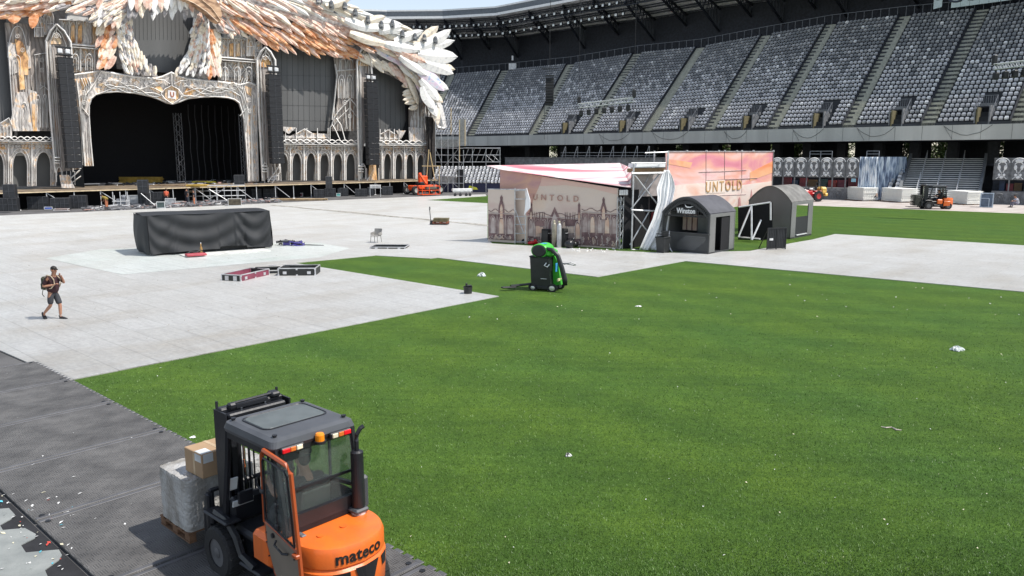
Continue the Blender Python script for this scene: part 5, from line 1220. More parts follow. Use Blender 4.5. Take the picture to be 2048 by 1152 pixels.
def body(o,J,fine=False):
    """J: dict of joints (local metres, x forward, y left)"""
    V=lambda k:Vector(J[k])
    C=[];E=[];ix={}
    def a(k,p,r,par=None):
        ix[k]=len(C); C.append((Vector(p),r)); 
        if par: E.append((ix[par],ix[k]))
    a('pel',V('pel'),.135); a('spine',(V('pel')+V('chest'))/2,.125,'pel'); a('chest',V('chest'),.15,'spine'); a('neck',V('neck'),.058,'chest'); 
    h=V('head'); d=(h-V('neck')).normalized()
    a('jaw',V('neck')+(h-V('neck'))*.55+Vector(J.get('face',(1,0,0)))*.02,.072,'neck'); a('head',h,.092,'jaw'); a('crown',h+d*.06,.075,'head')
    for s in 'LR':
        a('sh'+s,V('sh'+s),.066,'chest'); a('ua'+s,(V('sh'+s)+V('el'+s))/2,.05,'sh'+s); a('el'+s,V('el'+s),.042,'ua'+s); a('fa'+s,V('el'+s).lerp(V('wr'+s),.35),.043,'el'+s); a('wr'+s,V('wr'+s),.028,'fa'+s)
        hd=(V('wr'+s)-V('el'+s)).normalized() if 'hd'+s not in J else Vector(J['hd'+s]).normalized()
        a('palm'+s,V('wr'+s)+hd*.06,(.040,.020),'wr'+s)
        a('hip'+s,V('hip'+s),.098,'pel'); a('th'+s,V('hip'+s).lerp(V('kn'+s),.45),.082,'hip'+s); a('kn'+s,V('kn'+s),.056,'th'+s); a('cf'+s,V('kn'+s).lerp(V('an'+s),.3),.058,'kn'+s); a('an'+s,V('an'+s),.036,'cf'+s)
        fd=Vector(J.get('ft'+s,(1,0,-.25))).normalized(); a('ft'+s,V('an'+s)+fd*.1+Vector((0,0,-.03)),.04,'an'+s); a('toe'+s,V('an'+s)+fd*.19+Vector((0,0,-.045)),.03,'ft'+s)
    b_=skin('body',C,E,m_skin,o)
    # hands: five separate bent fingers rooted in the palm
    for s in 'LR':
        hd=(V('wr'+s)-V('el'+s)).normalized() if 'hd'+s not in J else Vector(J['hd'+s]).normalized()
        u=Vector((0,0,1)) if abs(hd.z)<.8 else Vector((1,0,0)); sd=hd.cross(u).normalized(); pn=sd.cross(hd).normalized()*(-1 if s=='L' else 1)
        if fine:
            fc=[];fe=[]
            pc=V('wr'+s)+hd*.055; fc.append((pc,.014))
            for k,(off,ln) in enumerate(((-.03,.062),(-.011,.074),(.010,.070),(.029,.055))):
                b0=len(fc); r0=pc+sd*off+hd*.03
                fc+=[(r0,.010),(r0+hd*ln*.45-pn*.008,.009),(r0+hd*ln*.75-pn*.026,.008),(r0+hd*ln*.8-pn*.046,.007)]; fe+=[(0,b0),(b0,b0+1),(b0+1,b0+2),(b0+2,b0+3)]
            b0=len(fc); r0=pc-sd*.036-hd*.015; fc+=[(r0,.012),(r0-sd*.022+hd*.022-pn*.01,.010),(r0-sd*.026+hd*.045-pn*.022,.008)]; fe+=[(0,b0),(b0,b0+1),(b0+1,b0+2)]
            skin('fingers',fc,fe,m_skin,o,sub=1)
    return b_
def head_parts(o,J,shades=False,cap=None):
    h=Vector(J['head']); f=Vector(J.get('face',(1,0,0))).normalized(); l=Vector((-f.y,f.x,0)); M=Matrix((f,l,UP)).transposed().to_4x4(); M.translation=h
    m=MB(M); m.ball((-.018,0,.045),(.105,.088,.085),n=14,h=9); m.ball((-.05,0,-.0),(.07,.078,.09),n=12,h=8); m.build('hair',cap or m_hair,o,smooth=True)
    m=MB(M); m.ball((.098,0,-.025),(.022,.016,.028),n=8,h=6); m.build('nose',m_skin,o,smooth=True)
    for s in(-1,1): m=MB(M); m.ball((0,s*.09,-.01),(.02,.012,.032),n=8,h=6); m.build('ear',m_skin,o,smooth=True)
    m=MB(M); m.bbox((.088,0,-.068),(.014,.045,.012),.004); m.build('mouth',mat('lips',(.36,.13,.10),.5),o)
    if shades:
        m=MB(M)
        for s in(-1,1): m.bbox((.092,s*.036,.012),(.02,.055,.038),.008); m.beam((.09,s*.066,.02),(-.01,s*.092,.018),.008)
        m.box((.1,0,.02),(.01,.03,.008)); m.build('sunglasses',mat('dark_lens',(.01,.01,.012),.15),o)
    else:
        for s in(-1,1): m=MB(M); m.ball((.082,s*.034,.01),(.012,.014,.009),n=6,h=4); m.build('eye',mat('eye_dark',(.03,.02,.015),.3),o)
def clothes(o,J,shirt,short,shoe,long_=False,sleeve=.85,shin=.9):
    V=lambda k:Vector(J[k]); 
    C=[(V('pel')+(V('chest')-V('pel'))*-.22,.215),((V('pel')+V('chest'))/2,.20),(V('chest'),.185),(V('chest').lerp(V('neck'),.75),.078)];E=[(0,1),(1,2),(2,3)]
    for s in 'LR':
        b0=len(C); C+=[(V('sh'+s),.083),(V('sh'+s).lerp(V('el'+s),.5),.068),(V('sh'+s).lerp(V('el'+s),sleeve),.066)]; E+=[(2,b0),(b0,b0+1),(b0+1,b0+2)]
    skin('shirt',C,E,shirt,o)
    C=[(V('pel')+(V('chest')-V('pel'))*.18,.145),(V('pel'),.155)];E=[(0,1)]
    for s in 'LR':
        b0=len(C); C+=[(V('hip'+s),.115),(V('hip'+s).lerp(V('kn'+s),.5),.102),(V('hip'+s).lerp(V('kn'+s),.97),.09)]; E+=[(1,b0),(b0,b0+1),(b0+1,b0+2)]
        if long_: C+=[(V('kn'+s).lerp(V('an'+s),.5),.075),(V('kn'+s).lerp(V('an'+s),.93),.062)]; E+=[(b0+2,b0+3),(b0+3,b0+4)]
    skin('trousers' if long_ else 'shorts',C,E,short,o,root=1)
    for s in 'LR':
        fd=Vector(J.get('ft'+s,(1,0,-.25))).normalized(); an=V('an'+s)
        skin('shoe',[(an+Vector((-.06,0,-.03)),.06),(an+fd*.08+Vector((0,0,-.035)),.062),(an+fd*.19+Vector((0,0,-.045)),.055),(an+fd*.27+Vector((0,0,-.05)),.045),(an+Vector((0,0,.04)),.055)],[(0,1),(1,2),(2,3),(0,4)],shoe,o)
STAND=dict(pel=(0,0,.95),chest=(0,0,1.30),neck=(.01,0,1.50),head=(.03,0,1.66),shL=(0,.19,1.42),shR=(0,-.19,1.42),elL=(0,.25,1.13),elR=(0,-.25,1.13),wrL=(.08,.24,.9),wrR=(.08,-.24,.9),hipL=(0,.09,.9),hipR=(0,-.09,.9),knL=(.02,.1,.5),knR=(.02,-.1,.5),anL=(0,.1,.09),anR=(0,-.1,.09))
J=dict(STAND,pel=(-.02,0,.95),chest=(.03,0,1.30),neck=(.07,0,1.50),head=(.12,0,1.665),face=(.95,-.15,0),shL=(.05,.19,1.42),shR=(.02,-.19,1.42),elL=(.2,.27,1.2),wrL=(.26,.13,1.42),elR=(-.12,-.27,1.15),wrR=(.17,-.14,1.19),hdR=(.7,.5,.4),hdL=(-.1,-.5,.6),
   hipL=(-.02,.09,.9),hipR=(-.03,-.09,.9),knL=(.12,.1,.5),anL=(.10,.1,.095),ftL=(1,0,-.1),knR=(-.06,-.1,.50),anR=(-.36,-.1,.21),ftR=(.35,0,-.95))
pm=thing('person','person walking across the white floor in dark red t-shirt, grey shorts and sunglasses','person',at(112,640),R_(-14))
body(pm,J,True); head_parts(pm,J,True); clothes(pm,J,mat('tshirt_maroon',(.034,.010,.014),.8),mat('shorts_grey',(.040,.042,.050),.8),mat('shoe_black',(.014,.014,.016),.6))
for s in 'LR': skin('sock',[(Vector(J['an'+s])+Vector((0,0,.03)),.045),(Vector(J['an'+s]).lerp(Vector(J['kn'+s]),.22),.047)],[(0,1)],mat('sock_white',(.7,.7,.7),.8),pm)
m=MB(); m.bbox((-.24,0,1.22),(.2,.32,.44),.06); m.bbox((-.34,0,1.12),(.08,.24,.22),.03); m.path([(-.3,-.1,1.0),(-.32,-.12,.86),(-.27,-.1,.78)],.012,5); m.path([(-.25,.1,1.0),(-.24,.12,.84)],.012,5); m.build('backpack',mat('backpack_olive',(.05,.055,.035),.8,var=.25),pm,smooth=False)
m=MB()
for s in(-1,1): m.path([(-.16,s*.12,1.42),(-.06,s*.12,1.50),(.09,s*.12,1.47),(.19,s*.125,1.36),(.21,s*.13,1.22),(.1,s*.17,1.08),(-.14,s*.15,1.04)],.019,5)
m.build('strap',mat('strap_tan',(.42,.34,.24),.7),pm)
m=MB(); m.tube((.10,-.155,1.178),(.13,-.147,1.185),.036,10); m.build('wristwatch',mat('watch_pale',(.7,.65,.5),.3),pm)
# ---------- forklift ----------
m_or=mat('forklift_orange',(.80,.155,.018),.36,c2=(.66,.135,.022),sc=5,spec=.6,bump=.03,bsc=40,stretch=(1,1,.25)); m_fk=mat('forklift_dark',(.014,.015,.019),.42,var=.2,sc=2,bump=.05,bsc=20); m_cab=mat('cab_dark_blue_grey',(.070,.075,.084),.5,var=.15,sc=2)
m_tyre=mat('tyre_rubber',(.018,.018,.019),.8,bump=.2,bsc=25); m_gl=mat('cab_glass',(.62,.68,.66),.03,var=.02,trans=.95); m_gl.node_tree.nodes['Principled BSDF'].inputs['IOR'].default_value=1.1
m_seat=mat('seat_vinyl',(.018,.018,.02),.45)
_B=[(-.35,.0),(-.62,.08),(-.80,.25),(-.87,.5),(-.87,.63),(-.80,.88),(-.62,1.05),(-.35,1.13)]
def rear_f(r):
    for i in range(len(_B)-1):
        if _B[i][1]<=r<=_B[i+1][1]:
            P=[_B[max(i-1,0)],_B[i],_B[i+1],_B[min(i+2,len(_B)-1)]]; t=(r-P[1][1])/(P[2][1]-P[1][1]); lo,hi=0.,1.
            c=lambda t,d:.5*((2*P[1][d])+(-P[0][d]+P[2][d])*t+(2*P[0][d]-5*P[1][d]+4*P[2][d]-P[3][d])*t*t+(-P[0][d]+3*P[1][d]-3*P[2][d]+P[3][d])*t**3)
            for _ in range(20):
                m_=(lo+hi)/2
                if c(m_,1)<r: lo=m_
                else: hi=m_
            return c(lo,0)
    return -.4
def forklift(o,detail=True,door=True):
    V=lambda f,r,z:(f,-r,z)
    # counterweight: stacked plan outlines
    def outl(g,zz): 
        base=[(.02,.02),(-.35,.0),(-.62,.08),(-.80,.25),(-.87,.5),(-.87,.63),(-.80,.88),(-.62,1.05),(-.35,1.13),(.02,1.11)]
        q=[]
        for i in range(len(base)-1):
            P0_=base[max(i-1,0)];P1_=base[i];P2_=base[i+1];P3_=base[min(i+2,len(base)-1)]
            for k in range(4):
                t=k/4; q.append(tuple(.5*((2*P1_[d])+(-P0_[d]+P2_[d])*t+(2*P0_[d]-5*P1_[d]+4*P2_[d]-P3_[d])*t*t+(-P0_[d]+3*P1_[d]-3*P2_[d]+P3_[d])*t**3) for d in(0,1)))
        q.append(base[-1])
        return [V(f*(1+g*.5)+(0 if f>-.1 else -g*.2),.565+(r-.565)*(1+g),zz) for f,r in q]
    m=MB(); n=len(outl(0,0)); rings=[outl(-.06,.30),outl(0,.36),outl(.02,.60),outl(.02,.70),outl(-.03,.735),outl(.0,.76),outl(0,.93),outl(-.035,.985),outl(-.09,1.0)]
    vs=[p for r_ in rings for p in r_]; fs=[]
    for i in range(len(rings)-1):
        for k in range(n): fs.append((i*n+k,(i)*n+(k+1)%n,(i+1)*n+(k+1)%n,(i+1)*n+k))
    fs+=[tuple(range(n))[::-1],tuple(range((len(rings)-1)*n,len(rings)*n))]
    m.add(vs,[tuple(reversed(f)) for f in fs]); m.build('counterweight',m_or,o,auto=32)
    if detail:
        m=MB()
        for f,r in((-.42,.3),(-.42,.62)): m.tube(V(f,r,1.0),V(f,r,1.014),.04,14)
        m.build('lifting_cap',m_or,o)
        m=MB()    # vent openings below the name band
        def rearpt(r,z):
            return V(rear_f(r)*1.012-.012-.004,r,z)
            B=[(-.35,.0),(-.62,.08),(-.80,.25),(-.87,.5),(-.87,.63),(-.80,.88),(-.62,1.05),(-.35,1.13)]
            for (f0,r0),(f1,r1) in zip(B,B[1:]):
                if r0<=r<=r1: t=(r-r0)/(r1-r0); return V((f0+(f1-f0)*t)*1.012-.012,r,z)
        for rs_,zt,zb in(([.20,.25,.32,.38],.70,.56),([.44,.5,.56,.63,.70,.78],.72,.50),([.84,.90,.96],.72,.58)):
            k=len(rs_); top=[rearpt(r,zt) for r in rs_]; bot=[rearpt(rs_[0]+(r-rs_[0])*.7+(.04 if r<.6 else -.0)+.02,zb) for r in rs_]
            m.add(top+bot,[(i,i+1,k+i+1,k+i) for i in range(k-1)])
        m.build('vent_opening',voidm,o)
        m=MB(); m.tube(V(-.86,.565,.42),V(-.93,.565,.42),.05,12); m.tube(V(-.90,.565,.36),V(-.90,.565,.5),.02,8); m.build('tow_pin',m_fk,o)
        m=MB(); m.bbox(V(-.22,.17,1.005),(.16,.07,.025),.012); m.build('filler_plate',mat('plate_grey',(.10,.10,.11),.5),o)
    # chassis, steps, mudguards
    m=MB(); m.bbox(V(.55,.56,.42),(1.1,.86,.42),.05); m.bbox(V(.5,.56,.66),(1.3,1.0,.12),.04)
    m.path([V(1.62,.04,.72),V(1.42,-.02,.82),V(1.16,-.02,.80),V(.98,.0,.62),V(.85,.0,.42),V(.55,.0,.36)],.05,6); m.path([V(1.62,1.09,.72),V(1.42,1.15,.82),V(1.16,1.15,.80),V(.98,1.13,.62),V(.85,1.13,.42),V(.55,1.13,.36)],.05,6)
    m.bbox(V(1.32,.0,.79),(.6,.22,.05),.02); m.bbox(V(1.32,1.13,.79),(.6,.22,.05),.02); m.bbox(V(.62,.05,.33),(.5,.2,.05),.02)
    m.build('chassis',m_fk,o)
    m=MB(); m.bbox(V(.36,.1,.68),(.42,.24,.40),.05); m.bbox(V(.36,1.03,.68),(.42,.24,.40),.05); m.build('side_panel',m_or,o)
    # wheels
    for f,r,R2,w_ in((1.30,-.0,.335,.24),(1.30,1.13,.335,.24),(-.38,.12,.29,.2),(-.38,1.01,.29,.2)):
        s_=-1 if r<.5 else 1
        w=thing_child('wheel',o); w.location=V(f,r,R2)
        m=MB(); m.lathe([(R2*.55,-w_/2),(R2*.92,-w_/2),(R2,-w_*.36),(R2,w_*.36),(R2*.92,w_/2),(R2*.55,w_/2)],(0,0,0),26,axis='Y',ring=True)
        for k in range(22): 
            a=k*2*math.pi/22; m.box((math.cos(a)*R2,0,math.sin(a)*R2),(.022,w_*.8,.03),M=Matrix.Rotation(-a,3,'Y'))
        m.build('tyre',m_tyre,w,smooth=False)
        m=MB(); m.lathe([(.03,-w_*.42),(R2*.56,-w_*.42),(R2*.58,-w_*.5),(R2*.58,w_*.5),(R2*.56,w_*.42),(.03,w_*.42)],(0,0,0),20,axis='Y'); m.lathe([(.02,-w_*.5),(R2*.2,-w_*.45),(R2*.2,w_*.45),(.02,w_*.5)],(0,0,0),12,axis='Y')
        m.build('rim',mat('rim_dark',(.13,.13,.135),.5,.2),w)
    # cab: roof, posts, cowl
    m=MB(); top=[];N_=5
    def rr_(f0,f1,r0,r1,rad,z):
        P=[]
        for cx,cy,a0 in((f1-rad,r1-rad,0),(f0+rad,r1-rad,90),(f0+rad,r0+rad,180),(f1-rad,r0+rad,270)):
            for k in range(5): a=R_(a0+k*22.5); P.append(V(cx+rad*math.cos(a),cy+rad*math.sin(a),z))
        return P
    def loft(mb,rings,mi=0):
        n=len(rings[0]); vs=[p for r_ in rings for p in r_]; fs=[(i*n+k,(i+1)*n+k,(i+1)*n+(k+1)%n,i*n+(k+1)%n) for i in range(len(rings)-1) for k in range(n)]
        fs+=[tuple(range(n)),tuple(range((len(rings)-1)*n,len(rings)*n))[::-1]]; mb.add(vs,fs,mi)
    loft(m,[rr_(-.03,1.09,-.02,1.12,.07,1.99),rr_(-.05,1.12,-.03,1.13,.08,2.03),rr_(-.03,1.10,-.01,1.11,.09,2.10),rr_(.03,1.04,.05,1.05,.09,2.125)]); m.build('roof',m_cab,o)
    m=MB(); loft(m,[rr_(.36,.92,.14,.98,.09,2.126),rr_(.365,.915,.145,.975,.09,2.134)]); m.build('roof_window',mat('roof_glass',(.095,.11,.11),.4),o)
    m=MB(); P=rr_(.34,.94,.12,1.0,.10,2.128); m.path(P+[P[0]],.010,5); m.build('roof_window_seal',m_fk,o)
    m=MB()
    for f,r in((.08,.08),(.98,.06),(.08,1.03),(.98,1.03)): m.tube(V(f,r,2.11),V(f,r,2.15),.022,8); m.tube(V(f,r,2.14),V(f,r,2.155),.03,8)
    m.build('roof_bolt',m_fk,o)
    m=MB()
    for r in(.03,1.08):
        m.path([V(.0,r,2.02),V(-.06,r,1.6),V(-.13,r,1.25),V(-.15,r,1.02)],.042,6); m.path([V(1.06,r,2.02),V(1.12,r,1.6),V(1.24,r,1.0),V(1.26,r,.78)],.042,6)
        m.beam(V(.02,r,1.97),V(1.08,r,1.97),.06,.14)
    m.beam(V(-.16,.05,1.12),V(-.16,1.06,1.12),.06,.22); m.bbox(V(-.13,.56,1.04),(.12,1.1,.12),.03); m.beam(V(.0,.05,1.98),V(.0,1.06,1.98),.06,.1); m.beam(V(1.08,.05,1.98),V(1.08,1.06,1.98),.06,.08)
    m.beam(V(-.10,.05,1.50),V(-.10,1.06,1.50),.025,.03); m.bbox(V(1.22,.56,.86),(.14,1.0,.36),.05)
    m.build('cab_frame',m_fk,o)
    m=MB(); m.bbox(V(-.25,.96,1.05),(.2,.2,.06),.02); m.bbox(V(-.12,1.1,1.22),(.24,.10,.42),.03); m.build('rear_cowl',m_cab,o)
    m=MB(); q=[V(-.13,.08,1.22),V(-.13,1.04,1.22),V(-.02,1.04,1.93),V(-.02,.08,1.93)]; m.add(q+[tuple(Vector(p)+Vector((.01,0,0))) for p in q],[(0,1,2,3),(7,6,5,4),(0,4,5,1),(1,5,6,2),(2,6,7,3),(3,7,4,0)]); m.build('rear_window',m_gl,o)
    if detail:
        m=MB(); q=[V(1.06,1.09,1.93),V(.0,1.09,1.93),V(-.12,1.09,1.3),V(1.2,1.09,1.1)]; m.add(q+[tuple(Vector(p)+Vector((0,.01,0))) for p in q],[(0,1,2,3),(7,6,5,4),(0,4,5,1),(1,5,6,2),(2,6,7,3),(3,7,4,0)]); m.build('side_window',m_gl,o)
        m=MB(); m.beam(V(.5,1.09,1.95),V(.5,1.09,1.2),.03); m.beam(V(1.2,1.09,1.1),V(-.12,1.09,1.28),.05); m.bbox(V(.5,1.09,.98),(1.2,.04,.4),.02); m.build('side_door_frame',m_fk,o)
        m=MB(); m.bbox(V(.12,.33,1.88),(.2,.42,.16),.03); m.build('cab_heater',m_fk,o)
    # rear lamps, beacon, exhaust
    for r0 in(.20,.86):
        l=thing_child('rear_lamp',o); l.location=V(-.075,r0,2.0)
        m=MB(); m.bbox((0,0,0),(.06,.30,.075),.012); m.build('lamp_housing',m_fk,l)
        s_=1 if r0<.5 else -1
        m=MB(); m.bbox((-.026,s_*.09,0),(.03,.10,.055),.008); m.build('red_lens',mat('lens_red',(.75,.01,.02),.2),l)
        m=MB(); m.bbox((-.026,0,0),(.03,.075,.055),.008); m.build('amber_lens',mat('lens_amber',(.60,.16,.03),.2),l)
        m=MB(); m.bbox((-.026,-s_*.085,0),(.03,.08,.055),.008); m.build('clear_lens',mat('lens_clear',(.75,.68,.5),.2),l)
    bq=thing_child('beacon',o); bq.location=V(-.10,.56,2.0)
    m=MB(); m.tube((0,0,-.03),(0,0,.0),.075,14); m.beam((0,0,-.02),(.1,0,-.02),.05); m.build('beacon_base',m_fk,bq); m=MB(); m.lathe([(.055,0),(.055,.07),(.045,.09),(.02,.095)],(0,0,0),16); m.build('beacon_lens',mat('beacon_amber',(.85,.26,.01),.25,var=.05),bq,smooth=False)
    ex=thing_child('exhaust_stack',o); ex.location=V(-.25,.97,1.0)
    m=MB(); m.lathe([(.05,.04),(.078,.06),(.078,.78),(.05,.80)],(0,0,0),18); m.build('muffler',m_fk,ex,smooth=False); m=MB(); m.path([(0,0,.78),(0,0,.92),(.0,-.01,1.0),(-.02,-.05,1.07),(-.03,-.09,1.09)],.028,8); m.build('tail_pipe',m_fk,ex)
    m=MB(); m.tube((0,0,0),(0,0,.06),.09,14); m.build('base_flange',m_alu,ex)
    # seat, wheel, levers
    st_=thing_child('operator_seat',o); st_.location=V(.3,.56,.75)
    m=MB(); m.bbox((.08,0,.1),(.5,.48,.16),.05); m.build('seat_cushion',m_seat,st_); m=MB(); m.bbox((-.18,0,.42),(.14,.46,.6),.06,M=Matrix.Rotation(R_(-10),3,'Y')); m.build('seat_back',m_seat,st_)
    m=MB(); m.bbox((-.24,0,.38),(.04,.40,.5),.02,M=Matrix.Rotation(R_(-10),3,'Y')); m.build('seat_shell',mat('shell_grey_green',(.13,.14,.12),.45),st_)
    m=MB()
    for k in range(20):
        a=k*math.pi/10;b2=(k+1)*math.pi/10; c_=Vector(V(.98,.5,1.18)); X=Vector((.35,0,.2)).normalized()*.17;Y=Vector((0,.17,0)); m.tube(c_+X*math.cos(a)+Y*math.sin(a),c_+X*math.cos(b2)+Y*math.sin(b2),.013,5)
    m.tube(V(1.2,.5,.95),V(.98,.5,1.18),.03,8); m.build('steering_wheel',m_fk,o)
    m=MB()
    for k in range(4): m.tube(V(1.12,.78+k*.06,1.0),V(1.06,.78+k*.06,1.22),.01,5); m.ball(V(1.06,.78+k*.06,1.23),.022,n=8,h=5)
    m.bbox(V(1.1,.22,1.05),(.05,.2,.16),.01); m.build('control_lever',m_fk,o)
    if detail:
        for f,r,z,w_,h_ in((1.20,.1,1.22,.02,.17),(1.13,.2,.98,.16,.08)):
            m=MB(); m.box(V(f,r,z),(.02,w_+.12,h_),M=Matrix.Rotation(R_(-15),3,'Y')); m.build('notice_sheet',mat('paper_pale',(.6,.62,.62),.6),o)
    # mast
    mt=thing_child('mast',o); mt.location=V(1.5,.60,0)
    for s_ in(-1,1):
        m=MB(); m.beam((.05,s_*.40,.2),(.05,s_*.40,2.12),.09,.12); m.beam((-.10,s_*.36,.2),(-.10,s_*.36,2.06),.07,.1); m.box((.11,s_*.43,1.2),(.02,.03,2.0)); m.build('channel',m_fk,mt)
        m=MB(); m.box((-.02,s_*.455,1.18),(.30,.025,1.84)); m.build('side_plate',m_fk,mt)
        m=MB(); m.tube((-.03,s_*.24,.3),(-.03,s_*.24,2.0),.035,10); m.build('lift_cylinder',m_fk,mt); m=MB(); m.tube((-.03,s_*.17,.9),(-.03,s_*.17,2.1),.02,8); m.build('piston_rod',mat('chrome_rod',(.8,.8,.8),.15,1),mt)
        m=MB(); m.beam((-.03,s_*.10,.4),(-.03,s_*.10,2.08),.03,.012); m.path([(-.05,s_*.05,.5),(-.06,s_*.05,1.4),(-.02,s_*.05,2.05),(.03,s_*.05,2.1)],.012,5); m.build('chain',m_fk,mt)
    m=MB(); m.bbox((.05,0,2.08),(.14,.90,.09),.02); m.bbox((-.10,0,2.04),(.12,.82,.07),.02); m.bbox((.04,0,.35),(.1,.8,.14),.02); m.beam((-.04,-.2,2.12),(-.04,.25,2.12),.05,.04); m.bbox((-.03,.3,2.14),(.1,.1,.08),.02); m.bbox((.02,-.33,2.15),(.16,.13,.07),.02); m.tube((.0,-.3,2.17),(.0,.3,2.16),.018,6); m.build('cross_member',m_fk,mt)
    m=MB()
    for z in(.34,.58): m.bbox((.24,0,z),(.08,1.1,.13),.02)
    for z in(.98,): m.bbox((.24,0,z),(.05,1.1,.06),.02)
    for k in range(7): m.beam((.24,-.5+k*.167,.6),(.24,-.5+k*.167,1.0),.035,.02)
    m.bbox((.30,.52,.62),(.1,.10,.62),.02); m.bbox((.30,-.52,.62),(.1,.10,.62),.02); m.bbox((.36,.5,.52),(.06,.16,.42),.02); m.build('carriage',m_fk,mt)
    for s_ in(-1,1):
        m=MB(); m.box((.31,s_*.28,.42),(.05,.12,.5)); m.box((.80,s_*.28,.185),(1.02,.12,.04)); m.build('fork',m_fk,mt)
    return mt
def thing_child(name,par):
    o=bpy.data.objects.new(name,None); scene.collection.objects.link(o); o.parent=par; o.empty_display_size=.1; return o
FKP=fr(7.67,4.40)
fk=thing('forklift','orange and black forklift with open cab door and mateco lettering in the near foreground','forklift',FKP,HEAD)
forklift(fk)
V=lambda f,r,z:(f,-r,z)
# opened cab door, folded back along the left side
dr=thing_child('cab_door',fk); dr.location=V(.16,-.05,0); dr.rotation_euler=(0,0,R_(-3))
def dpoly(mb,pts,y,th,mi=0): mb.prism([(x,y,z) for x,z in pts],(0,th,0),mi)
outer=[(0,1.93),(-.05,2.0),(-.55,1.97),(-.62,1.90),(-.68,.95),(-.72,.25),(-.45,.32),(-.18,.55),(-.03,.85),(0,1.1)]
m=MB()
O_=[(0,1.12),(0,1.93),(-.05,2.0),(-.55,1.97),(-.66,1.90),(-.76,1.0),(-.84,.22)]
m.path([(x,0,z) for x,z in O_],.028,6); m.path([(-.84,0,.22),(-.45,0,.30),(-.18,0,.55),(-.03,0,.85),(0,0,1.12)],.014,5); m.path([(0,0,1.12),(-.3,0,1.09),(-.76,0,1.0)],.022,5); m.bbox((-.74,.03,.98),(.1,.06,.05),.01); m.build('frame',mat('door_orange_shaded',(.36,.07,.016),.4,var=.08),dr)  # frame orange darkened, the inner face's shade put into the colour
m=MB(); dpoly(m,[(-.02,1.10),(-.75,.99),(-.82,.25),(-.45,.32),(-.18,.56),(-.04,.85)],-.008,.016); m.build('lower_panel',mat('door_card_brown',(.20,.165,.13),.7,var=.08,sc=2),dr)
m=MB(); P=[(-.05,1.17),(-.05,1.88),(-.08,1.92),(-.54,1.90),(-.60,1.85),(-.70,1.06)]; m.path([(x,.02,z) for x,z in P+[P[0]]],.014,5); m.path([(-.30,.02,1.9),(-.33,.02,1.12)],.010,4); m.build('window_seal',m_fk,dr)
m=MB(); dpoly(m,P,0,.008); m.build('window',m_gl,dr)
m=MB(); m.path([(-.30,.03,1.0),(-.33,.07,.97),(-.50,.07,.93),(-.56,.03,.93)],.014,6); m.tube((-.2,.0,1.02),(-.2,.03,1.02),.03,12); m.bbox((-.02,.03,1.5),(.09,.03,.05),.01); m.bbox((-.34,.03,1.42),(.05,.03,.07),.01); m.bbox((-.33,.03,1.18),(.06,.03,.05),.01); m.build('handle',m_fk,dr)
m=MB()
for x,z in((-.03,1.0),(-.03,.88),(-.07,.72),(-.2,.52),(-.45,.38),(-.66,.32),(-.66,.9)): m.tube((x,-.0,z),(x,.018,z),.009,6)
m.build('screw',m_fk,dr)
t=text('mateco_lettering','mateco',.20,mat('lettering_black',(.012,.012,.012),.5,var=.05),fk,(0,0,0),(0,0,0),.004,1.0,.0035,sp=1.04); t['label']='black mateco lettering on the counterweight'
# bend the lettering round the counterweight
for v in t.data.vertices:
    x,y,z=v.co; r=.535+x*.98; v.co=(rear_f(r)-.006-z,-r,.865+y)
t.scale=(1,1,1)
# load on the forks
pl=thing('wooden_pallet','brown wooden pallet on the forks of the near forklift under a wrapped load','pallet',fk.matrix_basis@Vector(V(2.45,.5,.20)) if False else Vector(FKP)+FD*2.46+RD*.47+UP*.2,HEAD)
m_pw=mat('pallet_wood',(.16,.085,.045),.8,var=.35,sc=3,stretch=(.4,3,1),bump=.2)
def pallet(o,L=.86,W=1.2,mt_=None):
    mt_=mt_ or m_pw
    for k in range(5): m=MB(); m.box((-L/2+.06+k*(L-.12)/4,0,.135),(.11,W,.02)); m.build('deck_board',mt_,o)
    for y in(-W/2+.06,0,W/2-.06):
        m=MB(); m.box((0,y,.112),(L,.1,.022)); m.build('stringer_board',mt_,o)
        for x in(-L/2+.07,0,L/2-.07): m=MB(); m.bbox((x,y,.062),(.14,.1,.078),.008); m.build('block',mt_,o)
        m=MB(); m.box((0,y,.011),(L,.1,.022)); m.build('base_board',mt_,o)
pallet(pl)
ld=thing('wrapped_load','grey load wrapped in shiny clear plastic film on the pallet of the near forklift','wrapped load',Vector(FKP)+FD*2.46+RD*.47+UP*.346,HEAD)
rw=random.Random(5)
m=MB()
def wrap(u,v):
    a=u*2*math.pi; L=.42;W=.59; c_,s_=math.cos(a),math.sin(a); r=1/max(abs(c_)/L,abs(s_)/W); r=min(r,(L*L+W*W)**.5*.955)
    x=r*c_;y=r*s_; z=v*.72; k=1+.005*math.sin(a*9+v*14)+.004*math.sin(v*34+a*5)-.015*(v>.97)
    return (x*k,y*k,z)
m.grid(wrap,96,30); 
def wtop(u,v):
    a=u*2*math.pi; p=Vector(wrap(u,1)); return (p.x*v,p.y*v,.72+.010*math.sin(p.x*v*21+1)*math.sin(p.y*v*17)+.007*math.sin(p.x*v*60+p.y*v*33))
m.grid(wtop,96,14)
mw=mat('stretch_film',(.27,.255,.23),.14,c2=(.46,.455,.44),sc=4,stretch=(1,1,.35),bump=.5,bsc=22,spec=.7); m.build('film',mw,ld,smooth=True)
m=MB(); m.box((0,0,.35),(.78,1.12,.68)); m.build('goods',mat('load_grey',(.4,.4,.39),.7),ld)
bxo=thing('cardboard_box','brown cardboard box with a white label on top of the wrapped load','box',Vector(FKP)+FD*2.18+RD*.36+UP*1.075,HEAD+R_(2))
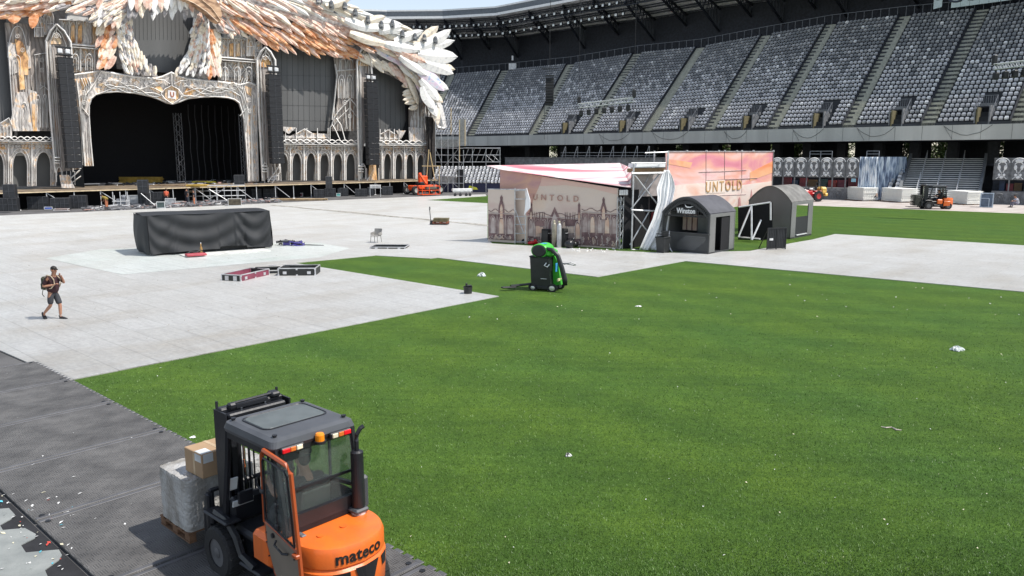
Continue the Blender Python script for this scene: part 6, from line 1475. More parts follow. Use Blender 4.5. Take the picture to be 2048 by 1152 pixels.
m_cb=mat('cardboard',(.36,.24,.14),.8,var=.08,sc=2); m=MB(); m.bbox((0,0,.17),(.46,.58,.34),.008); m.build('carton',m_cb,bxo)
m=MB(); m.box((0,0,.3415),(.46,.05,.003)); m.box((-.02,.291,.17),(.05,.003,.3)); m.build('tape',mat('tape_tan',(.45,.33,.2),.35),bxo)
m=MB(); m.box((-.13,.2915,.27),(.16,.004,.1)); m.box((-.13,.21,.3425),(.18,.15,.004)); m.box((-.2315,.2,.27),(.004,.14,.12)); m.build('shipping_label',mat('paper_pale',(.6,.62,.62)),bxo)
# driver of the near forklift, hands on the wheel
Jd=dict(pel=(.2,-.56,.98),chest=(.22,-.56,1.32),neck=(.25,-.56,1.52),head=(.30,-.56,1.68),shL=(.24,-.37,1.43),shR=(.24,-.75,1.43),elL=(.5,-.30,1.22),elR=(.5,-.82,1.22),wrL=(.78,-.38,1.26),wrR=(.8,-.64,1.22),hipL=(.24,-.47,.96),hipR=(.24,-.65,.96),knL=(.68,-.42,1.0),knR=(.68,-.7,1.0),anL=(.86,-.42,.62),anR=(.86,-.7,.62))
dv=thing('person','person in dark clothes seated in the cab of the near forklift','person',FKP,HEAD)
for k in Jd: Jd[k]=tuple(Jd[k])
body(dv,Jd,True); head_parts(dv,Jd); clothes(dv,Jd,mat('work_black',(.018,.018,.022),.85),mat('work_navy',(.02,.022,.035),.85),MT['shoe_black'],True)
# second forklift, far right, with its driver
f2=thing('forklift','distant orange and black forklift driving left along the track before the stacked panels','forklift',at(1873,419.5)+Vector((1.0,.5,0)),R_(176))
forklift(f2,False,False); f2.scale=(1.18,1.18,1.13)
mt2=[c for c in f2.children if c.name.startswith('mast')][0]
m=MB()
for k in range(9): m.bbox((.6+.03*(k%2),0,.34+k*.11),(.55,1.0,.07),.02)
m.build('clamp_attachment',mat('attachment_olive',(.05,.055,.045),.6),mt2)
d2=thing('person','person in black driving the distant forklift','person',f2.location,f2.rotation_euler.z); d2.scale=(1.1,1.1,1.08)
body(d2,Jd); head_parts(d2,Jd); clothes(d2,Jd,MT['work_black'],MT['work_navy'],MT['shoe_black'],True)
# ---------- vacuum machine ----------
vc=thing('litter_vacuum','green and black upright litter vacuum machine with a long suction hose on the grass','litter vacuum',at(1094,580),R_(-26)); vc.scale=(1.3,1.05,1.0)
m_gn=mat('machine_green',(.05,.42,.03),.35,var=.08); m_bk=mat('machine_black',(.016,.018,.02),.45,var=.2)
m=MB(); m.add([(-.42,-.3,.12),(.22,-.3,.12),(.22,.3,.12),(-.42,.3,.12),(-.46,-.34,1.33),(.16,-.34,1.33),(.16,.34,1.33),(-.46,.34,1.33)],[(0,3,2,1),(0,1,5,4),(1,2,6,5),(2,3,7,6),(3,0,4,7),(4,5,6,7)]); m.bbox((-.15,0,1.36),(.68,.74,.07),.03); m.build('bin_body',m_bk,vc)
m=MB(); m.lathe([(.26,-.36),(.285,-.3),(.285,.3),(.25,.36),(.1,.38)],(-.15,0,1.6),22,axis='Y'); m.bbox((.05,0,1.52),(.42,.66,.28),.08); m.build('fan_housing',m_gn,vc)
m=MB(); m.lathe([(.05,-.39),(.2,-.385),(.24,-.36)],(-.15,0,1.6),20,axis='Y'); m.build('intake_grille',m_bk,vc)
m=MB(); m.bbox((-.1,-.05,1.875),(.18,.2,.02),.008); m.bbox((.335,0,.95),(.02,.34,.34),.008); m.build('blue_decal',mat('decal_blue',(.05,.30,.62),.4),vc)
m=MB(); m.add([(.18,.0,.2),(.46,.0,.25),(.36,.0,1.1),(.20,.0,1.5),(.18,.26,.2),(.46,.26,.25),(.36,.26,1.1),(.20,.26,1.5)],[(0,1,2,3),(7,6,5,4),(1,5,6,2),(2,6,7,3),(0,4,5,1),(0,3,7,4)]); m.build('rear_cover',m_gn,vc)
m=MB(); m.bbox((.41,0,.46),(.05,.4,.12),.02); m.build('cream_decal',mat('decal_cream',(.65,.62,.35),.5),vc)
m=MB(); m.path([(.05,-.28,1.7),(.25,-.30,1.68),(.45,-.30,1.45),(.58,-.30,1.0),(.68,-.30,.55),(.70,-.30,.3)],[.07,.075,.075,.078,.085,.07],10); m.build('suction_hose',m_bk,vc,smooth=True)
m=MB(); m.path([(.6,-.12,1.1),(.82,-.1,1.18),(.95,0,1.1),(.84,.12,1.05),(.62,.14,1.08)],.018,6); m.tube((.40,0,1.1),(.7,0,1.12),.03,8); m.build('tiller_handle',mat('handle_grey',(.3,.31,.32),.4,.5),vc)
m=MB(); m.bbox((-.1,0,.13),(.85,.66,.14),.03); m.tube((-.45,-.2,.24),(-.95,-.75,.19),.05,8); m.bbox((-1.0,-.8,.14),(.5,.16,.06),.02,rz=R_(47)); m.build('base_frame',m_bk,vc)
for x,y in((.30,-.36),(.30,.36),(-.35,-.33),(-.35,.33)):
    w=thing_child('wheel',vc); rad=.16 if x>0 else .12; w.location=(x,y,rad)
    m=MB(); m.lathe([(rad*.6,-.05),(rad,-.045),(rad,.045),(rad*.6,.05)],(0,0,0),18,axis='Y',ring=True); m.build('tyre',m_tyre,w); m=MB(); m.lathe([(.02,-.055),(rad*.62,-.04),(rad*.62,.04),(.02,.055)],(0,0,0),14,axis='Y'); m.build('rim',mat('rim_silver',(.6,.6,.58),.3,.5),w)
m=MB(); m.bbox((.0,-.31,.5),(.2,.05,.02),.005); m.path([(.1,-.36,1.15),(.05,-.42,1.05),(.15,-.42,1.0),(.2,-.36,1.1)],.02,6); m.build('side_bracket',m_alu,vc)
# ---------- boom lift ----------
bl=thing('boom_lift','bright orange boom lift with its basket lowered in front of the stage end','boom lift',at(846,388.5),SA-R_(4))
m_ol=mat('lift_orange',(.82,.09,.015),.4,var=.08)
m=MB(); m.bbox((0,0,1.0),(4.0,1.7,.55),.1); m.bbox((1.9,0,.72),(.5,2.0,.4),.08); m.bbox((-1.6,0,.75),(.5,1.8,.4),.08); m.build('chassis',m_ol,bl)
for x in(-2.0,2.2):
    for y in(-1.05,1.05):
        w=thing_child('wheel',bl); w.location=(x,y,.62); m=MB(); m.lathe([(.3,-.2),(.58,-.2),(.62,-.14),(.62,.14),(.58,.2),(.3,.2)],(0,0,0),22,axis='Y',ring=True); m.build('tyre',m_tyre,w); m=MB(); m.lathe([(.05,-.16),(.32,-.21),(.32,.21),(.05,.16)],(0,0,0),16,axis='Y'); m.build('rim',mat('rim_pale',(.40,.42,.38),.5),w)
m=MB(); m.bbox((.25,.3,1.95),(1.1,1.0,1.25),.12); m.bbox((-.55,-.2,1.5),(.9,1.2,.5),.08,1); m.build('turntable',[m_ol,m_fk],bl)
m=MB(); m.beam((-.75,-.5,1.3),(-.95,-.6,3.0),.3,.35); m.beam((-.35,-.3,2.9),(-1.1,-.5,3.0),.25,.3,1); m.beam((-1.0,-.6,2.9),(-1.3,-2.6,1.5),.22,.28); m.build('boom',[m_ol,m_fk],bl)
m=MB()
bxk=(-1.35,-3.2,.12); w_,d_=3.0,1.0
for x in(-w_/2,-.3,w_/2):
    for y in(-d_/2,d_/2): m.beam((bxk[0]+x,bxk[1]+y,.15),(bxk[0]+x,bxk[1]+y,1.25),.07)
for z in(.15,.7,1.25):
    for y in(-d_/2,d_/2): m.beam((bxk[0]-w_/2,bxk[1]+y,z),(bxk[0]+w_/2,bxk[1]+y,z),.07)
    for x in(-w_/2,w_/2): m.beam((bxk[0]+x,bxk[1]-d_/2,z),(bxk[0]+x,bxk[1]+d_/2,z),.07)
m.box((bxk[0],bxk[1],.16),(w_,d_,.06)); m.build('basket',m_ol,bl)
m=MB(); m.bbox((bxk[0]+.2,bxk[1]+.1,1.0),(1.3,.5,.5),.1); m.ball((bxk[0]+.9,bxk[1],.9),(.4,.3,.5)); m.build('control_box',mat('control_olive',(.10,.10,.08),.6),bl)
# ---------- lower front of the stand: art wall, stairs, lower seats ----------
SP0,SN0,ST0=SP,SN,ST
fa=at(1646,398.6);fb=at(2024,409.2); fd=(fb-fa).normalized(); f_l=fa-fd*13; f_r=fb+fd*22
t5,n5=useplane(f_l,f_r)
fw=thing('grandstand_front_wall','grey ornamental wall of arched relief panels with coloured stalls below the upper tier','wall',fa)
m_pan=mat('panel_grey',(.15,.155,.165),.6,var=.25,sc=2.5); m_rel=mat('relief_pale',(.62,.63,.64),.55,c2=(.80,.80,.80),sc=3); m_rel2=mat('relief_dim',(.19,.195,.205),.6,var=.3,sc=3)
def fz(x,y): return SP(x,y,0).z
ZT=fz(1660,317);ZM=fz(1660,355);ZL=fz(1660,376); print('fence z',ZT,ZM,ZL)
def wx(px): p=SP(px,350,0); return Vector((p.x,p.y,0))
sects=[(1010,1716),(1986,2230)]
for a,b_ in sects:
    p,q=wx(a),wx(b_)
    m=MB()
    for z0,z1,off in((ZM,ZT,-.02),(0,ZL,0)): m.prism([p+UP*z0+n5*off,q+UP*z0+n5*off,q+UP*z1+n5*off,p+UP*z1+n5*off],-n5*.15)
    m.prism([p+UP*ZL-n5*3,q+UP*ZL-n5*3,q+UP*ZL-n5*.1,p+UP*ZL-n5*.1],-UP*.1); m.build('wall_panel',m_pan,fw,True)
    m=MB(); m.prism([p-n5*3+UP*ZL,q-n5*3+UP*ZL,q-n5*3+UP*ZM,p-n5*3+UP*ZM],-n5*.1); m.build('stall_back',m_dark,fw,True)
    m=MB(); m.beam(p+UP*(ZT+.05),q+UP*(ZT+.05),.2,.1); m.build('wall_coping',m_pan,fw,True)
ex_=[1528,1554,1577,1601,1627,1652,1678,1704,2003,2036,2069]+[1378,1403,1428,1453,1478,1503]
for cx in ex_:
    o=wx(cx); w_=.66; m=MB(Matrix.Translation(o)@Matrix((t5,-n5,UP)).transposed().to_4x4())
    h=ZT-ZM
    m.prism([(-w_,-.0,ZM+.05)]+[(-w_*math.cos(t*math.pi/8),-.0,ZT-.42+.5*math.sin(t*math.pi/8)) for t in range(9)]+[(w_,-.0,ZM+.05)],(0,-.08,0),1)
    m.path([(-w_*math.cos(t*math.pi/8),-.1,ZT-.42+.5*math.sin(t*math.pi/8)) for t in range(9)],.05,4,0)
    m.ball((0,-.1,ZT-.22),(.40,.06,.22),0,8,5)
    for s in(-1,1):
        m.path([(s*.1,-.1,ZT-.3),(s*.36,-.1,ZT-.55),(s*.42,-.1,ZT-.9),(s*.2,-.1,ZT-1.25),(s*.12,-.1,ZT-1.5)],.055,4,0); m.ball((s*.30,-.1,ZT-.95),(.16,.05,.28),0,6,4); m.ball((s*.22,-.1,ZM+.55),(.14,.05,.16),0,6,4)
        m.path([(s*.5,-.1,ZM+.1),(s*.25,-.1,ZM+.35),(0,-.1,ZM+.25)],.04,4,0)
    m.ball((0,-.1,ZM+.3),(.20,.05,.15),0,8,5); m.beam((0,-.1,ZM+.1),(0,-.1,ZM+.9),.07,.05,0)
    m.build('relief_panel',[m_rel,m_pan],fw,True)
    m=MB(Matrix.Translation(o)@Matrix((t5,-n5,UP)).transposed().to_4x4())
    for r_ in(.55,.38): m.path([(-r_,-.05,.15)]+[(-r_*math.cos(t*math.pi/8),-.05,ZL-.75+r_*math.sin(t*math.pi/8)) for t in range(9)]+[(r_,-.05,.15)],.035,4)
    m.ball((0,-.05,ZL-.6),(.12,.05,.12),0,8,5); m.beam((0,-.05,.15),(0,-.05,.8),.08,.05)
    for s in(-1,1): m.path([(s*.15,-.05,.2),(s*.28,-.05,.5),(s*.1,-.05,.75)],.03,4)
    m.build('lower_relief',m_rel2,fw,True)
    m=MB(Matrix.Translation(o)@Matrix((t5,-n5,UP)).transposed().to_4x4()); m.box((.78,-.02,(ZL+ZM)/2),(.14,.12,ZM-ZL)); m.build('stall_post',m_pan,fw,True)
cols=[(.10,.01,.02),(.015,.03,.07),(.16,.02,.03),(.10,.055,.02),(.02,.05,.05),(.22,.03,.03),(.12,.02,.04)]
rc=random.Random(6); k=0
for a,b_ in((1556,1716),(2000,2100)):
    x=a
    while x<b_-12:
        w_=rc.uniform(10,20); c=cols[k%7]; p=wx(x)-n5*2.2; q=wx(x+w_)-n5*2.2; hgt=rc.uniform(.6,.95)*(ZM-ZL)
        m=MB(); m.prism([p+UP*(ZL+.01),q+UP*(ZL+.01),q+UP*(ZL+hgt),p+UP*(ZL+hgt)],-n5*.5); o=m.build('stall_cabinet',mat('cabinet_%d'%(k%7),c,.5,var=.25,sc=2),fw,True); x+=w_+rc.uniform(1,4); k+=1
m=MB(); p=wx(1702)-n5*.4;q=wx(1711)-n5*.4; m.prism([p+UP*(ZM-.5),q+UP*(ZM-.5),q+UP*(ZM-.1),p+UP*(ZM-.1)],-n5*.1); m.build('pale_blue_sign',mat('sign_pale_blue',(.30,.55,.72),.5),fw,True)
# concourse rails and white lamps on the wall top
m=MB()
for a,b_,zz in((1610,1655,.9),(1610,1655,.55),(1725,1750,.9),(1725,1750,.55),(1108,1300,.8),(1108,1300,.35)): m.beam(wx(a)-n5*2+UP*(ZT+zz),wx(b_)-n5*2+UP*(ZT+zz),.06)
for a in(1610,1632,1655,1725,1750): m.beam(wx(a)-n5*2+UP*ZT,wx(a)-n5*2+UP*(ZT+.9),.06)
for a in range(1110,1300,24): m.beam(wx(a)-n5*2+UP*ZT,wx(a+7)-n5*2+UP*(ZT+1.7),.07); m.beam(wx(a+8)-n5*2+UP*(ZT+1.7),wx(a+8)-n5*2+UP*ZT,.05)
m.build('concourse_rail',mat('rail_pale',(.35,.36,.38),.5),fw,True)
# curtain
m=MB()
ca,cb_,cc=wx(1719)+n5*.6,wx(1756)+n5*.6,wx(1800)-n5*5.5
def curt(p,q,amp,nf):
    d=(q-p); nn_=Vector((d.y,-d.x,0)).normalized()
    return lambda u,v: p+d*u+nn_*(amp*math.sin(u*nf*2*math.pi)+.05*math.sin(v*19+u*30))+UP*(.9*(1-v)*(u*.3)+ (ZT+.05-.0)*v+.15)
m.grid(curt(ca,cb_,.14,8),72,14); m.build('front_curtain',ramp(mat('curtain_blue_white',(.4,.5,.6),.7,sc=2.6,stretch=(1,1,.22)),[(.36,(.12,.18,.30)),(.46,(.52,.60,.70)),(.58,(.86,.88,.90))]),fw,True,True)
m=MB(); m.grid(curt(cb_,cc,.12,9),72,10); m.build('side_curtain',ramp(mat('curtain_blue_shade',(.2,.3,.4),.7,sc=2.2,stretch=(1,1,.2)),[(.38,(.04,.06,.11)),(.5,(.13,.18,.26)),(.62,(.34,.40,.46))]),fw,True,True)  # same curtain in darker blues, shade of the receding side painted in
# stairs between the walls
sw_=thing('wide_stairs','wide concrete stairs with steel handrails rising under the upper tier','stairs',wx(1890))
ups=-n5; s0,s1=wx(1800),wx(1962); NS=20; run=.42; z0_=.35
m=MB()
for k in range(NS):
    z=z0_+(ZT-z0_)*(k+1)/NS; z_p=z0_+(ZT-z0_)*k/NS
    off=ups*(run*k+(1.2 if k>=10 else 0)); 
    a=s0+off; b_=s1+off; d2_=run+.02+(1.2 if k==9 else 0)
    m.add([a+UP*z_p,b_+UP*z_p,b_+UP*(z-.07),a+UP*(z-.07)],[(0,1,2,3)],1)
    m.add([a+UP*(z-.07)-ups*.03,b_+UP*(z-.07)-ups*.03,b_+UP*z-ups*.03,a+UP*z-ups*.03],[(0,1,2,3)],0)
    m.add([a+UP*z-ups*.03,b_+UP*z-ups*.03,b_+ups*d2_+UP*z,a+ups*d2_+UP*z],[(0,1,2,3)],0)
m.build('steps',[mat('stair_tread_pale',(.70,.70,.68),.8,var=.08),mat('stair_riser_dark',(.07,.075,.08),.8)],sw_,True)
m=MB()
for e_ in(s0,s1):
    for k in range(10): 
        a=e_+ups*(run*2*k+(1.2 if k>=5 else 0)); z=z0_+(ZT-z0_)*(2*k)/NS; m.beam(a+UP*(z+.25),a+ups*(run*2+(1.2 if k==4 else 0))+UP*(z+.25+(ZT-z0_)/10),.3,.9)
m.build('stair_side_wall',mat('side_wall_grey',(.16,.17,.18),.8,var=.15),sw_,True)
for f in(.27,.52,.77):
    for half in(0,1):
        m=MB(); b0=lerp(s0,s1,f)+t5*(-.4)
        k0,k1=(0,9) if half==0 else (10,20)
        o0=b0+ups*(run*k0+(1.2 if half else 0))+UP*(z0_+(ZT-z0_)*k0/NS); o1=b0+ups*(run*k1+(1.2 if half else 0))+UP*(z0_+(ZT-z0_)*k1/NS)
        for dz in(.4,.7,1.0): m.beam(o0+UP*dz,o1+UP*dz,.05)
        for t in(0,.33,.66,1): m.beam(lerp(o0,o1,t),lerp(o0,o1,t)+UP*1.0,.05)
        m.build('handrail',mat('handrail_steel',(.42,.43,.45),.5,.1),sw_,True)
# lower tier seats left of the stairs and beside the stage
lt=thing('lower_seating','pale lower tier seating blocks beside the stage scaffold and next to the wide stairs','seating',wx(1000))
def seat_block(p,q,rows,rise,run_,z0,mis,up_dir):
    d=(q-p); L=d.length; u=d.normalized(); n_=int(L/.55); mm_=MB(); c=MB()
    for r in range(rows):
        c.add([p+up_dir*run_*r+UP*(z0+rise*(r-1)),q+up_dir*run_*r+UP*(z0+rise*(r-1)),q+up_dir*run_*r+UP*(z0+rise*r),p+up_dir*run_*r+UP*(z0+rise*r)],[(0,1,2,3)]); c.add([p+up_dir*run_*r+UP*(z0+rise*r),q+up_dir*run_*r+UP*(z0+rise*r),q+up_dir*run_*(r+1)+UP*(z0+rise*r),p+up_dir*run_*(r+1)+UP*(z0+rise*r)],[(0,1,2,3)])
        for j in range(n_):
            vs,fs=seat_geo(p+u*((j+.5)*L/n_)+up_dir*(run_*(r)+.05)+UP*(z0+rise*r),u,up_dir); mm_.add(vs,fs,rs.choice(mis))
    c.build('lower_terrace',m_conc,lt,True); q_=mm_.build('lower_seats',seatm,lt,True); q_['kind']='stuff'
seat_block(wx(1772)-n5*.8,wx(1800)-n5*.8,8,.42,.75,1.2,[1,1,2],-n5)
lf0=at(862,384);lf1=at(1040,385)
bn=Vector((-(lf1-lf0).y,(lf1-lf0).x,0)).normalized()
seat_block(lf0,lf1,6,.40,.75,1.2,[0,0,1],bn)
m=MB(); m.prism([lf0-bn*.05,lf1-bn*.05,lf1-bn*.05+UP*1.3,lf0-bn*.05+UP*1.3],bn*.02); m.build('front_board',mat('board_navy',(.012,.014,.05),.5),lt,True)
m=MB(); q_=lerp(lf0,lf1,.42)-bn*.09; m.prism([q_+UP*.35,q_+UP*1.0+(lf1-lf0).normalized()*.2,q_+UP*.7+(lf1-lf0).normalized()*1.3,q_+UP*.4+(lf1-lf0).normalized()*1.5],bn*.02); m.build('yellow_board_mark',mat('mark_yellow',(.6,.6,.05),.5),lt,True)
SP,SN,ST=SP0,SN0,ST0
# ---------- trees beyond the concourse ----------
m_leaf=[mat('leaf_green',(.055,.105,.022),.6,var=.4,sc=.6),mat('leaf_light',(.14,.20,.045),.6,var=.3,sc=.8)]; m_bark=mat('bark',(.10,.075,.055),.9,bump=.4)
def tree(seed,h):
    r=random.Random(seed); o=thing('tree','green tree','tree',(0,0,0),0,'trees seen through the gaps under the upper tier')
    m=MB(); tp=Vector((r.uniform(-.3,.3),r.uniform(-.3,.3),h*.45)); m.path([(0,0,0),(0,0,h*.2),tp,(tp.x*1.5,tp.y,h*.8)],[.28,.22,.16,.05],7)
    tips=[]
    for k in range(12):
        a=r.uniform(0,6.28); b0=tp*(r.uniform(.6,1.3)); e=Vector((math.cos(a)*r.uniform(1,2.6),math.sin(a)*r.uniform(1,2.6),h*r.uniform(.3,.95))); m.path([b0,(b0+e)/2+Vector((0,0,.2)),e],[.09,.06,.02],5); tips.append(e)
    m.build('trunk',m_bark,o)
    c=MB()
    for e in tips:
        for q in range(4):
            cc_=e+Vector((r.gauss(0,.6),r.gauss(0,.6),r.gauss(0,.5)))
            for l in range(75):
                p=cc_+Vector((r.gauss(0,.42),r.gauss(0,.42),r.gauss(0,.34))); a=Vector((r.gauss(0,1),r.gauss(0,1),r.gauss(0,.6))).normalized()*r.uniform(.16,.28); b_=a.cross(Vector((r.gauss(0,1),r.gauss(0,1),r.gauss(0,1)))).normalized()*.09
                c.add([p-a,p+b_,p+a,p-b_],[(0,1,2,3)],0 if r.random()<.6 else 1)
    c.build('crown',m_leaf,o); return o
trs=[tree(1,9.5),tree(2,10.5),tree(3,8.8)]; k=0; rt=random.Random(12)
desc=['full leafy','tall loose','dense rounded','bright green','darker green','broad']
for i in range(3,nb-1):
    for f in(.05,.3,.55,.8):
        b_=lerp(bays[i][0],bays[i+1][0],f).xy.to_3d()+bays[i][2]*rt.uniform(21,30)
        lb='%s tree seen through gap %d from the right under the upper tier'%(desc[k%6],30-k)
        lb='green tree glimpsed through the dark gaps under the upper tier'
        if k<3: trs[k].location=b_; trs[k]['label']=lb
        else: dup(trs[k%3],b_,rt.uniform(0,6),lb)
        k+=1
# ---------- stacks of white floor panels ----------
m_wp=mat('panel_white',(.93,.93,.88),.6,var=.03,sc=3); 
def pstack(x,y,n,label,W=1.9,D=3.0):
    o=thing('panel_stack',label,'panel stack',at(x,y),R_(13),'stacks of white floor panels on the track'); r=random.Random(x)
    m=MB()
    for s in(-1.2,0,1.2): m.box((s,D/2,.05),(.12,D,.1))
    m.build('batten',m_pw,o)
    for k in range(n):
        m=MB(); dx=r.uniform(-.05,.05); m.bbox((dx,D/2+r.uniform(-.04,.04),.15+k*.118),(W,D,.078),.02)
        for j in range(8): m.box((dx-W/2+.2+j*W/7.6,-.0,.15+k*.118),(.05,.06,.05))
        if k%2: m.box((dx+W/2,.3+r.random(),.15+k*.118),(.14,.5,.03))
        m.build('panel',m_wp,o)
    return o
pstack(1740,402.5,13,'stack of white floor panels nearest the blue curtain')
pstack(1818,405.5,13,'stack of white floor panels left of the distant forklift',2.1,3.4)
pstack(1948,410,12,'stack of white floor panels behind and right of the distant forklift',1.9)
o=at_thing('steel_mesh_crate','blue grey steel mesh crate standing on the track right of the panel stacks','crate',1972,415,math.atan2(t5.y,t5.x))
m=MB()
for x in(-.55,.55):
    for y in(0,.9): m.beam((x,y,0),(x,y,1.45),.09)
for z in(.06,1.45):
    for y in(0,.9): m.beam((-.55,y,z),(.55,y,z),.08)
    for x in(-.55,.55): m.beam((x,0,z),(x,.9,z),.08)
m.beam((-.5,-.04,.95),(.2,-.04,.95),.07); m.beam((.22,-.04,0),(.22,-.04,.95),.07); m.build('frame',mat('crate_frame_pale',(.42,.50,.58),.5),o)
m=MB(); m.box((0,.02,.7),(1.0,.03,1.35)); m.box((-.54,.45,.7),(.03,.8,1.35)); m.box((.54,.45,.7),(.03,.8,1.35)); m.build('mesh_panel',mat('crate_mesh_blue',(.10,.14,.20),.5),o)
# seated worker between stacks, crouching worker at the right edge
SIT=dict(STAND,pel=(0,0,.35),chest=(.12,0,.68),neck=(.2,0,.88),head=(.27,0,1.03),shL=(.1,.18,.8),shR=(.1,-.18,.8),elL=(.3,.22,.6),elR=(.3,-.22,.6),wrL=(.5,.12,.55),wrR=(.5,-.12,.55),hipL=(.02,.1,.33),hipR=(.02,-.1,.33),knL=(.42,.16,.55),knR=(.42,-.16,.55),anL=(.5,.14,.1),anR=(.5,-.14,.1))
def worker(label,loc,rz,J,shirt,short,long_,cap=None,sc=1):
    o=thing('person',label,'person',loc,rz); body(o,J); head_parts(o,J,False,cap); clothes(o,J,shirt,short,MT['shoe_black'],long_); o.scale=(sc,)*3; return o
hv=mat('hivis_orange',(.60,.22,.10),.8); hy=mat('hivis_yellow',(.75,.62,.10),.8)
worker('person crouching between the first two panel stacks in dark clothes and pale cap',at(1752,402),R_(200),SIT,mat('shirt_peach',(.5,.3,.2),.8),MT['work_black'],True,hy,1.1)
worker('person crouching beside the art wall at the right picture edge in pale grey clothes',at(2034,415),R_(175),SIT,mat('shirt_pale_grey',(.45,.45,.5),.8),mat('trousers_violet_grey',(.20,.19,.25),.8),True,None,1.15)
# ---------- red tractor behind the second kiosk ----------
o=at_thing('tractor','small red tractor with yellow tank parked behind the second kiosk','tractor',1622,403,R_(-168)); o.scale=(.85,.85,.9)
m_rd=MT['signal_red']
m=MB(); m.bbox((.75,0,1.15),(1.5,.8,.7),.14); m.bbox((-.5,0,.95),(1.2,.7,.4),.08); m.bbox((-.55,.62,1.35),(1.0,.3,.14),.05); m.bbox((-.55,-.62,1.35),(1.0,.3,.14),.05); m.build('body',m_rd,o)
m=MB(); m.bbox((1.45,0,.85),(.3,.7,.7),.05); m.tube((.6,.2,1.4),(.6,.2,2.2),.05,8); m.bbox((-.35,0,1.45),(.5,.5,.12),.04); m.bbox((-.6,0,1.75),(.12,.5,.6),.04); m.tube((-1.0,-.5,1.4),(-1.0,-.5,2.5),.04,6); m.tube((-1.0,.5,1.4),(-1.0,.5,2.5),.04,6); m.tube((-1.0,-.5,2.5),(-1.0,.5,2.5),.04,6); m.build('seat_and_frame',m_fk,o)
m=MB(); m.bbox((-1.55,0,1.45),(.9,1.3,.9),.2); m.bbox((-2.0,0,.9),(.5,1.1,.4),.1); m.build('yellow_tank',mat('tank_yellow',(.72,.45,.10),.5,var=.2),o)
m=MB(); m.bbox((1.2,0,1.55),(.5,.5,.12),.04); m.bbox((.3,.3,1.65),(.5,.3,.2),.05); m.build('white_cover',mat('white_plastic',(.7,.7,.7)),o)
for x,y,rad in((-.6,.75,.72),(-.6,-.75,.72),(1.1,.6,.45),(1.1,-.6,.45)):
    w=thing_child('wheel',o); w.location=(x,y,rad); m=MB(); m.lathe([(rad*.5,-.17),(rad*.95,-.16),(rad,-.1),(rad,.1),(rad*.95,.16),(rad*.5,.17)],(0,0,0),20,axis='Y',ring=True); m.build('tyre',m_tyre,w); m=MB(); m.lathe([(.03,-.1),(rad*.52,-.15),(rad*.52,.15),(.03,.1)],(0,0,0),14,axis='Y'); m.build('rim',mat('rim_red',(.4,.03,.03),.5),w)
# ---------- hanging lighting trusses, speaker column, banners ----------
def along(px,py,D):
    r=ray(px,py); return Vector((0,0,CH))+r*(D/r.y)
def light_truss(x0,y0,x1,y1,D0,D1,n,label):
    a=along(x0,y0,D0);b_=along(x1,y1,D1); o=thing('lighting_truss',label,'lighting truss',a)
    m=MB(); lattice(m,a,b_,.42,18,.035); m.build('truss',m_alu,o,True)
    for k in range(n):
        p=lerp(a,b_,(k+.3)/n); m=MB(); m.tube(p-UP*.25,p-UP*.45,.05,5); m.bbox(tuple(p-UP*.75),(.42,.42,.6),.08); m.build('spotlight',m_black,o,True)
    for p in(a,b_):
        m=MB(); m.bbox(tuple(p+UP*.55),(.35,.35,.8),.06); m.tube(p+UP*.9,Vector((p.x,p.y,27.5)),.02,5); m.build('hoist',m_black,o,True)
light_truss(1158,212,1268,199,84,80,7,'short silver lighting truss with black spotlights hanging before the middle of the upper tier')
light_truss(1988,134,2085,122,66,64,5,'silver lighting truss with black spotlights hanging at the right picture edge')
a=along(1100,155,96);b_=along(1099,211,96)
o=thing('speaker_array','thin curved black speaker column hanging alone in front of the far stand','speaker array',b_)
h=a.z-b_.z
for k in range(10):
    z=h*(k+.5)/10; m=MB(); m.bbox((.0,.12*(1-(k/9)*2)**2,z),(.95,.7,h/10*.9),.03); m.build('speaker_cabinet',MT['speaker_grille'],o)
m=MB(); m.box((0,0,h+.2),(1.0,.8,.12)); m.beam((-.9,0,h+1.0),(.9,0,h+1.0),.12); m.tube((0,0,h+.2),(0,0,h+9),.03,5); m.tube((-.6,0,-.1),(-.6,0,-4.0),.02,4); m.build('hoist_frame',m_black,o)
# banners at the top of the stand on the right
u_=(bays[-1][1]-bays[-2][1]).normalized(); B_=basis(-(bdir),UP)
def top_at(px):
    lo,hi=0.,1.
    for i in range(nb-1):
        x0=proj(bays[i][1])[0];x1=proj(bays[i+1][1])[0]
        if x0<=px<=x1: return lerp(bays[i][1],bays[i+1][1],(px-x0)/(x1-x0)),bays[i][2]
    return bays[-1][1],bays[-1][2]
bn_=thing('large_banner','pale blue banner sheet with large dark letters CONS hanging above the top row','banner',top_at(1903)[0])
pA,nA=top_at(1903);pB,_n=top_at(2120)
zA=upz(pA,1903,16.5); zB=upz(pB,2120,-13)
for k in range(11):
    p=lerp(pA,pB,k/11)-nA*.2;q=lerp(pA,pB,(k+.97)/11)-nA*.2; z0=zA+(zB-zA)*k/11; z1=zA+(zB-zA)*(k+1)/11
    m=MB(); m.prism([p.xy.to_3d()+UP*z0,q.xy.to_3d()+UP*z1,q.xy.to_3d()+UP*(z1+2.6),p.xy.to_3d()+UP*(z0+2.6)],nA*.03); m.build('banner_sheet',mat('banner_pale_blue',(.62,.72,.74),.6,var=.05),bn_,True)
dirb=(pB-pA).xy.to_3d().normalized()
text('banner_lettering','CONS',2.3,mat('banner_letter_navy',(.02,.03,.06),.5),bn_,lerp(pA,pB,.27).xy.to_3d()+UP*(zA+(zB-zA)*.27+1.35)-nA*.27-bn_.location,basis(dirb,UP)@Matrix.Rotation(math.atan2(zB-zA,(pB-pA).xy.length),3,'Z'),.01,1.25,.03)
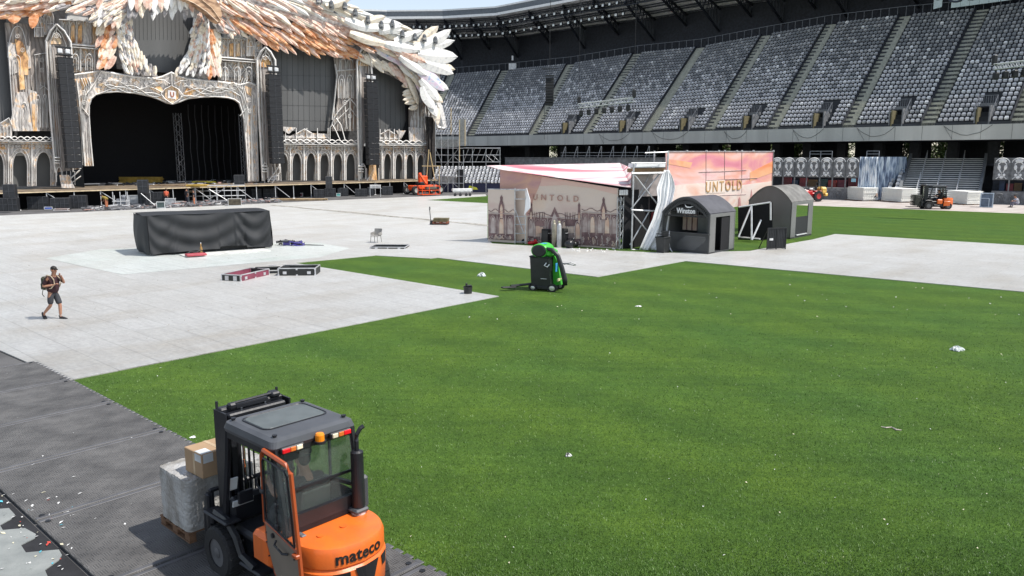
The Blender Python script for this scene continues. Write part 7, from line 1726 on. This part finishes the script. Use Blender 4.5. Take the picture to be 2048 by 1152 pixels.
pC,nC=top_at(1868);pD,_n=top_at(1885); zC=upz(pC,1868,19)
bs=thing('small_banner','small pale banner with a dark round emblem left of the lettered banner','banner',pC)
m=MB(); m.prism([pC.xy.to_3d()+UP*zC-nC*.3,pD.xy.to_3d()+UP*(zC+.2)-nC*.3,pD.xy.to_3d()+UP*(zC+3)-nC*.3,pC.xy.to_3d()+UP*(zC+2.8)-nC*.3],nC*.03); m.build('banner_sheet',MT['banner_pale_blue'],bs,True)
mid=(pC+pD)/2; m=MB(T=Matrix.Translation(mid.xy.to_3d()+UP*(zC+1.75)-nC*.36)@basis(dirb,UP).to_4x4()); m.lathe([(0,0),(.62,0),(.62,.02)],(0,0,0),20); m.build('round_emblem',mat('emblem_slate',(.07,.09,.10),.5),bs,True)
m=MB(T=Matrix.Translation(mid.xy.to_3d()+UP*(zC+1.75)-nC*.36)@basis(dirb,UP).to_4x4())
for y in(-.25,0,.25): m.box((0,y,.025),(.8,.07,.02))
m.build('emblem_stripe',MT['banner_pale_blue'],bs,True)
o=thing('notice_box','small white box on a pole at the top row of the far stand','notice box',top_at(1026)[0]-UP*.0)
m=MB(); m.bbox((0,-.3,1.0),(1.5,.2,1.2),.04,rz=0); m.bbox((0,-.3,2.6),(.35,.2,.9),.03); m.build('box',mat('white_plastic',(.7,.7,.7)),o); m=MB(); m.tube((0,-.2,-.6),(0,-.2,2.4),.05,6); m.build('pole',m_black,o)
# ---------- scaffold at the stage end ----------
sc=thing('scaffold','tall open scaffold of galvanised tubes at the right end of the stage','scaffold',at(900,384))
g0=at(872,385);g1=at(985,386); useplane(g0,g1)
m=MB()
def tb(x0,y0,x1,y1,off=0,r=.045): m.tube(SP(x0,y0,off),SP(x1,y1,off),r,5)
for off in(0,-2.2):
    for x,yt in((871,240),(883,240),(896,238),(906,240),(918,236),(927,300)): tb(x,384,x,yt,off)
    for x in(945,972,1000): tb(x,384 if x<1000 else 345,x,298,off)
    for y in(240,268,296,310,324,338,352,366): tb(871,y,918 if y<290 else 927,y+(.5),off,.04)
    for x0,y0,x1,y1 in((871,268,896,240),(896,268,918,240),(871,296,883,268),(883,324,871,296),(883,296,906,268),(896,324,918,296),(871,352,896,324),(906,352,927,324),(883,384,906,352),(906,366,927,384)): tb(x0,y0,x1,y1,off,.03)
for y in(296,310,324): tb(927,y,1001,y+(0 if y!=296 else .5),0,.05)
for x in range(927,995,12): tb(x,324,x+10,298,0,.035)
for x in(905,972,985): tb(x,310,x+15,324,-2.2,.03)
for y in(296,324): tb(927,y,1001,y,-2.2,.04)
m.build('scaffold_tube',m_galv,sc,True)
m=MB(); 
for x,y0,y1 in((902,215,268),(919,240,322),(930,240,292)): m.tube(SP(x,y1,.3),SP(x,y0,.3),.06,6)
m.build('yellow_pole',mat('pole_ochre',(.55,.42,.22),.7),sc,True)
m=MB(); spoly(m,[(917,237),(931,237),(932,290),(919,290)],-.4,.3); spoly(m,[(871,279),(916,279),(916,294),(871,295)],-2.4,.1); m.build('deck_panel',mat('scaffold_grey_panel',(.32,.33,.32),.7),sc,True)
m=MB(); spoly(m,[(914,338),(927,338),(927,382),(914,382)],-.9,.6); spoly(m,[(871,366),(914,366),(914,384),(871,384)],-1.8,.5); m.build('black_cladding',m_black,sc,True)
m=MB(); spoly(m,[(876,352),(894,353),(894,368),(876,368)],-1.2,.5); spoly(m,[(896,352),(913,355),(913,366),(896,366)],-1.3,.5); m.build('grey_crate',mat('crate_grey',(.36,.35,.33),.7,var=.2,sc=3),sc,True)
SP,SN,ST=SP0,SN0,ST0
o=at_thing('timber_pole_frame','pair of tall pale timber poles leaning together at the stage end','pole frame',862,388)
m=MB(); m.tube((-.6,0,1.9),(-.2,0,6.2),.07,6); m.tube((.6,0,1.9),(-.05,0,5.8),.07,6); m.tube((-1.2,0,3.9),(1.4,0,3.9),.05,5); m.tube((1.2,0,0),(1.2,0,3.9),.05,5); m.build('pole',MT['pole_ochre'],o)
o=at_thing('flat_trolley','low white flat trolley on small wheels standing on the floor cover edge','trolley',924,392.5,SA*.3)
m=MB(); m.bbox((0,0,.85),(2.6,1.0,.35),.05); m.bbox((0,0,.6),(2.4,.9,.1),.02); m.build('bed',mat('white_plastic',(.7,.7,.7)),o)
for x in(-1.0,-.3,.5,1.0):
    m=MB(); m.tube((x,-.45,.2),(x,-.35,.2),.2,12); m.tube((x,-.4,.2),(x,-.4,.6),.04,5); m.build('wheel',m_black,o)
# ---------- stage clutter ----------
m_sub=mat('sub_grille',(.020,.022,.026),.6,var=.25,sc=3); m_subl=mat('sub_edge',(.075,.08,.09),.5)
subs=[(0,34,396,422.5),(58,96,393,419),(104,138,396,419.5),(142,172,391,417),(278,299,386,411),(302,330,384,409),(468,492,378,399),(497,523,378,398),(528,555,377,397),(628,649,379,395.5),(650,672,377,394),(676,697,376,392.5),(711,735,378,393),(736,748,375,391),(765,786,373,390)]
pos=['at the far left','second from the left before the deck','third from the left before the deck','under the white corrugated sheet','left of the two silver cases','behind the silver cases','under the middle speaker tower','right of the middle speaker tower','left of the magenta case','beneath the small speaker tower on the right','right of the small speaker tower','above the teal box','before the right part of the deck','behind the white rack','last on the right before the boom lift']
subproto={}
def sub(x0,x1,yt,yb,label,rz=0,z=0,n=2):
    p=at((x0+x1)/2,yb,z); ppm=FPX/(p.y*CO+(CH-z)*SI); w_=(x1-x0)/ppm; h=(yb-yt)/ppm
    key=(round(w_,1),round(h,1))
    o=thing('subwoofer_stack',label,'speaker',p,SA*.35+rz,'black bass speakers standing before the stage')
    for k in range(n):
        x=-w_/2+(k+.5)*w_/n; m=MB(); m.bbox((x,.4,h/2),(w_/n*.96,.9,h),.03); m.build('cabinet',m_sub,o)
        m=MB(); m.box((x,-.06,h*.5),(w_/n*.9,.02,.03)); m.box((x,-.06,h*.5),(.03,.02,h*.9)); m.box((x-w_/n*.46,-.06,h*.5),(.03,.02,h*.95)); m.box((x,-.06,h*.96),(w_/n*.9,.02,.03)); m.build('grille_trim',m_subl,o)
    return o
for s,l in zip(subs,pos): sub(*s,'pair of black bass speakers '+l)
sub(8,30,369,396,'narrow black speaker tower standing on the leftmost bass speakers',0,1.4,1); sub(276,296,360,386,'narrow black speaker tower rising left of the yellow planks',0,1.4,1); sub(469,489,350,378,'narrow black speaker tower in the middle, by the yellow tubes',0,1.35,1); sub(652,665,353,378,'narrow black speaker tower right of centre on two bass speakers',0,1.3,1)
def onstage(x,y,z=1.87,off=None): return at(x,y,z)
rst=random.Random(31)
def planks(x0,x1,y,nl,mt_,label,w_=.25,name='plank_pile',z=1.87,rz=0):
    a=at(x0,y,z);b_=at(x1,y,z); L=(b_-a).length; o=thing(name,label,'planks',(a+b_)/2,math.atan2((b_-a).y,(b_-a).x))
    for r in range(nl):
        for k in range(3):
            m=MB(); m.bbox((rst.uniform(-.15,.15),k*w_*1.05,.06+r*.11),(L*rst.uniform(.93,1),w_,.09),.01); m.build('plank',mt_,o)
    return o
yw=mat('plank_yellow',(.62,.40,.08),.7,var=.2,sc=2); yb=mat('tube_bright_yellow',(.80,.66,.04),.5,var=.1)
planks(238,323,366,7,yw,'thick pile of yellow timber beams on the left part of the stage deck')
planks(372,412,373,2,yw,'low yellow timber pile at the deck front above the steel racks'); planks(385,430,366,2,yb,'bright yellow tubes lying behind the steel racks on the deck'); planks(463,521,362,3,yb,'bright yellow tube bundle lying right of the middle speaker tower')
planks(300,368,372,1,mat('plank_brown',(.25,.17,.10),.8,var=.3,sc=2),'single layer of brown boards along the deck edge')
planks(538,652,401,2,mat('plank_tan',(.42,.30,.17),.8,var=.2,sc=2),'long tan timber boards lying on the ground in front of the bass speakers',.3,'timber_boards',0.)
for i,(x0,x1,y,lb) in enumerate([(322,362,356,'silver box truss lying on the deck behind the yellow timber pile'),(325,390,350,'silver box truss lying deeper on the stage'),(392,436,354,'silver box truss lying in the centre of the deck'),(418,458,351,'silver box truss beside the blue and red case'),(455,490,352,'silver box truss at the right end of the truss row'),(192,235,354,'silver tubes lying left of the yellow timber pile')]):
    a=at(x0,y,1.87);b_=at(x1,y,1.87); o=thing('box_truss',lb,'truss',a,0,'silver trusses lying on the stage'); m=MB(); lattice(m,a+UP*.45,b_+UP*.45,.75,7,.05); m.build('truss_frame',m_alu,o,True)
o=at_thing('colourful_case','small blue and red equipment case among the silver trusses','case',408,350); o.location=at(408,352,1.87); m=MB(); m.bbox((0,0,.5),(1.4,.7,1.0),.04); m.build('shell',mat('case_blue',(.10,.14,.42),.5),o); m=MB(); m.bbox((.1,-.36,.5),(.6,.03,.5),.01); m.build('red_label',MT['signal_red'],o)
for k,x in enumerate((213,223,232,241,250,258)):
    pass
o=thing('post_row','row of short pale posts standing on the stage left of the trusses','posts',at(215,352,1.87))
for k in range(7):
    m=MB(); p=at(213+k*8,351,1.87); m.tube(p,p+UP*.75,.06,6); m.build('post',m_alu,o,True)
# galvanised racks
o=at_thing('steel_rack','galvanised steel rack of grid frames standing before the stage centre','rack',435,404,SA*.4)
m=MB(); w_=3.1
for y in(0,.8):
    for k in range(9): m.tube((-w_+k*.78,y,0),(-w_+k*.78,y,1.9),.03,5)
    for z in(.1,.7,1.3,1.9): m.tube((-w_,y,z),(w_,y,z),.03,5)
m.tube((-1.2,-.02,.1),(.9,-.02,1.6),.04,5); m.tube((-1.0,-.02,1.6),(1.2,-.02,.1),.04,5); m.build('grid_frame',m_galv,o)
m=MB(); m.box((-2.4,.4,1.32),(1.8,.7,.08)); m.box((-2.3,.4,1.2),(1.7,.7,.06)); m.build('stored_board',MT['plank_tan'],o)
for x,y,w_,h,d_,mt_,nm,lb in [(268,411,1.2,1.05,.8,m_galv,'silver_case','large silver flight case with rails standing before the deck'),(341,411,1.0,.7,.7,m_galv,'silver_case','smaller silver flight case right of the diagonal strut'),(470,412.5,1.3,.75,.9,mat('crate_brown',(.10,.085,.06),.8,var=.3),'wooden_crate','dark brown slatted crate before the steel rack'),(322,417.5,.75,.65,.6,mat('case_teal_grey',(.05,.075,.075),.6),'small_bin','small teal grey bin standing on the white floor edge'),(597,394,1.1,.45,.7,mat('case_magenta',(.20,.045,.075),.5),'magenta_case','magenta flight case with silver edges before the stage'),(677,393.5,.5,.4,.4,mat('box_teal',(.12,.42,.38),.5),'teal_box','small teal box on the ground by the bass speakers'),(97,420,.7,.25,.5,mat('box_blue',(.02,.10,.55),.5),'blue_box','small bright blue box on the ground at the left'),(122,423,1.2,.2,.7,mat('board_rust',(.22,.10,.06),.7),'rust_board_pile','low rust brown board pile at the left floor edge')]:
    p=at(x,y); o=thing(nm,lb,nm.split('_')[-1],p,SA*.35)
    m=MB(); m.bbox((0,d_/2,h/2+.06),(w_,d_,h),.03)
    if nm=='wooden_crate':
        for k in range(5): m.box((0,-.02,.15+k*h/5),(w_,.04,.07))
    m.build('shell',mt_,o)
    m=MB()
    for sx in(-1,1):
        for z in(.08,h+.04): m.beam((sx*w_/2,-.01,z),(sx*w_/2,d_,z),.05)
        m.beam((sx*w_/2,-.01,.06),(sx*w_/2,-.01,h+.06),.05)
    for z in(.08,h+.04): m.beam((-w_/2,-.015,z),(w_/2,-.015,z),.05)
    m.build('edge_trim',m_alu,o)
# corrugated white sheets under the deck
for x0,x1,y,lb in((136,175,384,'white corrugated sheet leaning under the left part of the deck'),(543,572,371,'white corrugated sheet under the middle of the deck'),(740,762,372,'white slatted rack under the right part of the deck')):
    p=at(x0,y+22);q=at(x1,y+22); o=thing('corrugated_sheet',lb,'sheet',p+ (q-p)*.5 ,0); L=(q-p).length
    m=MB()
    for k in range(9): m.bbox((-L/2+(k+.5)*L/9,0,1.35),(L/9*.7,.12,.5),.04)
    m.box((0,.05,1.5),(L,.05,.15)); m.build('sheet',mat('white_plastic',(.7,.7,.7)),o)
    m=MB()
    for s_ in(-1,1): m.beam((s_*L/2*.95,0,0),(s_*L/2*.95,0,1.3),.06)
    m.build('leg',m_alu,o)
o=at_thing('steel_stand','pale steel trolley frame with upright bars before the left deck','trolley',242,414,SA*.3)
m=MB()
for x in(-.7,0,.7): m.tube((x,0,0),(x,0,1.6),.04,5); m.tube((x,.6,0),(x,.6,1.2),.04,5)
for z in(.15,.6): m.tube((-.8,0,z),(.8,0,z),.035,5); m.tube((-.8,.6,z),(.8,.6,z),.035,5)
m.box((0,.3,.18),(1.6,.6,.04)); m.tube((-1.6,0,.1),(-.3,0,.25),.05,5); m.tube((2.0,.2,1.4),(3.3,.2,.1),.04,5); m.build('frame',m_alu,o)
m=MB(); m.bbox((0,.3,.55),(.9,.5,.6),.05); m.ball((.3,.3,1.0),(.3,.3,.25)); m.build('load',mat('bundle_grey',(.2,.21,.23),.7),o)
# debris strip before the stage
rd=random.Random(44)
dbm=[mat('debris_grey',(.22,.22,.23),.8),mat('debris_pink',(.40,.25,.22),.8),mat('debris_dark',(.05,.05,.055),.8),mat('debris_pale',(.55,.55,.55),.7)]
deb=MB()
for k in range(420):
    x=rd.uniform(170,560); yb_=432-.0455*x; y=yb_-rd.uniform(1,9); p=at(x,y)+UP*rd.uniform(.02,.25); deb.box(tuple(p),(rd.uniform(.1,1.0),rd.uniform(.05,.3),rd.uniform(.03,.14)),rd.choice([0,0,0,1,2,3]),rz=rd.uniform(0,3))
o=deb.build('cable_debris',dbm); tag(o,'jumble of cables, boards and scraps along the foot of the stage','debris',None,'stuff')
deb=MB()
for k in range(300):
    x=rd.uniform(200,540); p=at(x,rd.uniform(352,372)-(x-200)*.012,1.88)+UP*.05; deb.box(tuple(p),(rd.uniform(.1,1.6),rd.uniform(.05,.25),rd.uniform(.05,.25)),rd.choice([0,0,1,2,2,3]),rz=rd.uniform(0,3))
o=deb.build('stage_debris',dbm); tag(o,'jumble of loose tubes, cables and dark gear spread over the stage deck','debris',None,'stuff')
# stage workers
BEND=dict(STAND,pel=(-.1,0,.92),chest=(.25,0,1.15),neck=(.42,0,1.25),head=(.52,0,1.32),shL=(.3,.18,1.2),shR=(.3,-.18,1.2),elL=(.4,.2,.92),elR=(.4,-.2,.92),wrL=(.5,.15,.7),wrR=(.5,-.15,.7))
worker('person in orange shorts bending over gear on the ground before the left deck',at(214,417),R_(170),BEND,mat('shirt_yellow_black',(.22,.16,.03),.8),mat('shorts_orange',(.55,.20,.10),.8),True)
worker('person in black top and orange trousers standing before the steel rack',at(389,412.5),R_(200),STAND,MT['work_black'],MT['shorts_orange'],True)
worker('person in dark clothes standing just left of the worker in orange trousers',at(374,408),R_(60),STAND,MT['work_black'],MT['work_navy'],True)
worker('person with an orange-red vest standing behind the smaller silver case',at(334,409),R_(100),STAND,mat('vest_red_orange',(.62,.12,.06),.8),MT['work_navy'],True)
worker('person in shorts standing on the dark stage at the left of the opening',at(205,352,1.87),R_(-60),STAND,mat('shirt_brown_red',(.16,.07,.05),.8),MT['work_black'],False)
worker('person standing on the dark stage in front of the middle drape',at(323,350,1.87),R_(-60),STAND,mat('shirt_rust',(.18,.08,.06),.8),MT['work_navy'],False)
# ---------- things on the white floor ----------
o=at_thing('armchair','grey plastic armchair standing alone on the white floor','chair',752,486,R_(-110))
mc=mat('chair_taupe',(.26,.25,.235),.5); m=MB(); m.bbox((0,0,.45),(.5,.5,.04),.015); m.build('seat',mc,o)
m=MB(); m.grid(lambda u,v:Vector((-.25-.08*v-.04*math.cos((u-.5)*3),(u-.5)*.52,.47+.40*v)),8,4); m.build('backrest',mc,o,solid=.02)
for s in(-1,1):
    m=MB(); m.grid(lambda u,v:Vector((-.26+.42*u,s*.27,.47+.20*v*(1-.25*u)+.02)),5,2); m.build('armrest',mc,o,solid=.02)
    for x in(-.22,.2): m=MB(); m.tube((x,s*.22,.44),(x*1.2,s*.25,0),.022,6); m.build('leg',mc,o)
m_rail=mat('case_rail_silver',(.6,.6,.62),.35,.5); m_bkl=mat('case_black',(.018,.02,.02),.5)
def tray(o,L,W,H,mt_,front=None,ends=None):
    for (c,d,nm) in (((0,-W/2,H/2),(L,.03,H),'front_panel'),((0,W/2,H/2),(L,.03,H),'back_panel'),((-L/2,0,H/2),(.03,W,H),'end_panel'),((L/2,0,H/2),(.03,W,H),'end_panel')):
        m=MB(); m.box(c,d); m.build(nm,(ends if nm=='end_panel' and ends else mt_),o)
    m=MB(); m.box((0,0,.02),(L-.03,W-.03,.03)); m.build('tray_floor',m_bkl,o)
    m=MB()
    for z in(.01,H): 
        for y in(-W/2-.005,W/2+.005): m.beam((-L/2,y,z),(L/2,y,z),.04)
        for x in(-L/2-.005,L/2+.005): m.beam((x,-W/2,z),(x,W/2,z),.04)
    for x in(-L/2,L/2):
        for y in(-W/2,W/2): m.beam((x,y,0),(x,y,H),.05)
    m.build('corner_rail',m_rail,o)
    m=MB()
    for x in(-L*.33,L*.33): m.box((x,-W/2-.02,H*.45),(.16,.02,.12))
    for x in(-L/2,0,L/2):
        for z in(.05,H-.04): m.box((x,-W/2-.025,z),(.08,.02,.07))
    for y in(-W*.22,W*.22): m.box((-L/2-.02,y,H*.5),(.02,.18,.2))
    m.build('latch',m_rail,o)
p=at(449,560);q=at(480,566);r_=at(534,553)
o=thing('open_flight_case','open magenta sided flight case tray with silver rails on the white floor','flight case',(p+r_)/2,math.atan2((r_-q).y,(r_-q).x)); tray(o,2.0,.95,.30,mat('case_magenta',(.20,.045,.075)),None,m_bkl)
p=at(549,553);q=at(622,553)
o=thing('open_flight_case','open black flight case tray with silver latches, right of the magenta one','flight case',(p+q)/2+Vector((.15,.6,0)),math.atan2((q-p).y,(q-p).x)+R_(3)); tray(o,1.62,1.1,.36,m_bkl)
o=at_thing('flight_case_lid','black flight case lid leaning between the two open cases','flight case lid',546,546,R_(15))
m=MB(); m.bbox((0,0,.22),(1.5,.9,.08),.03,M=Matrix.Rotation(R_(-14),3,'X')); m.bbox((-.45,0,.14),(.3,.7,.2),.05); m.build('lid',m_bkl,o); m=MB(); m.box((0,.2,.33),(.35,.08,.02)); m.build('latch',m_rail,o)
o=at_thing('flat_flight_case','shallow empty flight case tray lying open on the white floor behind the armchair','flight case',780,496,R_(-3)); tray(o,2.0,1.3,.12,m_bkl)
o=at_thing('cable_heap','heap of black and violet cables with a trailing tail beside the covered block','cable heap',578,492)
rc=random.Random(15); 
for k in range(9):
    m=MB(); c0=Vector((rc.uniform(-.6,.6),rc.uniform(-.2,.2),.08+.03*k)); R0=rc.uniform(.18,.38); m.path([c0+Vector((math.cos(t*.6)*R0*1.3,math.sin(t*.6)*R0*.7,.05*math.sin(t*2+k))) for t in range(12)],.035,5); m.build('cable_coil',m_black if k%3 else mat('cable_violet',(.05,.04,.22),.5),o)
m=MB(); m.path([(.5,0,.1),(1.0,.05,.06),(1.5,-.05,.05),(2.1,-.1,.04)],.035,5); m.path([(.5,.1,.06),(1.2,.15,.05),(1.9,.0,.04)],.03,5); m.build('cable_tail',m_black,o)
m=MB(); m.box((-.05,-.3,.2),(.42,.03,.28)); m.build('violet_board',MT['cable_violet'],o); m=MB()
for a_,b2 in(((-.27,-.32,.05),(.17,-.32,.05)),((-.27,-.32,.35),(.17,-.32,.35)),((-.27,-.32,.05),(-.27,-.32,.35)),((.17,-.32,.05),(.17,-.32,.35))): m.beam(a_,b2,.025)
m.build('violet_board_edge',MT['paper_pale'],o)
o=at_thing('pallet_truck','hand pallet truck with upright handle parked under a low pallet of boards','pallet truck',862,450,R_(-5))
m=MB(); m.tube((0,0,.15),(-.08,0,1.15),.03,6); 
for k in range(10): a=k*math.pi/5; b2=(k+1)*math.pi/5; m.tube((-.08+.0,.18*math.cos(a),1.28+.13*math.sin(a)),(-.08,.18*math.cos(b2),1.28+.13*math.sin(b2)),.025,5)
m.build('handle',m_fk,o); m=MB(); m.bbox((.1,0,.2),(.3,.4,.3),.04); m.box((.8,.2,.1),(1.2,.16,.05)); m.box((.8,-.2,.1),(1.2,.16,.05)); m.build('fork',m_fk,o); m=MB(); m.tube((0,-.08,.09),(0,.08,.09),.09,10); m.build('wheel',m_fk,o)
o=thing('pallet','reddish wooden pallet stacked with brown boards on the pallet truck','pallet',at(882,450)+UP*.14,R_(-5)); m_rp=mat('pallet_red_wood',(.28,.10,.06),.8,var=.3); pallet(o,1.2,.8,m_rp)
for k in range(3): m=MB(); m.bbox((.02*k,0,.19+k*.09),(1.15,.8,.07),.01); m.build('board',mat('board_olive_brown',(.13,.11,.06),.8,var=.3),o)
o=at_thing('small_black_tub','small black tub with a tool inside at the tip of the white floor','tub',936,588.5,R_(10))
m=MB(); m.lathe([(.11,0),(.15,.02),(.18,.30),(.19,.31),(.17,.31),(.15,.06),(.0,.05)],(0,0,0),12); m.build('tub',m_bkl,o,smooth=False); m=MB(); m.bbox((.04,0,.33),(.22,.08,.08),.02); m.bbox((-.05,.05,.36),(.08,.07,.14),.02); m.build('tool',m_black,o)
# litter on the grass: bags, cups, scraps
m_film=mat('clear_bag',(.62,.66,.66),.2,var=.2,sc=9,bump=.9,bsc=18)
def bag(x,y,sx,sy,sz,label,mt_=None,seed=1):
    r=random.Random(seed); o=MB(); n=14
    def f(u,v):
        a=u*2*math.pi; e=v*math.pi*.5; k=1+.25*math.sin(a*3+seed)+.12*math.sin(a*7+v*9+seed); return (sx*k*math.cos(a)*math.cos(e),sy*k*math.sin(a)*math.cos(e),sz*math.sin(e)*(1+.3*math.sin(a*4+v*6)))
    o.grid(f,n*2,7); q=o.build('plastic_bag',mt_ or m_film,smooth=False); q.location=at(x,y)+UP*.02; tag(q,label,'plastic bag'); return q
bag(1914,702,.17,.11,.10,'crumpled clear plastic bag lying alone on the right side of the grass'); bag(964,553,.17,.12,.14,'crumpled clear plastic bag on the grass between the white floors',None,4); bag(1136,914,.055,.045,.05,'small crumpled black and white wrapper on the near grass',ramp(mat('wrapper',(.5,.5,.5),.4,sc=22),[(.45,(.02,.02,.02)),(.5,(.8,.8,.78))]),2)
bag(1413,505,.16,.12,.16,'clear plastic bag lying at the door of the first kiosk',None,7); bag(386,876,.05,.06,.012,'flat white scrap of paper on the grass edge beyond the cardboard box',mat('litter_white',(.72,.72,.70)),3); bag(1278,614,.11,.05,.03,'small white twisted scrap in the middle of the grass',MT['litter_white'],5)
m=MB(); m.path([at(x,y)+UP*.03 for x,y in((1762,856),(1772,858),(1783,857),(1792,862),(1803,863))],[.008,.014,.01,.018,.006],5); o=m.build('twisted_strip',mat('strip_pale_pink',(.62,.52,.48),.6)); tag(o,'long twisted pale strip of plastic lying on the grass at the right','strip')
rg=random.Random(77); lm=MB()
for k in range(140):
    if k<90: x=rg.uniform(600,2047); y=rg.uniform(560,1150)
    else: x=rg.uniform(900,2047); y=rg.uniform(520,640)
    p=at(x,y); 
    if p.dot(RD)<6.3: continue
    s_=rg.uniform(.004,.013) if p.y<25 else rg.uniform(.008,.028); z=.03; a=rg.uniform(0,3); u1=Vector((math.cos(a),math.sin(a),.2))*s_*rg.uniform(1,2);v1=Vector((-math.sin(a),math.cos(a),0))*s_
    lm.add([p+UP*z-u1,p+UP*z+v1,p+UP*z+u1,p+UP*(z+.01)-v1],[(0,1,2,3)],rg.choice([0,0,1]))
o=lm.build('grass_litter',[MT['litter_white'],mat('litter_cream',(.62,.58,.42),.6)]); tag(o,'tiny white and cream confetti scraps scattered over the grass','litter',None,'stuff')
lm=MB()
for k in range(330):
    if k<60: x=rg.uniform(0,150); y=rg.uniform(985,1150)
    elif k<80: x=rg.uniform(0,330); y=rg.uniform(720,1100)
    else: x=rg.uniform(30,640); y=rg.uniform(425,700)
    p=at(x,y); r1=p.dot(RD); z=.025 if r1<3.2 else .06
    if k>=80 and proj(p)[1]>690: continue
    s_=rg.uniform(.006,.022); a=rg.uniform(0,3); u1=Vector((math.cos(a),math.sin(a),.15))*s_*rg.uniform(1,2.4);v1=Vector((-math.sin(a),math.cos(a),0))*s_
    lm.add([p+UP*z-u1,p+UP*z+v1,p+UP*z+u1,p+UP*(z+.006)-v1],[(0,1,2,3)],rg.choice([0,0,0,0,1,2,3]) if k<60 else (0 if k<80 else 4))
o=lm.build('ground_litter',[MT['litter_white'],MT['litter_cream'],mat('litter_red',(.5,.06,.04),.6),mat('litter_cyan',(.1,.45,.55),.6),mat('litter_brown',(.25,.20,.15),.7)]); tag(o,'scattered paper scraps on the asphalt, mats and white floor','litter',None,'stuff')
# grass blades over the nearer turf
rb2=random.Random(99); gb=MB(); 
CP=[(-300,545),(0,702.5),(137,763),(998,594),(590,527),(590,400),(-300,400)]
def inpoly(x,y):
    c=False; n=len(CP)
    for i in range(n):
        x0,y0=CP[i];x1,y1=CP[i-1]
        if (y0>y)!=(y1>y) and x<(x1-x0)*(y-y0)/(y1-y0)+x0: c=not c
    return c
vs=[];fs=[];ms=[]
for k in range(150000):
    # denser close to the camera
    y=1160-(rb2.random()**1.6)*560; x=rb2.uniform(100,2060)
    r=ray(x,y); kk=-CH/r.z; p=Vector((r.x*kk,r.y*kk,.012)); R1=p.x*RD.x+p.y*RD.y
    if R1<6.2: continue
    if inpoly(x,y) or rb2.random()<(p.y-14)/16: continue
    h=rb2.uniform(.018,.04); w_=.004*(1+max(0,p.y-11)*.12); a=rb2.uniform(0,6.28); dx,dy=math.cos(a)*w_,math.sin(a)*w_; lx,ly=rb2.gauss(0,.014),rb2.gauss(0,.014)
    o_=len(vs); vs+=[(p.x-dx,p.y-dy,.012),(p.x+dx,p.y+dy,.012),(p.x+lx,p.y+ly,.012+h)]; fs.append((o_,o_+1,o_+2)); ms.append(0 if rb2.random()<.72 else 1)
gb.v=vs;gb.f=fs;gb.m=ms
o=gb.build('grass_blades',[mat('blade_green',(.07,.145,.024),.5,var=.25,sc=1.2),mat('blade_light',(.125,.205,.05),.5,var=.2,sc=1.2)]); tag(o,'short mown grass blades covering the pitch','grass',None,'stuff')

# ---------- one object per separate piece ----------
def split(o,minv=1):
    me=o.data; n=len(me.vertices); par=list(range(n))
    def find(a):
        while par[a]!=a: par[a]=par[par[a]]; a=par[a]
        return a
    for e in me.edges:
        a,b_=find(e.vertices[0]),find(e.vertices[1])
        if a!=b_: par[a]=b_
    grp={}
    for f in me.polygons: grp.setdefault(find(f.vertices[0]),[]).append(f)
    if len(grp)<2: return
    for fs_ in grp.values():
        ids={}; vs_=[]; out=[]
        for f in fs_:
            q=[]
            for v in f.vertices:
                if v not in ids: ids[v]=len(vs_); vs_.append(tuple(me.vertices[v].co))
                q.append(ids[v])
            out.append(q)
        m2=bpy.data.meshes.new(o.name.split('.')[0]); m2.from_pydata(vs_,[],out)
        for mm_ in me.materials: m2.materials.append(mm_)
        m2.polygons.foreach_set('material_index',[f.material_index for f in fs_]); m2.polygons.foreach_set('use_smooth',[f.use_smooth for f in fs_])
        c=o.copy(); c.data=m2; c.name=o.name.split('.')[0]; scene.collection.objects.link(c)
    bpy.data.objects.remove(o)
SPLIT={'rear_wall_x','aisle_side_wall','cross_member','cresting_moulding','fine_tracery_x','column','fascia_cable','gothic_panel','gallery_panel','gallery_dome','gallery_amber_panel','bolt_cap','roof_bolt','lifting_cap','vent_opening','arch_amber_inlay','cresting_panel','torn_print_panel','amber_print_panel','loose_print_panel','spire','side_panel','side_truss','yellow_pole','grey_crate','black_cladding','side_wall','drinks_cooler','arcade_amber_panel','spire_print','deck_panel','orange_cloud_print','white_fixture','wing_backing','screw','print_frame','hanging_drape_edge','stair_side_wall','wall_panel_x','brace','stall_post'}
for o in list(scene.objects):
    if o.type=='MESH' and o.name.split('.')[0] in SPLIT: split(o)
